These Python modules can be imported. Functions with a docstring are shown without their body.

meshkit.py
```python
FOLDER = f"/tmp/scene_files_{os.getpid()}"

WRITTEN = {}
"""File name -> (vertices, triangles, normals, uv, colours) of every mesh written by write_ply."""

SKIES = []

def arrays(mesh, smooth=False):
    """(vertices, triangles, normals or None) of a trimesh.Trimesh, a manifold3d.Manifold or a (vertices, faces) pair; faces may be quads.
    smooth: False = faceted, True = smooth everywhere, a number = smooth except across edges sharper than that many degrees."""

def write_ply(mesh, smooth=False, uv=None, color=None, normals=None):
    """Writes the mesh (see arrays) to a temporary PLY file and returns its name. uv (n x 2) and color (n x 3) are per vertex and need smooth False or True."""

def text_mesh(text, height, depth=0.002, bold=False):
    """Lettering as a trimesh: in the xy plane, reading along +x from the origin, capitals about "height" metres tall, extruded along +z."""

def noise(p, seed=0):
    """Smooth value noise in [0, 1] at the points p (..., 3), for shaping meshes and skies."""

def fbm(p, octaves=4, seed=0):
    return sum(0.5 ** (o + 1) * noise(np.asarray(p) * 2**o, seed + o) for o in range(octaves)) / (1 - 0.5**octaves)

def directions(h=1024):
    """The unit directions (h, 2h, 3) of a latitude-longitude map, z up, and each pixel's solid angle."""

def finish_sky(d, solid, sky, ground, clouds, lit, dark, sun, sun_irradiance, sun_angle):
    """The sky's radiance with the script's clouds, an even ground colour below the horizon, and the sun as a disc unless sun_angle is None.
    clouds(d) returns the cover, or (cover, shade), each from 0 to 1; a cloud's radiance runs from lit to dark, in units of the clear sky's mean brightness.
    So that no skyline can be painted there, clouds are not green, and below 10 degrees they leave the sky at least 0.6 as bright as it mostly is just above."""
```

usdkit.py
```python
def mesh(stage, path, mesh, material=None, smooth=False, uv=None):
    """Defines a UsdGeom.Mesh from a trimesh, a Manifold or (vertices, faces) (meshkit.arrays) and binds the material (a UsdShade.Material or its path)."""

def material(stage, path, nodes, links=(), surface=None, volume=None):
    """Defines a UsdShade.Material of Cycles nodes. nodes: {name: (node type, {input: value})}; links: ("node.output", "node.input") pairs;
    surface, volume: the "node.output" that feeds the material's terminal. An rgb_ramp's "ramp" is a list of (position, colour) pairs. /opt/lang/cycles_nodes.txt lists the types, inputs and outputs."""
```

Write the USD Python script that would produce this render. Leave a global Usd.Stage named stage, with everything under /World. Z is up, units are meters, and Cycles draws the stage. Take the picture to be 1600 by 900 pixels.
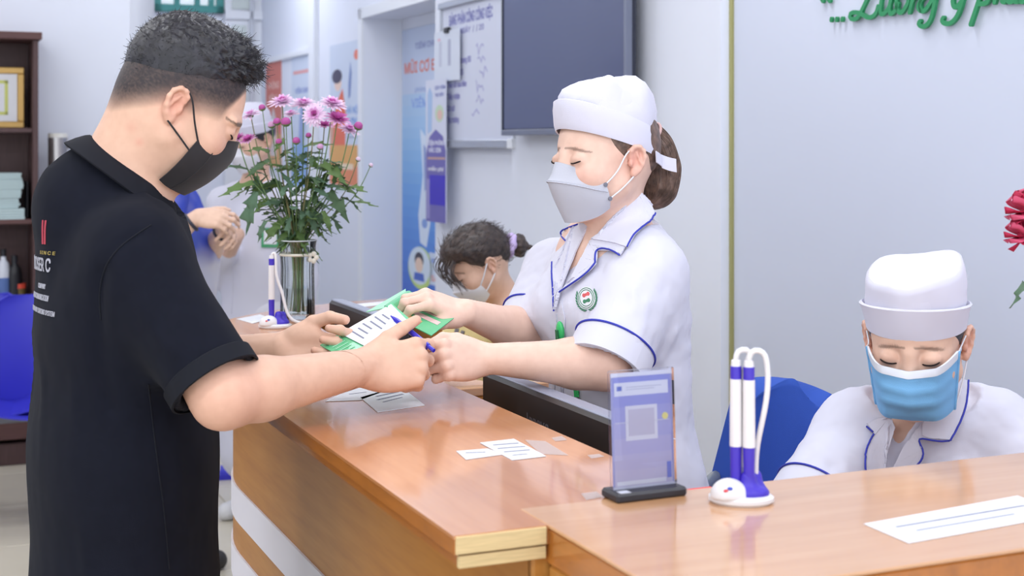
import math, random
import numpy as np, trimesh, usdkit, meshkit
from pxr import Usd, UsdGeom, UsdLux, UsdShade, Gf, Sdf, Vt
from shapely.geometry import Polygon, LineString, Point, box as sbox
from shapely import affinity
from scipy.spatial import cKDTree
from scipy.interpolate import CubicSpline

stage = Usd.Stage.CreateInMemory()
UsdGeom.SetStageUpAxis(stage, 'Z'); UsdGeom.SetStageMetersPerUnit(stage, 1.0)
UsdGeom.Xform.Define(stage, '/World'); UsdGeom.Scope.Define(stage, '/World/Looks')
rng = np.random.default_rng(7)
# ------------------------------------------------------------------ camera
FPX, CX, HZ, EYE = 2200.0, 800.0, 228.0, 1.45      # focal length in pixels of a 1600 px wide frame, image centre, horizon row, eye height
cam = UsdGeom.Camera.Define(stage, '/World/camera')
cam.CreateHorizontalApertureAttr(36.0); cam.CreateVerticalApertureAttr(20.25)
cam.CreateFocalLengthAttr(36.0 * FPX / 1600)
cam.CreateVerticalApertureOffsetAttr(-(450 - HZ) * 36.0 / 1600)
cam.CreateClippingRangeAttr(Gf.Vec2f(0.05, 1000))
cam.CreateFStopAttr(6.3); cam.CreateFocusDistanceAttr(2.45)
cam.CreateExposureAttr(-0.12)
xf = UsdGeom.Xformable(cam); xf.AddTranslateOp().Set(Gf.Vec3d(0, 0, EYE)); xf.AddRotateXOp().Set(90.0)
# ------------------------------------------------------------------ light: ceiling fluorescents and daylight through the open front
dome = UsdLux.DomeLight.Define(stage, '/World/sky_light')
dome.CreateIntensityAttr(0.7); dome.CreateColorAttr(Gf.Vec3f(0.86, 0.92, 1.0))
TH = math.atan2(0.3964, 0.9181); CT, ST = math.cos(TH), math.sin(TH)
def B(x, y, z=0.0):
    """building frame: x across the desk towards the long wall, y along the desk away from the camera"""
    return np.array([CT * x - ST * y, ST * x + CT * y, z])
def lamp(i, x, y, w=1.2, d=0.35, power=1.0):
    L = UsdLux.RectLight.Define(stage, f'/World/ceiling_lamp_light_{i:03d}')
    L.CreateWidthAttr(w); L.CreateHeightAttr(d); L.CreateIntensityAttr(11.0 * power); L.CreateColorAttr(Gf.Vec3f(0.94, 0.96, 1.0))
    p = B(x, y, 2.93); X = UsdGeom.Xformable(L); X.AddTranslateOp().Set(Gf.Vec3d(*p)); X.AddRotateZOp().Set(math.degrees(TH))
LAMPS = [(x, y) for x in (-2.4, -0.5, 1.45) for y in (-0.6, 1.2, 3.0, 4.8, 6.6)] + [(1.7, 8.4)]
for i, (x, y) in enumerate(LAMPS): lamp(i, x, y, power=0.6 if 4 < y < 8 else 1.0)

# ------------------------------------------------------------------ helpers
def W(u, v, y): return np.array([(u - CX) * y / FPX, y, EYE + (HZ - v) * y / FPX])
def lin(c):
    c = np.asarray(c, float) / (255.0 if np.max(c) > 1.001 else 1.0)
    return np.where(c <= 0.04045, c / 12.92, ((c + 0.055) / 1.055) ** 2.4)
def unit(v):
    v = np.asarray(v, float); return v / (np.linalg.norm(v) + 1e-12)
used = {}
def path_for(name, parent=None):
    base = '/World' if parent is None else str(parent.GetPath())
    k = (base, name); used[k] = used.get(k, -1) + 1
    return f'{base}/{name}' if used[k] == 0 else f'{base}/{name}_{used[k]:03d}'
def tag(p, label=None, cat=None, group=None, kind=None):
    if hasattr(p, 'GetPrim'): p = p.GetPrim()
    for k, v in (('label', label), ('category', cat), ('group', group), ('kind', kind)):
        if v: p.SetCustomDataByKey(k, v)
    return p
def thing(name, label, cat, loc=(0, 0, 0), rz=0.0, group=None):
    x = UsdGeom.Xform.Define(stage, path_for(name))
    x.AddTranslateOp().Set(Gf.Vec3d(*map(float, loc)))
    if rz: x.AddRotateZOp().Set(math.degrees(rz))
    return tag(x, label, cat, group)
def copy_of(src, loc, rz=0.0, label=None, group=None, cat=None):
    was = src.GetCustomData()
    r = thing(src.GetName().rstrip('0123456789').rstrip('_'), label or was.get('label'), cat or was['category'], loc, rz, group or was.get('group'))
    r.GetReferences().AddInternalReference(src.GetPath()); r.SetInstanceable(True)
    return r
def origin(parent):
    """world location and turn of a parent Xform, so that parts may be given in world coordinates"""
    m = np.array(UsdGeom.Xformable(parent).GetLocalTransformation()).T
    return m
def obj(name, mesh, m, parent=None, smooth=False, col=None, nor=None, kind=None, label=None, world=True, cat=None, group=None):
    """mesh in world coordinates (or the parent's when world=False) as one Mesh prim"""
    v, f, n = meshkit.arrays(mesh, smooth)
    if nor is not None: n = nor
    if parent is not None and world:
        M = np.eye(4); q = parent
        while str(q.GetPath()) != '/World':
            if q.IsA(UsdGeom.Xformable) and not q.IsA(UsdGeom.Mesh): M = origin(q) @ M
            q = q.GetParent()
        I = np.linalg.inv(M); v = v @ I[:3, :3].T + I[:3, 3]
        if n is not None: n = n @ I[:3, :3].T
    g = UsdGeom.Mesh.Define(stage, path_for(name, parent))
    g.CreatePointsAttr(Vt.Vec3fArray.FromNumpy(v.astype(np.float32)))
    g.CreateFaceVertexCountsAttr(Vt.IntArray.FromNumpy(np.full(len(f), 3, np.int32)))
    g.CreateFaceVertexIndicesAttr(Vt.IntArray.FromNumpy(f.astype(np.int32).ravel()))
    g.CreateSubdivisionSchemeAttr('none')
    if n is not None:
        g.CreateNormalsAttr(Vt.Vec3fArray.FromNumpy(n.astype(np.float32))); g.SetNormalsInterpolation('vertex')
    if col is not None:
        UsdGeom.PrimvarsAPI(g).CreatePrimvar('Col', Sdf.ValueTypeNames.Color3fArray, 'vertex').Set(Vt.Vec3fArray.FromNumpy(np.asarray(col, np.float32)))
    if m is not None: UsdShade.MaterialBindingAPI.Apply(g.GetPrim()).Bind(m)
    return tag(g, label, cat, group, kind)
def struct(name, mesh, m, parent=None, smooth=False):
    return obj(name, mesh, m, parent, smooth, kind=None if parent is not None else 'structure')
def curves(name, strands, m, parent, w0=0.0006, w1=0.0002, kind='stuff', label=None):
    """hair strands in world coordinates"""
    M = origin(parent) if not parent.IsA(UsdGeom.Mesh) else origin(parent.GetParent())
    I = np.linalg.inv(M)
    c = UsdGeom.BasisCurves.Define(stage, path_for(name, parent))
    P = np.concatenate(strands); P = P @ I[:3, :3].T + I[:3, 3]
    c.CreatePointsAttr(Vt.Vec3fArray.FromNumpy(P.astype(np.float32)))
    c.CreateCurveVertexCountsAttr(Vt.IntArray([len(s) for s in strands]))
    c.CreateTypeAttr('linear')
    w = np.concatenate([np.linspace(w0, w1, len(s)) for s in strands])
    c.CreateWidthsAttr(Vt.FloatArray.FromNumpy(w.astype(np.float32))); c.SetWidthsInterpolation('vertex')
    UsdShade.MaterialBindingAPI.Apply(c.GetPrim()).Bind(m)
    return tag(c, label, None, None, kind)
MATS = {}
def mat(name, color, rough=0.5, spec=0.5, var=0.0, vscale=20.0, bump=0.0, bscale=200.0, coat=0.0, metal=0.0, sss=0.0, sheen=0.0, col=False, trans=0.0, emit=0.0, stretch=None, ior=1.5, col2=None, ramp=None, coat_rough=0.05, coat_ior=1.5):
    if name in MATS: return MATS[name]
    c = lin(color)
    nodes = {'p': ('principled_bsdf', {'base_color': c, 'roughness': rough, 'specular_ior_level': spec, 'metallic': metal, 'coat_weight': coat, 'coat_roughness': coat_rough, 'coat_ior': coat_ior, 'transmission_weight': trans, 'ior': ior, 'sheen_weight': sheen,
                                    'subsurface_weight': sss, 'subsurface_scale': 0.006, 'subsurface_radius': (1.0, 0.35, 0.2)})}
    links = []
    if emit: nodes['p'][1].update({'emission_color': c, 'emission_strength': emit})
    if var or bump: nodes['g'] = ('texture_coordinate', {})
    src = 'g.object'
    if stretch is not None:
        nodes['g'] = ('texture_coordinate', {}); nodes['mp'] = ('mapping', {'scale': stretch, 'rotation': (0, 0, -TH)}); links.append(('g.object', 'mp.vector')); src = 'mp.vector'
    out = None
    if col:
        nodes['a'] = ('attribute', {'attribute': 'Col'}); out = 'a.color'
    if var:
        nodes['n'] = ('noise_texture', {'scale': vscale, 'detail': 4.0, 'roughness': 0.6}); links.append((src, 'n.vector'))
        if col:
            nodes['r'] = ('rgb_ramp', {'ramp': [(0.25, np.clip(np.ones(3) * (1 - var), 0, 1)), (0.75, np.ones(3))]}); links.append(('n.fac', 'r.fac'))
            nodes['mx'] = ('mix', {'mix_type': 'multiply', 'fac': 1.0}); links += [(out, 'mx.color1'), ('r.color', 'mx.color2')]; out = 'mx.color'
        else:
            b = lin(col2) if col2 is not None else np.clip(c * (1 - var), 0, 1)
            nodes['r'] = ('rgb_ramp', {'ramp': ramp if ramp else [(0.3, b), (0.7, c)]}); links.append(('n.fac', 'r.fac')); out = 'r.color'
    if out: links.append((out, 'p.base_color'))
    if bump:
        nodes['n2'] = ('noise_texture', {'scale': bscale, 'detail': 3.0}); links.append((src, 'n2.vector'))
        nodes['bp'] = ('bump', {'strength': bump, 'distance': 0.002}); links += [('n2.fac', 'bp.height'), ('bp.normal', 'p.normal')]
    MATS[name] = usdkit.material(stage, f'/World/Looks/{name}', nodes, links, surface='p.BSDF')
    return MATS[name]
def pane(name, tint=(1, 1, 1), rough=0.0):
    if name in MATS: return MATS[name]
    MATS[name] = usdkit.material(stage, f'/World/Looks/{name}', {'t': ('transparent_bsdf', {'color': tint}), 'g': ('glossy_bsdf', {'roughness': rough, 'color': (1, 1, 1)}), 'f': ('fresnel', {'IOR': 1.45}), 'm': ('mix_closure', {})},
        [('f.fac', 'm.fac'), ('t.BSDF', 'm.closure1'), ('g.BSDF', 'm.closure2')], surface='m.closure')
    return MATS[name]
# ---- mesh builders
cat = trimesh.util.concatenate
def bev_box(x0, x1, y0, y1, z0, z1, b=0.003):
    b = min(b, abs(x1 - x0) / 2.01, abs(y1 - y0) / 2.01, abs(z1 - z0) / 2.01)
    pts = []
    for x, sx in ((x0, 1), (x1, -1)):
        for y, sy in ((y0, 1), (y1, -1)):
            for z, sz in ((z0, 1), (z1, -1)):
                pts += [(x + sx * b, y + sy * b, z), (x + sx * b, y, z + sz * b), (x, y + sy * b, z + sz * b)]
    return trimesh.convex.convex_hull(np.array(pts))
def toB(m):
    """a mesh given in building coordinates, in world coordinates"""
    m = m.copy(); v = m.vertices.copy()
    m.vertices = np.stack([CT * v[:, 0] - ST * v[:, 1], ST * v[:, 0] + CT * v[:, 1], v[:, 2]], 1); return m
def bbox(x0, x1, y0, y1, z0, z1, b=0.003): return toB(bev_box(x0, x1, y0, y1, z0, z1, b))
def tube(pts, r, n=8, caps=True):
    p = np.asarray(pts, float); r = np.broadcast_to(r, (len(p),))
    t = np.gradient(p, axis=0); t /= np.linalg.norm(t, axis=1, keepdims=True) + 1e-12
    a = np.cross(t[0], [0, 0, 1.0] if abs(t[0, 2]) < 0.9 else [1.0, 0, 0]); a = unit(a); A = []
    for k in range(len(p)):
        a = unit(a - np.dot(a, t[k]) * t[k]); A.append(a)
    A = np.array(A); Bv = np.cross(t, A); ang = np.arange(n) * 2 * np.pi / n
    v = p[:, None] + r[:, None, None] * (np.cos(ang)[None, :, None] * A[:, None] + np.sin(ang)[None, :, None] * Bv[:, None])
    i, j = np.meshgrid(np.arange(len(p) - 1), np.arange(n), indexing='ij')
    q = np.stack([i * n + j, i * n + (j + 1) % n, (i + 1) * n + (j + 1) % n, (i + 1) * n + j], -1).reshape(-1, 4)
    f = np.vstack([q[:, [0, 1, 2]], q[:, [0, 2, 3]]]); v = v.reshape(-1, 3)
    if caps:
        c0, c1 = len(v), len(v) + 1; v = np.vstack([v, p[:1], p[-1:]]); L = (len(p) - 1) * n; j = np.arange(n)
        f = np.vstack([f, np.stack([np.full(n, c0), (j + 1) % n, j], 1), np.stack([np.full(n, c1), L + j, L + (j + 1) % n], 1)])
    return trimesh.Trimesh(v, f, process=False)
def lathe(profile, n=32, loc=(0, 0, 0)):
    m = trimesh.creation.revolve(np.asarray(profile, float), sections=n); m.apply_translation(loc); return m
def prism(poly, z0, z1):
    m = trimesh.creation.extrude_polygon(poly, z1 - z0, engine='earcut'); m.apply_translation((0, 0, z0)); return m
def basis(o, x, y, z):
    M = np.eye(4); M[:3, 0], M[:3, 1], M[:3, 2], M[:3, 3] = x, y, z, o; return M
def xform(m, M): m = m.copy(); m.apply_transform(M); return m
def frame(fwd, up):
    f = unit(fwd); l = unit(np.cross(up, f)); u = np.cross(f, l); return np.stack([f, l, u], 1)     # columns forward, left, up
def spline(pts, n=40, closed=False):
    p = np.asarray(pts, float); t = np.r_[0, np.cumsum(np.linalg.norm(np.diff(p, axis=0), axis=1) + 1e-9)]
    return CubicSpline(t, p, bc_type='natural')(np.linspace(0, t[-1], n))
def grid_mesh(P):
    """(rows, cols, 3) points as a sheet"""
    r, c = P.shape[:2]; i, j = np.meshgrid(np.arange(r - 1), np.arange(c - 1), indexing='ij')
    q = np.stack([i * c + j, i * c + j + 1, (i + 1) * c + j + 1, (i + 1) * c + j], -1).reshape(-1, 4)
    return trimesh.Trimesh(P.reshape(-1, 3), np.vstack([q[:, [0, 1, 2]], q[:, [0, 2, 3]]]), process=False)
def thick_sheet(P, t, normals=None):
    """a sheet of points given a thickness: front, back and rim"""
    r, c = P.shape[:2]
    if normals is None:
        du = np.gradient(P, axis=1); dv = np.gradient(P, axis=0); n = np.cross(du, dv); n /= np.linalg.norm(n, axis=2, keepdims=True) + 1e-12
    else: n = normals
    F, K = P, P - n * t; a = grid_mesh(F); b = grid_mesh(K); b.faces = b.faces[:, ::-1]
    N = r * c; id_ = np.arange(N).reshape(r, c); rim = np.r_[id_[0, :], id_[1:, -1], id_[-1, -2::-1], id_[-2:0:-1, 0]]; nx = np.roll(rim, -1)
    side = np.vstack([np.stack([rim, rim + N, nx + N], 1), np.stack([rim, nx + N, nx], 1)])
    return trimesh.Trimesh(np.vstack([a.vertices, b.vertices]), np.vstack([a.faces, b.faces + N, side]), process=False)

# ------------------------------------------------------------------ bodies as distance fields, meshed by surface nets
def nrm(a): return np.sqrt(np.einsum('ij,ij->i', a, a))
def smin(a, b, k):
    h = np.maximum(k - np.abs(a - b), 0) / k; return np.minimum(a, b) - h * h * k * 0.25
class Body:
    def __init__(s): s.items = []
    def add(s, op, fn, c, r, k): s.items.append((op, fn, np.asarray(c, float), float(r), float(k))); return s
    def cone(s, a, b, ra, rb, k=0.02, op='u'):
        a, b = np.asarray(a, float), np.asarray(b, float); ab = b - a; L2 = ab @ ab + 1e-12
        def fn(p):
            d = p - a; t = np.clip(d @ ab / L2, 0, 1); return nrm(d - t[:, None] * ab) - (ra + t * (rb - ra))
        return s.add(op, fn, (a + b) / 2, math.sqrt(L2) / 2 + max(ra, rb), k)
    def limb(s, a, b, ra, rb, side, k=0.02, op='u'):
        """tapered limb of elliptical section: ra, rb = (half width along side, half depth)"""
        a, b = np.asarray(a, float), np.asarray(b, float); ab = b - a; L = np.linalg.norm(ab); w = ab / L
        u = unit(np.asarray(side, float) - np.dot(side, w) * w); v = np.cross(w, u); ra, rb = np.asarray(ra, float), np.asarray(rb, float)
        def fn(p):
            d = p - a; h = d @ w; t = np.clip(h / L, 0, 1); q = np.stack([d @ u, d @ v, h - t * L], 1); r = ra + t[:, None] * (rb - ra); r = np.concatenate([r, r.mean(1, keepdims=True)], 1)
            q = q / r; k0 = nrm(q); k1 = nrm(q / r) + 1e-9
            return np.where(k0 < 1e-6, -r.min(1), k0 * (k0 - 1) / k1)
        return s.add(op, fn, (a + b) / 2, L / 2 + max(ra.max(), rb.max()), k)
    def ell(s, c, r, R=None, k=0.02, op='u'):
        c, r = np.asarray(c, float), np.asarray(r, float); R = np.eye(3) if R is None else R
        def fn(p):
            q = (p - c) @ R; q = q / r; k0 = nrm(q); k1 = nrm(q / r) + 1e-9
            return np.where(k0 < 1e-6, -r.min(), k0 * (k0 - 1) / k1)
        return s.add(op, fn, c, r.max(), k)
    def cut(s, o, n, k=0.002):
        """take away everything on the side of the plane that n points to"""
        o, n = np.asarray(o, float), unit(n)
        return s.add('i', lambda p: (p - o) @ n, o, 1e3, k)
    def cutin(s, o, n, c, r, k=0.002):
        """the same, only inside the ball c, r"""
        o, n, c = np.asarray(o, float), unit(n), np.asarray(c, float)
        return s.add('s', lambda p: np.maximum(-((p - o) @ n), np.linalg.norm(p - c, axis=1) - r), c, r, k)
    def sub(s, o, k=.02):
        us = [(c, r) for op, f, c, r, kk in o.items if op == 'u']; lo = np.min([c - r for c, r in us], 0); hi = np.max([c + r for c, r in us], 0)
        return s.add('u', o.ev, (lo + hi) / 2, np.linalg.norm(hi - lo) / 2, k)
    def ev(s, p, items=None):
        d = np.full(len(p), 0.2)
        for op, fn, c, r, k in (s.items if items is None else items):
            e = fn(p)
            d = smin(d, e, k) if op == 'u' else -smin(-d, e, k) if op == 's' else -smin(-d, -e, k)
        return d
    def near(s, c, R):
        if getattr(s, '_n', -1) != len(s.items): s._n, s._c, s._r = len(s.items), np.array([i[2] for i in s.items]), np.array([i[3] + i[4] for i in s.items]) + 0.016
        d = s._c - c; return [s.items[i] for i in np.flatnonzero(np.sqrt(np.einsum('ij,ij->i', d, d)) < s._r + R)]
    def normals(s, V, cell=0.06, e=0.0012):
        """surface normals from the field itself, so that overlapping regions shade alike"""
        key = np.floor(V / cell).astype(np.int64); key = (key[:, 0] * 73856093) ^ (key[:, 1] * 19349663) ^ (key[:, 2] * 83492791); o = np.argsort(key, kind='stable'); cuts = np.flatnonzero(np.diff(key[o])) + 1; N = np.zeros_like(V)
        D = np.array([(1, -1, -1), (-1, -1, 1), (-1, 1, -1), (1, 1, 1)], float)
        for g in np.split(o, cuts):
            P = V[g]; c = P.mean(0); it = s.near(c, cell * .9); d = s.ev((P[None] + e * D[:, None]).reshape(-1, 3), it).reshape(4, -1); N[g] = d.T @ D
        L = np.linalg.norm(N, axis=1, keepdims=True); return N / np.maximum(L, 1e-12)
    def mesh(s, h, lo=None, hi=None, nb=10):
        if lo is None:
            us = [(c, r) for op, f, c, r, k in s.items if op == 'u']
            lo = np.min([c - r for c, r in us], 0) - 0.02; hi = np.max([c + r for c, r in us], 0) + 0.02
        lo, hi = np.asarray(lo, float), np.asarray(hi, float)
        nblk = np.maximum(np.ceil((hi - lo) / (h * nb)).astype(int), 1); n = nblk * nb + 1
        G = np.full(n, 0.2, np.float32); a = np.arange(nb + 1) * h
        loc = np.stack(np.meshgrid(a, a, a, indexing='ij'), -1).reshape(-1, 3); half = nb * h / 2; R = half * 1.7321
        idx = np.array(list(np.ndindex(*nblk))); cen = lo + idx * (nb * h) + half; d0s = s.ev(cen)
        for b, c, d0 in zip(idx, cen, d0s):
            i0 = b * nb; sl = tuple(slice(k, k + nb + 1) for k in i0)
            if abs(d0) > R * 1.3 + 0.006:
                if d0 < 0: G[sl] = np.float32(d0)
                continue
            items = s.near(c, R)
            if any(i[0] == 'u' for i in items): G[sl] = s.ev(c - half + loc, items).reshape(nb + 1, nb + 1, nb + 1)
        return nets(G, lo, h)
def nets(G, lo, h):
    S = G < 0; n = np.array(G.shape)
    c = [S[i:n[0] - 1 + i, j:n[1] - 1 + j, k:n[2] - 1 + k] for i in (0, 1) for j in (0, 1) for k in (0, 1)]
    any_ = np.logical_or.reduce(c); all_ = np.logical_and.reduce(c); act = np.argwhere(any_ & ~all_)
    idx = np.full(n - 1, -1, np.int32); idx[tuple(act.T)] = np.arange(len(act))
    off = np.array([(i, j, k) for i in (0, 1) for j in (0, 1) for k in (0, 1)])
    val = np.stack([G[tuple((act + o).T)] for o in off], 1); acc = np.zeros((len(act), 3)); cnt = np.zeros(len(act))
    for i in range(8):
        for j in range(i + 1, 8):
            if np.abs(off[i] - off[j]).sum() != 1: continue
            x = (val[:, i] < 0) != (val[:, j] < 0); t = np.where(x, val[:, i] / np.where(x, val[:, i] - val[:, j], 1), 0)
            acc += x[:, None] * (off[i] + t[:, None] * (off[j] - off[i])); cnt += x
    V = lo + h * (act + acc / np.maximum(cnt, 1)[:, None]); F = []
    for ax in range(3):
        e = [slice(0, n[k] - 1) if k == ax else slice(1, n[k] - 1) for k in range(3)]; e2 = list(e); e2[ax] = slice(1, n[ax])
        A, Bb = S[tuple(e)], S[tuple(e2)]; w = np.argwhere(A != Bb)
        if not len(w): continue
        base = w.copy()
        for k in range(3):
            if k != ax: base[:, k] += 1
        flip = A[tuple(w.T)]; u, v = (ax + 1) % 3, (ax + 2) % 3
        du, dv = np.zeros(3, int), np.zeros(3, int); du[u] = 1; dv[v] = 1
        q = np.stack([idx[tuple((base - x).T)] for x in (du + dv, dv, 0 * du, du)], 1)
        q[~flip] = q[~flip][:, ::-1]; q = q[(q >= 0).all(1)]; F += [q[:, [0, 1, 2]], q[:, [0, 2, 3]]]
    return trimesh.Trimesh(V, np.vstack(F) if F else np.zeros((0, 3), int), process=False)
def relax(m, it=2, lam=0.5):
    """a little smoothing of the vertices"""
    e = m.edges_unique; v = m.vertices.copy(); n = len(v)
    deg = np.bincount(e.ravel(), minlength=n).astype(float)
    for k in range(2 * it):
        s = np.stack([np.bincount(e[:, 0], v[e[:, 1], i], n) + np.bincount(e[:, 1], v[e[:, 0], i], n) for i in range(3)], 1)
        v = v + (lam if k % 2 == 0 else -lam * 1.04) * (s / np.maximum(deg, 1)[:, None] - v) * (deg > 0)[:, None]
    m.vertices = v; return m
def normals(m): return meshkit.arrays(m, True)[2]
def clip_mesh(m, o, n):
    """keep the faces on the side of the plane that n points away from"""
    k = ((m.vertices - o) @ unit(n)) < 0; f = m.faces[k[m.faces].all(1)]; return trimesh.Trimesh(m.vertices, f, process=False)
def folds(m, lines, scale=1.0):
    """push cloth along its normals: lines = (polyline, width, height)"""
    nn = normals(m); v = m.vertices; d = np.zeros(len(v))
    for pl, w, hgt in lines:
        q = spline(pl, 24); t = cKDTree(q).query(v)[0]; d += hgt * np.exp(-(t / w) ** 2)
    m.vertices = v + nn * (d * scale)[:, None]; return m
def wrinkle(m, amp, sc, seed=0, stretch=(1, 1, 1)):
    nn = normals(m); d = meshkit.fbm(m.vertices * np.asarray(stretch) * sc + 50, 3, seed) - 0.5
    m.vertices = m.vertices + nn * (d * 2 * amp)[:, None]; return m
JOIN = {}
def joined(ms):
    if isinstance(ms, trimesh.Trimesh): return ms
    if len(ms) == 1: return ms[0]
    k = tuple(id(x) for x in ms)
    if k not in JOIN: JOIN[k] = (cat(ms), ms)
    return JOIN[k][0]
def drape(meshes, pts, lift=0.001, eye=(0, 0, EYE), normal_lift=True):
    """points pushed along the line from eye onto the first surface it meets; returns points and normals"""
    m = joined(meshes); e = np.asarray(eye, float); pts = np.asarray(pts, float); d = pts - e; d /= np.linalg.norm(d, axis=1, keepdims=True)
    loc, ray, tri = m.ray.intersects_location(np.repeat(e[None], len(d), 0), d, multiple_hits=False)
    out = np.full(pts.shape, np.nan); nr = np.zeros(pts.shape); out[ray] = loc; nr[ray] = m.face_normals[tri]
    bad = np.isnan(out[:, 0])
    if bad.any() and not bad.all():
        ok = np.where(~bad)[0]; j = cKDTree(pts[ok]).query(pts[bad])[1]; dist = np.linalg.norm(out[ok[j]] - e, axis=1)
        out[bad] = e + d[bad] * dist[:, None]; nr[bad] = nr[ok[j]]
    nr *= np.where((nr * d).sum(1) > 0, -1, 1)[:, None]
    return out + nr * lift, nr
def patch(meshes, px, depth, lift=0.0012, thick=0.0012, step=3.0, eye=(0, 0, EYE), soft=0):
    """a thin piece of cloth or print of the given outline (pixels), lying on the surface behind it"""
    poly = Polygon(px).buffer(0); v, f = trimesh.creation.triangulate_polygon(poly.segmentize(step), engine='earcut')
    v, f = trimesh.remesh.subdivide_to_size(np.c_[v, np.zeros(len(v))], f, step * 1.6)
    P = np.array([W(x, y, depth) for x, y, _ in v]); F, nr = drape(meshes, P, lift, eye)
    t = trimesh.Trimesh(F, f, process=False); t.merge_vertices()
    if soft: relax(t, soft)
    nn = normals(t); e = np.array(eye)
    if ((t.triangles_center - e) * t.face_normals).sum() > 0: t.invert(); nn = -nn
    n = len(t.vertices); back = t.vertices - nn * thick
    ed = t.edges_sorted; u, inv, cnt = np.unique(ed, axis=0, return_inverse=True, return_counts=True); bd = t.edges[cnt[inv] == 1]
    side = np.vstack([np.stack([bd[:, 1], bd[:, 0], bd[:, 0] + n], 1), np.stack([bd[:, 1], bd[:, 0] + n, bd[:, 1] + n], 1)])
    return trimesh.Trimesh(np.vstack([t.vertices, back]), np.vstack([t.faces, t.faces[:, ::-1] + n, side]), process=False)
def piping(meshes, px, depth, r=0.0012, n=40, lift=0.0006, eye=(0, 0, EYE)):
    q = spline([(x, y, 0) for x, y in px], n); P, nr = drape(meshes, np.array([W(x, y, depth) for x, y, _ in q]), lift, eye)
    return tube(P, r, 6)
# ================================================================== ROOM
CZ = 1.03                                            # height of the counter top
def C(u, v, z=CZ):
    y = (EYE - z) * FPX / (v - HZ); return np.array([(u - CX) * y / FPX, y, z])
def inB(p): return np.array([CT * p[0] + ST * p[1], -ST * p[0] + CT * p[1], p[2]])
WX = 2.30
def on_wall(u, v, x=WX):
    """where the ray of a pixel meets the plane x = const of the building: distance along the wall and height"""
    t = (u - CX) / FPX; y = x / (CT * t + ST); return y * (CT - ST * t), EYE + (HZ - v) * y / FPX
m_wall = mat('white_wall_paint', (230, 234, 246), 0.55, 0.3, var=0.03, vscale=1.5, bump=0.08, bscale=60)
m_panel = mat('grey_wall_panel', (211, 217, 234), 0.35, 0.4, var=0.02, vscale=0.8)
m_white = mat('white_gloss_trim', (232, 235, 242), 0.4, 0.4)
m_ceil = mat('ceiling_white', (232, 233, 236), 0.8, 0.2)
m_gold = mat('olive_gold_strip', (170, 166, 112), 0.4, 0.5, metal=0.3)
m_floor = mat('pale_floor_tile', (214, 206, 188), 0.3, 0.5, var=0.08, vscale=3)
m_grout = mat('floor_grout', (176, 168, 150), 0.8, 0.2)
def slab(x0, x1, y0, y1, z0, z1): return bbox(x0, x1, y0, y1, z0, z1, 0.001)
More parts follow.
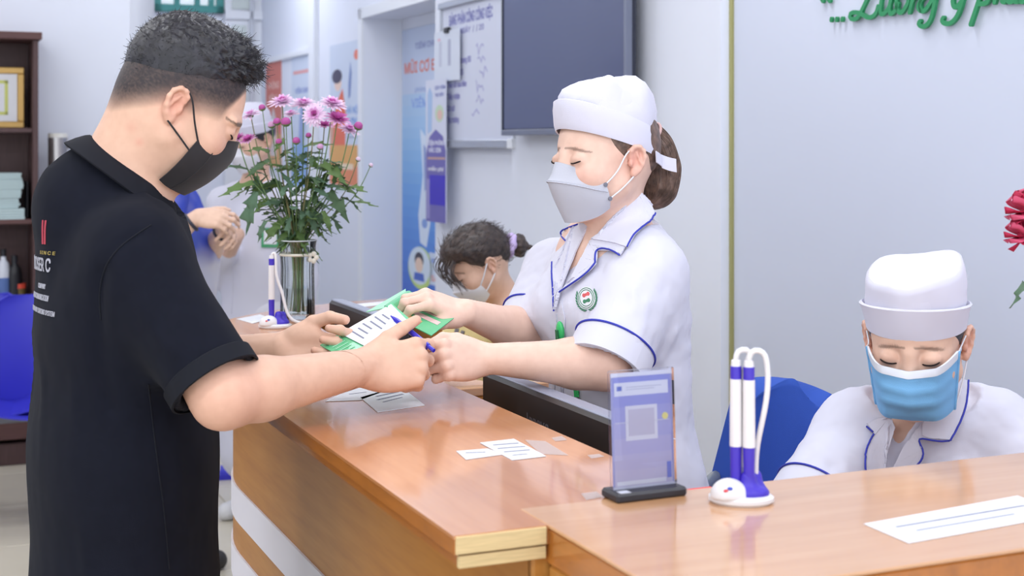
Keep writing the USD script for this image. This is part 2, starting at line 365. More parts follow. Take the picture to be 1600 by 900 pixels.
# floor: square tiles over a grout bed
fl = struct('floor', slab(-5.5, 3.6, -2.5, 10.4, -0.06, -0.004), m_grout)
tile_far = []
n_t = 0
for i in range(-9, 6):
    for j in range(-4, 17):
        x0, y0 = i * 0.6, j * 0.6; p = B(x0 + 0.3, y0 + 0.3); u = CX + p[0] / max(p[1], 0.1) * FPX
        t = bbox(x0 + 0.0025, x0 + 0.5975, y0 + 0.0025, y0 + 0.5975, -0.012, 0.0, 0.0015)
        if 4.2 < p[1] < 9.5 and -260 < u < 480 and n_t < 120: obj('tile', t, m_floor, fl); n_t += 1
        else: tile_far.append(t)
obj('tile_field', cat(tile_far), m_floor, fl, kind='stuff')
struct('ceiling', slab(-5.5, 3.6, -2.5, 10.4, 3.0, 3.06), m_ceil)
m_lamp = mat('lamp_diffuser', (245, 248, 255), 0.6, 0.2, emit=1.5)
lamp0 = None
for k, (x, y) in enumerate(LAMPS):
    if lamp0 is None:
        lamp0 = thing('ceiling_lamp', 'flat white fluorescent ceiling lamp panel on the ceiling', 'ceiling lamp', B(x, y, 2.99), TH, 'ceiling lamps')
        obj('housing', bev_box(-0.62, 0.62, -0.19, 0.19, -0.03, 0.008, 0.004), m_white, lamp0, world=False)
        obj('diffuser', bev_box(-0.58, 0.58, -0.15, 0.15, -0.036, -0.031, 0.002), m_lamp, lamp0, world=False)
    else: copy_of(lamp0, B(x, y, 2.99), TH)
# long wall with a doorway (recessed), pillar part, panelled part
D0, D1 = on_wall(680, 0)[0], on_wall(568, 0)[0]; DH = on_wall(680, -2)[1]; DHf = DH
SEAM = on_wall(1141.5, 0)[0]
wr = struct('wall_right', cat([slab(WX, WX + 0.3, SEAM, D0, 0, 3), slab(WX, WX + 0.3, D1, 9.8, 0, 3), slab(WX, WX + 0.3, D0, D1, DH, 3)]), m_wall)
struct('recess_wall', slab(WX + 0.22, WX + 0.3, D0, D1, 0, DH), m_wall, wr)
struct('wall_panel', slab(WX + 0.004, WX + 0.3, -1.2, SEAM - 0.012, 0, 3), m_panel, wr)
struct('trim_1', slab(WX - 0.006, WX + 0.05, SEAM - 0.012, SEAM, 0, 3), m_gold)
xa = on_wall(812, 300)[0]
struct('pillar', slab(WX - 0.035, WX, SEAM, xa, 0, 3), m_wall, wr)
# door frame of the doorway: slim casing
struct('trim_2', cat([slab(WX - 0.012, WX, D1, D1 + 0.07, 0, DH + 0.06), slab(WX - 0.012, WX, D0, D1 + 0.07, DH, DH + 0.06)]), m_white)
struct('trim_3', slab(WX - 0.03, WX, on_wall(498, 0)[0], on_wall(489, 0)[0], 0, 3), m_white)
struct('trim_4', slab(WX - 0.02, WX, on_wall(489, 0)[0], 9.8, on_wall(470, 84)[1] - .015, on_wall(470, 84)[1] + 0.02), m_white)
BKW = 7.05
struct('wall_back', cat([slab(-5.5, 1.13, BKW, BKW + 0.12, 0, 3), slab(1.01, 1.13, BKW, 9.8, 0, 3)]), m_wall)
wf = struct('wall_far', slab(1.0, WX + 0.3, 9.8, 9.92, 0, 3), m_wall)
struct('wall_left', slab(-5.6, -5.5, 0.5, BKW, 0, 3), m_wall)
struct('baseboard_back', slab(-5.5, 1.13, BKW - 0.012, BKW, 0, 0.1), m_white)
# teal window and white door in the far wall
def on_far(u, v, yy=9.8):
    t = (u - CX) / FPX; y = yy / (CT - ST * t); return y * (CT * t + ST), EYE + (HZ - v) * y / FPX
m_teal = mat('teal_paint', (58, 142, 138), 0.4, 0.5)
m_sky = pane('window_glass', (0.96, 0.98, 1.0))
m_bright = mat('frosted_daylight', (226, 234, 240), 0.6, 0.2, emit=0.5)
xl, xr = on_far(238, 0)[0], on_far(347, 0)[0]; zb = on_far(300, 20)[1]
w1 = obj('window_1', cat([slab(xl, xl + .05, 9.74, 9.8, zb, 2.95), slab(xr - .05, xr, 9.74, 9.8, zb, 2.95), slab(xl, xr, 9.74, 9.8, zb, zb + .05), slab(xl, xr, 9.74, 9.8, 2.9, 2.95)]), m_teal, kind='structure')
obj('window_backing', slab(xl + .04, xr - .04, 9.77, 9.79, zb + .04, 2.91), m_bright, w1)
for q in (0.33, 0.62, 0.82): obj('muntin', slab(xl + (xr - xl) * q - .018, xl + (xr - xl) * q + .018, 9.735, 9.785, zb + .04, 2.91), m_teal, w1)
xl, xr = on_far(349, 0)[0], on_far(409, 0)[0]; zt = on_far(370, 22)[1]
d1 = obj('door_1', slab(xl, xr, 9.76, 9.8, 0, 2.95), m_white, kind='structure')
obj('door_panel', slab(xl + .05, xl + .2, 9.745, 9.76, zt + .03, 2.9), mat('pale_green_grey', (205, 214, 212), 0.5), d1)
obj('door_rail', slab(xl, xr, 9.73, 9.765, zt - .04, zt + .02), m_white, d1)
obj('door_post', slab(xl + .17, xl + .20, 9.73, 9.765, 0, 2.9), mat('weathered_white', (200, 204, 214), 0.6), d1)
obj('door_panel', slab(xl + .05, xl + .15, 9.745, 9.76, zt - .6, zt - .08), mat('pale_green_grey', (205, 214, 212), 0.5), d1)
# ================================================================== RECEPTION COUNTER
wood_ramp = [(0.2, lin((164, 106, 46))), (0.5, lin((178, 120, 54))), (0.8, lin((188, 131, 66)))]
m_wood = mat('orange_wood_veneer', (208, 140, 78), 0.45, 0.3, var=0.3, vscale=4, stretch=(14, 1.2, 14), ramp=wood_ramp, coat=0.12, coat_rough=0.2)
m_top = mat('polished_wood_top', (208, 140, 78), 0.42, 0.5, var=0.3, vscale=3.0, stretch=(12, 1.0, 12), ramp=[(0.2, lin((186, 116, 62))), (0.5, lin((200, 133, 80))), (0.8, lin((208, 146, 94)))], coat=1.0, coat_rough=0.09, coat_ior=1.75)
m_top2 = mat('pale_wood_top', (214, 160, 110), 0.4, 0.5, var=0.3, vscale=3.0, stretch=(1.0, 12, 12), ramp=[(0.2, lin((196, 142, 96))), (0.5, lin((206, 155, 110))), (0.8, lin((212, 165, 122)))], coat=1.0, coat_rough=0.12, coat_ior=1.65)
m_edge = mat('dark_wood_edge', (184, 112, 44), 0.35, 0.5, var=0.25, vscale=5, stretch=(10, 2, 10), coat=0.6, coat_rough=0.1)
m_ply = mat('raw_plywood_edge', (226, 200, 150), 0.7, 0.2, var=0.22, vscale=8, stretch=(3, 3, 60))
m_band = mat('white_laminate_band', (226, 224, 234), 0.45, 0.4)
CA, RP, RT = (1.34, 2.9), 0.70, 0.797                # centre and radii (panel, top) of the rounded far corner
XO, XI, YN = 0.543, 0.880, 1.416
def arc(c, r, a0, a1, n=28): return [(c[0] + r * math.cos(a), c[1] + r * math.sin(a)) for a in np.linspace(a0, a1, n)]
top_outline = [(XO, YN), (XI, YN), (XI, 3.12)] + arc((1.12, 3.12), 0.24, math.pi, math.pi / 2, 10) + [(1.30, 3.36), (1.30, CA[1] + RT)] + arc(CA, RT, math.pi / 2 + 0.05, math.pi) + [(XO, 2.6)]
ctr = thing('reception_counter', 'long curved wooden reception counter with two white bands around its front', 'counter', B(0.7, 2.4, 0), TH)
obj('worktop', toB(prism(Polygon(top_outline).buffer(-0.001, join_style=1).buffer(0.001), CZ - 0.004, CZ)), m_top, ctr)
lower = Polygon(top_outline).buffer(-0.008); obj('edge_band', toB(prism(Polygon(top_outline).buffer(-0.0006), CZ - 0.021, CZ - 0.004)), m_edge, ctr)
obj('worktop_edge', toB(prism(lower, CZ - 0.036, CZ - 0.021)), m_edge, ctr)
# raw end of the two layers
obj('raw_end', cat([bbox(XO + .002, 0.652, YN - .003, YN + .002, CZ - .02, CZ - .001, .0005), bbox(XO + .006, 0.652, YN - .001, YN + .006, CZ - .036, CZ - .0225, .0005)]), m_ply, ctr, label='unfinished pale plywood end of the worktop')
def band(r_off, z0, z1, t=0.02):
    o = [(0.64 - r_off, 1.43), (0.64 - r_off, CA[1])] + arc(CA, RP + r_off, math.pi, math.pi / 2)
    i = [(0.64 + t, 1.43), (0.64 + t, CA[1])] + arc(CA, RP - t, math.pi, math.pi / 2)
    return toB(prism(Polygon(o + i[::-1]), z0, z1))
obj('front_panel', band(0, 0.0, CZ - 0.036), m_wood, ctr, smooth=30)
for z0, z1 in ((0.668, 0.738), (0.538, 0.604)): obj('white_band', band(0.004, z0, z1, 0.0), m_band, ctr, smooth=30, label='white laminate band around the front')
obj('end_panel', bbox(0.64, 1.0, 1.425, 1.44, 0, CZ - 0.036), m_wood, ctr)
obj('monitor_shelf', bbox(0.86, 1.06, 1.5, 3.36, 0.735, 0.76), m_wood, ctr)
obj('back_panel', bbox(0.845, 0.865, 1.44, 3.36, 0, CZ - 0.036), m_wood, ctr)
ct2 = thing('reception_counter', 'pale wooden counter across the right foreground, set at a corner to the long one', 'counter', B(1.5, 1.3, 0), TH)
obj('worktop', bbox(0.654, 2.25, 1.135, 1.49, CZ - 0.003, CZ + 0.001, .001), m_top2, ct2)
obj('worktop_edge', bbox(0.656, 2.25, 1.137, 1.488, CZ - 0.045, CZ - 0.003), m_edge, ct2)
obj('side_panel', bbox(0.657, 0.68, 1.15, 1.42, 0, CZ - 0.045), m_wood, ct2)
obj('front_panel', bbox(0.68, 2.25, 1.16, 1.18, 0, CZ - 0.045), m_wood, ct2)
obj('inner_panel', bbox(1.0, 2.25, 1.45, 1.47, 0, CZ - 0.045), m_wood, ct2)
obj('desk_shelf', bbox(0.95, 2.25, 1.47, 1.62, 0.72, 0.745), m_wood, ct2)
# low wooden partition behind the desk
q0 = inB(W(722, 606, 2.95)); zt = q0[2]
par = thing('desk_partition', 'low orange wooden desk partition behind the long counter', 'partition', B(q0[0], q0[1], 0), TH)
obj('board', bbox(q0[0] - .25, q0[0] + .22, q0[1], q0[1] + .02, 0, zt - .02), m_wood, par)
obj('cap', bbox(q0[0] - .255, q0[0] + .225, q0[1] - .004, q0[1] + .024, zt - .02, zt), m_top2, par)
# ================================================================== FLAT PRINTS
class Sheet:
    """a flat printed thing on a plane: layers of thin shapes over a sheet"""
    def __init__(s, name, label, cat_, o, ex, ey, w, h, color, t=0.002, rough=0.5, group=None, coat=0.0, m=None):
        s.ex, s.ey = unit(ex), unit(ey); s.n = np.cross(s.ex, s.ey); s.o = np.asarray(o, float); s.w, s.h, s.t = w, h, t
        s.th = thing(name, label, cat_, s.o, 0, group); s.M = basis(s.o, s.ex, s.ey, s.n); s.rough = rough
        s.sheet = obj('sheet', xform(bev_box(0, w, 0, h, 0, t, 0.0004), s.M), m or mat('print_%02x%02x%02x' % tuple(color), color, rough, 0.4, coat=coat), s.th); s.lev = {}
    def shape(s, poly, color, layer=1, name='print', label=None, th=0.0004, m=None):
        poly = poly.intersection(sbox(0, 0, s.w, s.h)); z = s.t + (layer - 1) * 0.0004
        gs = [g for g in getattr(poly, 'geoms', [poly]) if g.geom_type == 'Polygon' and g.area > 1e-8]
        if gs: return obj(name, xform(cat([prism(g, z, z + th) for g in gs]), s.M), m or mat('print_%02x%02x%02x' % tuple(color), color, s.rough, 0.4), s.th, label=label)
    def rect(s, x0, y0, x1, y1, color, layer=1, **k): return s.shape(sbox(x0 * s.w, y0 * s.h, x1 * s.w, y1 * s.h), color, layer, **k)
    def oval(s, x, y, rx, ry, color, layer=1, **k): return s.shape(affinity.scale(Point(x * s.w, y * s.h).buffer(1, 24), rx * s.w, ry * s.h), color, layer, **k)
    def poly(s, pts, color, layer=1, **k): return s.shape(Polygon([(x * s.w, y * s.h) for x, y in pts]).buffer(0), color, layer, **k)
    def text(s, txt, x, y, h, color, layer=2, bold=True, w=None):
        t = meshkit.text_mesh(txt, h * s.h, 0.0004, bold); sx = (w * s.w / t.extents[0]) if w else 1.0
        t.apply_transform(np.diag([sx, 1, 1, 1])); t.apply_translation((x * s.w, y * s.h, s.t + (layer - 1) * 0.0004))
        obj('lettering', xform(t, s.M), mat('print_%02x%02x%02x' % tuple(color), color, s.rough, 0.4), s.th)
EXW = B(0, -1); EZ = np.array([0, 0, 1.0]); EN = B(-1, 0)
def wall_sheet(name, label, cat_, u0, u1, v0, v1, color, x=WX, **k):
    """v0 top row, v1 bottom row at the left edge u0"""
    a, zt = on_wall(u0, v0, x); b, _ = on_wall(u1, v0, x); _, zb = on_wall(u0, v1, x)
    return Sheet(name, label, cat_, B(x - k.pop('off', 0.0005), a, zb), EXW, EZ, a - b, zt - zb, color, **k)
S = wall_sheet('poster', 'pale blue health poster of a woman in orange, between doorway and flowers', 'poster', 516, 566, 72, 287, (206, 216, 234))
S.rect(0, 0, 1, .28, (226, 170, 100)); S.rect(0, 0, 1, .13, (226, 140, 100), 2); S.rect(0, .28, .5, .5, (214, 170, 150))
S.poly([(.1, .28), (.5, .28), (.52, .5), (.42, .68), (.3, .62), (.15, .5)], (228, 112, 84), 2, name='picture')
S.oval(.27, .72, .11, .055, (236, 206, 190), 2, name='picture'); S.oval(.24, .77, .16, .05, (74, 70, 92), 3, name='picture'); S.oval(.84, .9, .07, .035, (230, 130, 110), 2, name='picture')
S.poly([(.6, .6), (.66, .62), (.7, .78), (.66, .86), (.6, .7)], (120, 140, 190), 2, name='picture')
S.text('HÀ NỘI', .54, .5, .045, (120, 160, 220), w=.38); S.text('VN', .6, .42, .05, (110, 150, 215), w=.24); S.rect(.56, .36, .9, .37, (150, 160, 190), 2); S.rect(.56, .33, .86, .34, (150, 160, 190), 2)
S.rect(.2, .11, .75, .15, (238, 216, 190), 3)
S = wall_sheet('poster', 'blue and white health poster left of the white wall post', 'poster', 456, 489, 83, 330, (208, 218, 236))
S.rect(0, .0, 1, .42, (140, 176, 226)); S.rect(.1, .86, .9, .88, (226, 160, 160), 2); S.text('VIÊM GAN', .18, .74, .03, (120, 140, 205), w=.6)
S.poly([(.35, .42), (.6, .42), (.66, .6), (.52, .72), (.4, .6)], (146, 166, 214), 2, name='picture')
S = wall_sheet('poster', 'narrow red and orange poster near the far corner', 'poster', 416, 440, 94, 260, (214, 120, 106))
S.rect(0, 0, 1, .3, (222, 168, 110)); S.text('PHÒNG', .15, .72, .06, (240, 200, 190), w=.7); S.text('BỆNH', .2, .6, .06, (240, 200, 190), w=.6); S.poly([(.3, .1), (.7, .1), (.66, .45), (.5, .55), (.34, .45)], (224, 210, 210), 2, name='picture')
# roll-up banner in the doorway recess
S = wall_sheet('banner', 'tall blue health banner with round boy portrait in the doorway', 'banner', 629, 700, 48, 640, (196, 208, 232), x=WX + 0.215)
stops = np.array([(74, 108, 208), (80, 122, 214), (88, 138, 220), (100, 152, 226), (116, 168, 230), (138, 184, 232), (160, 196, 234), (178, 204, 234)], float)
for i in range(20):
    f_ = i / 19 * 7; c = tuple(int(np.interp(f_, range(8), stops[:, k])) for k in range(3)); S.rect(0, 0 if i == 0 else .25 + .029 * i, 1, .25 + .029 * (i + 1), c, 1)
S.text('MŨI CƠ BẢN', .05, .885, .027, (228, 120, 92), w=.9); S.text('TIÊM CHỦNG', .3, .945, .014, (140, 150, 200), w=.6); S.text('VIÊM NÃO', .22, .795, .022, (130, 160, 225), w=.7); S.text('phòng ngừa', .3, .835, .012, (150, 170, 215), w=.5)
S.poly([(.42, .74), (.66, .7), (.64, .5), (.56, .44), (.42, .45), (.38, .52), (.48, .62)], (214, 226, 244), 2, name='picture'); S.poly([(.5, .7), (.6, .68), (.6, .6), (.52, .58)], (120, 140, 200), 3, name='picture'); S.oval(.52, .5, .06, .012, (130, 160, 220), 3, name='picture')
S.oval(.42, .385, .27, .054, (196, 222, 130), 3, name='picture'); S.oval(.4, .39, .24, .048, (214, 228, 242), 4, name='picture'); S.oval(.4, .405, .1, .02, (70, 66, 78), 5, name='picture'); S.oval(.4, .392, .085, .019, (236, 208, 190), 6, name='picture'); S.poly([(.28, .352), (.52, .352), (.5, .372), (.3, .372)], (80, 110, 200), 6, name='picture')
S.rect(.62, .35, .98, .43, (208, 220, 240), 3); S.text('MÀI BẨM', .66, .405, .012, (120, 150, 220), 4, w=.28); S.text('SÁC', .66, .36, .014, (226, 150, 130), 4, w=.2)
S.text('HỎI BÁC SĨ', .3, .27, .04, (226, 236, 190), 3, w=.68)
# hanging leaflet over the edge of the doorway
S = wall_sheet('hanging_poster', 'long blue and white poster hanging at the edge of the doorway below the clipped paper', 'poster', 666, 698, 126, 345, (214, 218, 236), x=WX - 0.064)
S.poly([(.02, .0), (.98, .0), (.98, .5), (.85, .6), (.5, .65), (.2, .6), (.02, .48)], (112, 106, 176), 1, name='print'); S.rect(.2, .12, .95, .33, (66, 52, 190), 2)
S.text('TIÊM PHÒNG', .1, .54, .03, (232, 234, 244), 2, w=.8); S.text('VẮC XIN', .14, .49, .03, (232, 234, 244), 2, w=.6); S.rect(.1, .44, .96, .455, (196, 160, 150), 2); S.text('miễn phí', .12, .36, .025, (240, 240, 248), 3, w=.75); S.rect(.05, .02, .2, .3, (150, 146, 200), 2)
S.text('LỊCH TIÊM', .45, .93, .022, (110, 120, 190), 2, w=.5); S.text('TẠI ĐÂY', .45, .88, .022, (110, 120, 190), 2, w=.45); S.oval(.68, .76, .2, .06, (198, 218, 190), 2, name='picture'); S.oval(.7, .75, .12, .035, (226, 190, 180), 3, name='picture')
S.poly([(.1, .62), (.3, .64), (.34, .9), (.2, .95), (.1, .9)], (170, 196, 232), 2, name='picture')
# ---- whiteboard
a, zt = on_wall(702, 16); b, _ = on_wall(815, 16); _, zb = on_wall(702, 219)
S = Sheet('whiteboard', 'whiteboard work roster with blue lettering, partly behind the wall television', 'whiteboard', B(WX - .02, a, zb), EXW, EZ, a - b, zt - zb, (214, 218, 234), t=0.012, rough=0.25)
m_alu = mat('brushed_aluminium', (186, 190, 200), 0.3, 0.5, metal=0.6)
w, h = S.w, S.h
for q in ((-.02, w + .02, -.035, 0.0), (-.02, w + .02, h, h + .03)): obj('frame_rail', xform(bev_box(q[0], q[1], q[2], q[3], -.005, .03, .003), S.M), m_alu, S.th)
for q in ((-.02, 0), (w, w + .02)): obj('frame_rail', xform(bev_box(q[0], q[1], 0, h, -.005, .02, .003), S.M), m_alu, S.th)
obj('rail_end', xform(bev_box(w - .03, w + .022, -.038, .003, -.006, .034, .003), S.M), m_white, S.th)
blue = (96, 96, 176); pale = (176, 176, 214)
S.text('BẢNG PHÂN CÔNG CÔNG VIỆC', .1, .865, .075, blue, w=.62); S.text('NGÀY  /  / 20', .26, .79, .04, (130, 130, 190), w=.34)
for i, (tx, tw) in enumerate((('Trưởng ca', .2), ('Thực hiện chung BS', .44), ('Cấp cứu BS', .3), ('Theo dõi sau tiêm', .36), ('Tiếp nhận', .24), ('Cơ sở', .14), ('Trực trường', .22))):
    S.text(tx, .07, .66 - .088 * i, .042, (116, 112, 186), bold=True, w=tw * .8)
for (x, y, s_) in ((.52, .58, 1), (.55, .49, 2), (.5, .39, 3), (.5, .29, 4), (.44, .2, 5), (.5, .66, 6)):
    rr = np.random.default_rng(s_); pts = np.c_[np.linspace(0, .1, 7), rr.normal(0, .018, 7)] * [w, h]
    S.shape(LineString(pts + [x * w, y * h]).buffer(.004), pale, 2, name='handwriting')
S.oval(.03, .82, .02, .035, (170, 200, 120), 2, name='sticker')
# paper clipped over the corner of the board
P_ = wall_sheet('paper_sheet', 'white paper sheets clipped over the left edge of the whiteboard', 'paper', 679, 719, 52, 129, (216, 222, 236), x=WX - 0.045, off=0.0)
P_.rect(.2, .3, .3, .8, (196, 200, 218)); P_.rect(.55, .3, .66, .82, (180, 184, 206)); P_.oval(.2, .84, .06, .03, (220, 180, 196), name='print')
obj('clip', xform(bev_box(.45 * P_.w, .6 * P_.w, .95 * P_.h, 1.06 * P_.h, -.006, .012, .003), P_.M), mat('black_plastic', (36, 36, 44), 0.4), P_.th, label='small black binder clip')
# ---- television
m_tvb = mat('black_tv_frame', (40, 44, 60), 0.25, 0.5)
m_scr = mat('dark_tv_screen', (78, 86, 122), 0.22, 0.6)
tx = WX - 0.115; a, zb = on_wall(785, 212, tx); b, _ = on_wall(979, 212, tx); zt = zb + 0.70
tv = thing('television', 'large switched-off flat television on the wall above the standing nurse', 'television', B(tx, (a + b) / 2, zb), TH)
obj('casing', bbox(tx, tx + .04, b, a, zb, zt, .006), m_tvb, tv)
obj('screen', bbox(tx - .0015, tx + .01, b + .018, a - .018, zb + .025, zt - .018, .001), m_scr, tv)
obj('bezel', cat([bbox(tx - .006, tx + .004, b, a, zb, zb + .022, .002)]), mat('grey_tv_bezel', (120, 126, 146), 0.3, 0.5, metal=0.3), tv)
obj('bezel', cat([bbox(tx - .006, tx + .02, b - .004, b + .012, zb, zt, .002)]), mat('grey_tv_bezel', (120, 126, 146), 0.3), tv)
obj('bezel', cat([bbox(tx - .005, tx + .004, a - .015, a, zb, zt, .002)]), m_tvb, tv)
obj('wall_bracket', bbox(tx + .035, WX - .001, (a + b) / 2 - .2, (a + b) / 2 + .2, zb + .1, zb + .5, .004), m_tvb, tv)
# ---- green raised lettering on the panel wall
m_green = mat('green_acrylic_letters', (38, 140, 88), 0.35, 0.5)
ml, zl = on_wall(1400, 30)
let = thing('wall_lettering', 'raised green script lettering at the top of the grey wall panel', 'lettering', B(WX, ml, zl), 0)
strokes = {'quotation_mark': [[(10, -40), (14, -15), (28, 10)], [(62, -42), (66, -15), (80, 8)]],
 'dot': [[(93, 147), (92, 158)]], 'dot_2': [[(135, 146), (134, 157)]], 'dot_3': [[(179, 145), (177, 156)]],
 'letter_l': [[(430, -120), (400, -60), (360, 20), (320, 105), (280, 150), (245, 145), (240, 112), (280, 96), (340, 116), (390, 138), (430, 118), (458, 50)]],
 'letter_u': [[(500, -70), (478, 60), (486, 112), (520, 92), (560, 0), (580, -60)], [(580, -60), (548, 70), (556, 108), (592, 84), (615, 30)], [(590, -60), (618, -80)]],
 'letter_o': [[(660, -70), (612, -20), (606, 60), (630, 100), (672, 60), (690, -20), (668, -70), (700, -90)]],
 'letter_n': [[(742, -60), (704, 96)], [(716, 50), (760, -30), (796, -40), (790, 10), (772, 60), (790, 84)]],
 'letter_g': [[(880, -50), (820, -20), (786, 50), (804, 88), (850, 50), (905, -50)], [(915, -60), (888, 80), (852, 180), (806, 208), (776, 182), (788, 166)]],
 'letter_y': [[(1064, -60), (1042, 20), (1058, 56), (1104, 20), (1136, -60)], [(1140, -70), (1102, 60), (1052, 158), (992, 186), (958, 160), (968, 140)]],
 'letter_p': [[(1270, -70), (1182, 190)], [(1246, 0), (1290, -50), (1330, -40), (1322, 0), (1290, 28), (1254, 30)]],
 'letter_h': [[(1410, -120), (1368, 18)], [(1384, -30), (1420, -60), (1440, -40), (1430, 10), (1446, 16)]],
 'letter_a': [[(1540, -60), (1490, -40), (1476, 8), (1500, 14), (1540, -40), (1530, 10), (1550, 12)]], 'letter_i': [[(1590, -60), (1572, 8), (1590, 14)]]}
for nm, ss in strokes.items():
    polys = []
    for st in ss:
        q = spline([(x, y, 0) for x, y in st], 30) if len(st) > 2 else np.array([(x, y, 0) for x, y in st], float)
        wp = [on_wall(1280 + x / 5.0, y / 5.0, WX - .01) for x, y, _ in q]
        polys.append(LineString([(-s1, z) for s1, z in wp]).buffer(0.0058))
    from shapely import union_all
    u_ = union_all(polys).simplify(0.0004)
    M = basis(B(WX, 0, 0), EXW, EZ, EN)
    obj(nm.rstrip('_23'), xform(cat([prism(g, 0.003, 0.011) for g in getattr(u_, 'geoms', [u_])]), M), m_green, let, smooth=30)
# ---- bookcase
m_dark = mat('dark_brown_wood', (92, 68, 68), 0.5, 0.4, var=0.3, vscale=6, stretch=(20, 20, 1.5))
m_dark2 = mat('red_brown_wood', (104, 72, 70), 0.5, 0.4, var=0.25, vscale=6, stretch=(1.5, 20, 20))
bx = inB(W(60, 228, 6.42)); XR, YF = bx[0], bx[1]; BT = 1.45 + (228 - 52) / FPX * 6.42
bz = lambda v: EYE + (HZ - v) * 6.45 / FPX
bc = thing('bookcase', 'tall dark brown bookcase against the back wall on the left', 'bookcase', B(XR - .8, YF, 0), TH)
XL = XR - 1.6
obj('side_panel', bbox(XR - .025, XR, YF, 7.04, 0, BT - .03), m_dark, bc); obj('side_panel', bbox(XL, XL + .025, YF, 7.04, 0, BT - .03), m_dark, bc)
obj('top_board', bbox(XL - .02, XR + .015, YF - .02, 7.04, BT - .03, BT + .004), m_dark2, bc)
obj('back_board', bbox(XL + .02, XR - .02, 7.02, 7.04, .05, BT - .03), m_dark, bc)
for v in (200, 342, 478): obj('shelf', bbox(XL + .025, XR - .025, YF + .01, 7.02, bz(v) - .022, bz(v)), m_dark2 if v != 200 else m_dark, bc)
obj('door', bbox(XL + .8, XR - .03, YF - .005, YF + .015, .12, bz(478) - .03), m_dark2, bc); obj('door', bbox(XL + .03, XL + .795, YF - .005, YF + .015, .12, bz(478) - .03), m_dark2, bc)
obj('plinth', bbox(XL + .02, XR - .02, YF + .02, 7.03, 0, .1), m_dark, bc)
# certificate in a gilt frame on the upper shelf
c0 = bx[0] - .055; cw = .52; zb, zt = bz(200), bz(105)
ft = thing('framed_certificate', 'framed certificate with gilt frame and green inner border on the bookcase', 'picture frame', B(c0 - cw, YF + .1, zb), TH)
gold = mat('gilt_frame', (196, 158, 92), 0.35, 0.5, metal=0.4)
yy = YF + .08
for q in ((c0 - cw, c0, zb, zb + .03), (c0 - cw, c0, zt - .03, zt), (c0 - cw, c0 - cw + .03, zb + .03, zt - .03), (c0 - .03, c0, zb + .03, zt - .03)): obj('frame_bar', bbox(q[0], q[1], yy, yy + .025, q[2], q[3], .004), gold, ft)
obj('certificate', bbox(c0 - cw + .028, c0 - .028, yy + .008, yy + .02, zb + .028, zt - .028), mat('certificate_paper', (224, 224, 230), 0.4), ft)
gb = mat('yellow_green_print', (206, 210, 120), 0.6)
for q in ((c0 - cw + .07, c0 - .07, zb + .06, zb + .075), (c0 - cw + .07, c0 - .07, zt - .075, zt - .06), (c0 - .085, c0 - .07, zb + .06, zt - .06)): obj('printed_border', bbox(q[0], q[1], yy + .0065, yy + .009, q[2], q[3], .0005), gb, ft)
obj('printed_text', cat([bbox(c0 - .3, c0 - .12, yy + .0065, yy + .009, z - .004, z, .0004) for z in np.linspace(zb + .11, zt - .11, 5)]), mat('grey_print', (170, 170, 182), 0.6), ft)
# stacks of pale green paper
pg = mat('pale_green_paper', (196, 216, 218), 0.7, 0.3, var=0.15, vscale=120, stretch=(1, 1, 40)); dk = mat('black_plastic', (36, 36, 44), 0.4)
r3 = np.random.default_rng(3); z = bz(342)
names = ['lowest', 'second', 'third', 'fourth', 'topmost']
for k_, hh in enumerate((.05, .045, .04, .042, .03)):
    dx, dy = r3.normal(0, .006, 2); x1 = bx[0] - .07 + dx
    st = thing('paper_ream', f'pale green stack of papers, {names[k_]} of the pile on the middle bookcase shelf', 'paper stack', B(x1 - .15, YF + .18, z), TH)
    sh = [bbox(x1 - .3 + e, x1 + e, YF + .03 + dy, YF + .25, z + i * hh / 4, z + (i + .93) * hh / 4, .0015) for i, e in enumerate(r3.normal(0, .002, 4))]
    for s_ in sh: obj('paper_bundle', s_, pg, st)
    z += hh + .001
for k_, (x, nm) in enumerate(((bx[0] - .06, 'right'), (bx[0] - .385, 'left'))):
    st = thing('bookend', f'black metal bookend at the {nm} end of the green paper pile', 'bookend', B(x, YF + .15, bz(342)), TH)
    obj('plate', bbox(x + .014, x + .018, YF + .05, YF + .2, bz(342), bz(342) + .17, .001), dk, st); obj('foot', bbox(x - .0, x + .018, YF + .05, YF + .2, bz(342), bz(342) + .003, .001), dk, st)
# bottles and tins on the lower shelf
zs = bz(478)
def sx(u): return inB(W(u, 400, 6.5))[0]
def bottle(u, r, h, label, body, capc, kind='bottle', band_c=None):
    x = sx(u); p = B(x, YF + .1, zs); t = thing('bottle' if kind == 'bottle' else 'tin_can', label, kind, p, TH)
    if kind == 'bottle':
        obj('body', lathe([(0, 0), (r, .004), (r, h * .62), (r * .8, h * .75), (r * .4, h * .82), (r * .4, h * .88), (0, h * .88)], 20, p), mat('shelf_' + body[0], body[1], 0.3), t, smooth=40)
        obj('cap', lathe([(r * .42, h * .87), (r * .45, h), (0, h), (0, h * .87)], 16, p), mat('shelf_' + capc[0], capc[1], 0.4), t, smooth=40)
    else:
        obj('body', lathe([(0, 0), (r, .003), (r, h * .78), (0, h * .78)], 20, p), mat('shelf_' + body[0], body[1], 0.3), t, smooth=40)
        obj('lid', lathe([(0, h * .78), (r * 1.05, h * .78), (r * 1.05, h), (0, h)], 20, p), mat('shelf_' + capc[0], capc[1], 0.4), t, smooth=40)
    if band_c: obj('paper_label', lathe([(r + .0008, h * .15), (r + .0008, h * .5), (r + .0002, h * .5), (r + .0002, h * .15)], 20, p), mat('shelf_' + band_c[0], band_c[1], 0.6), t, smooth=40)
bottle(4, .03, .26, 'white plastic bottle with dark cap at the left end of the lower bookcase shelf', ('white', (222, 226, 236)), ('black', (30, 30, 36)), band_c=('blue', (92, 120, 180)))
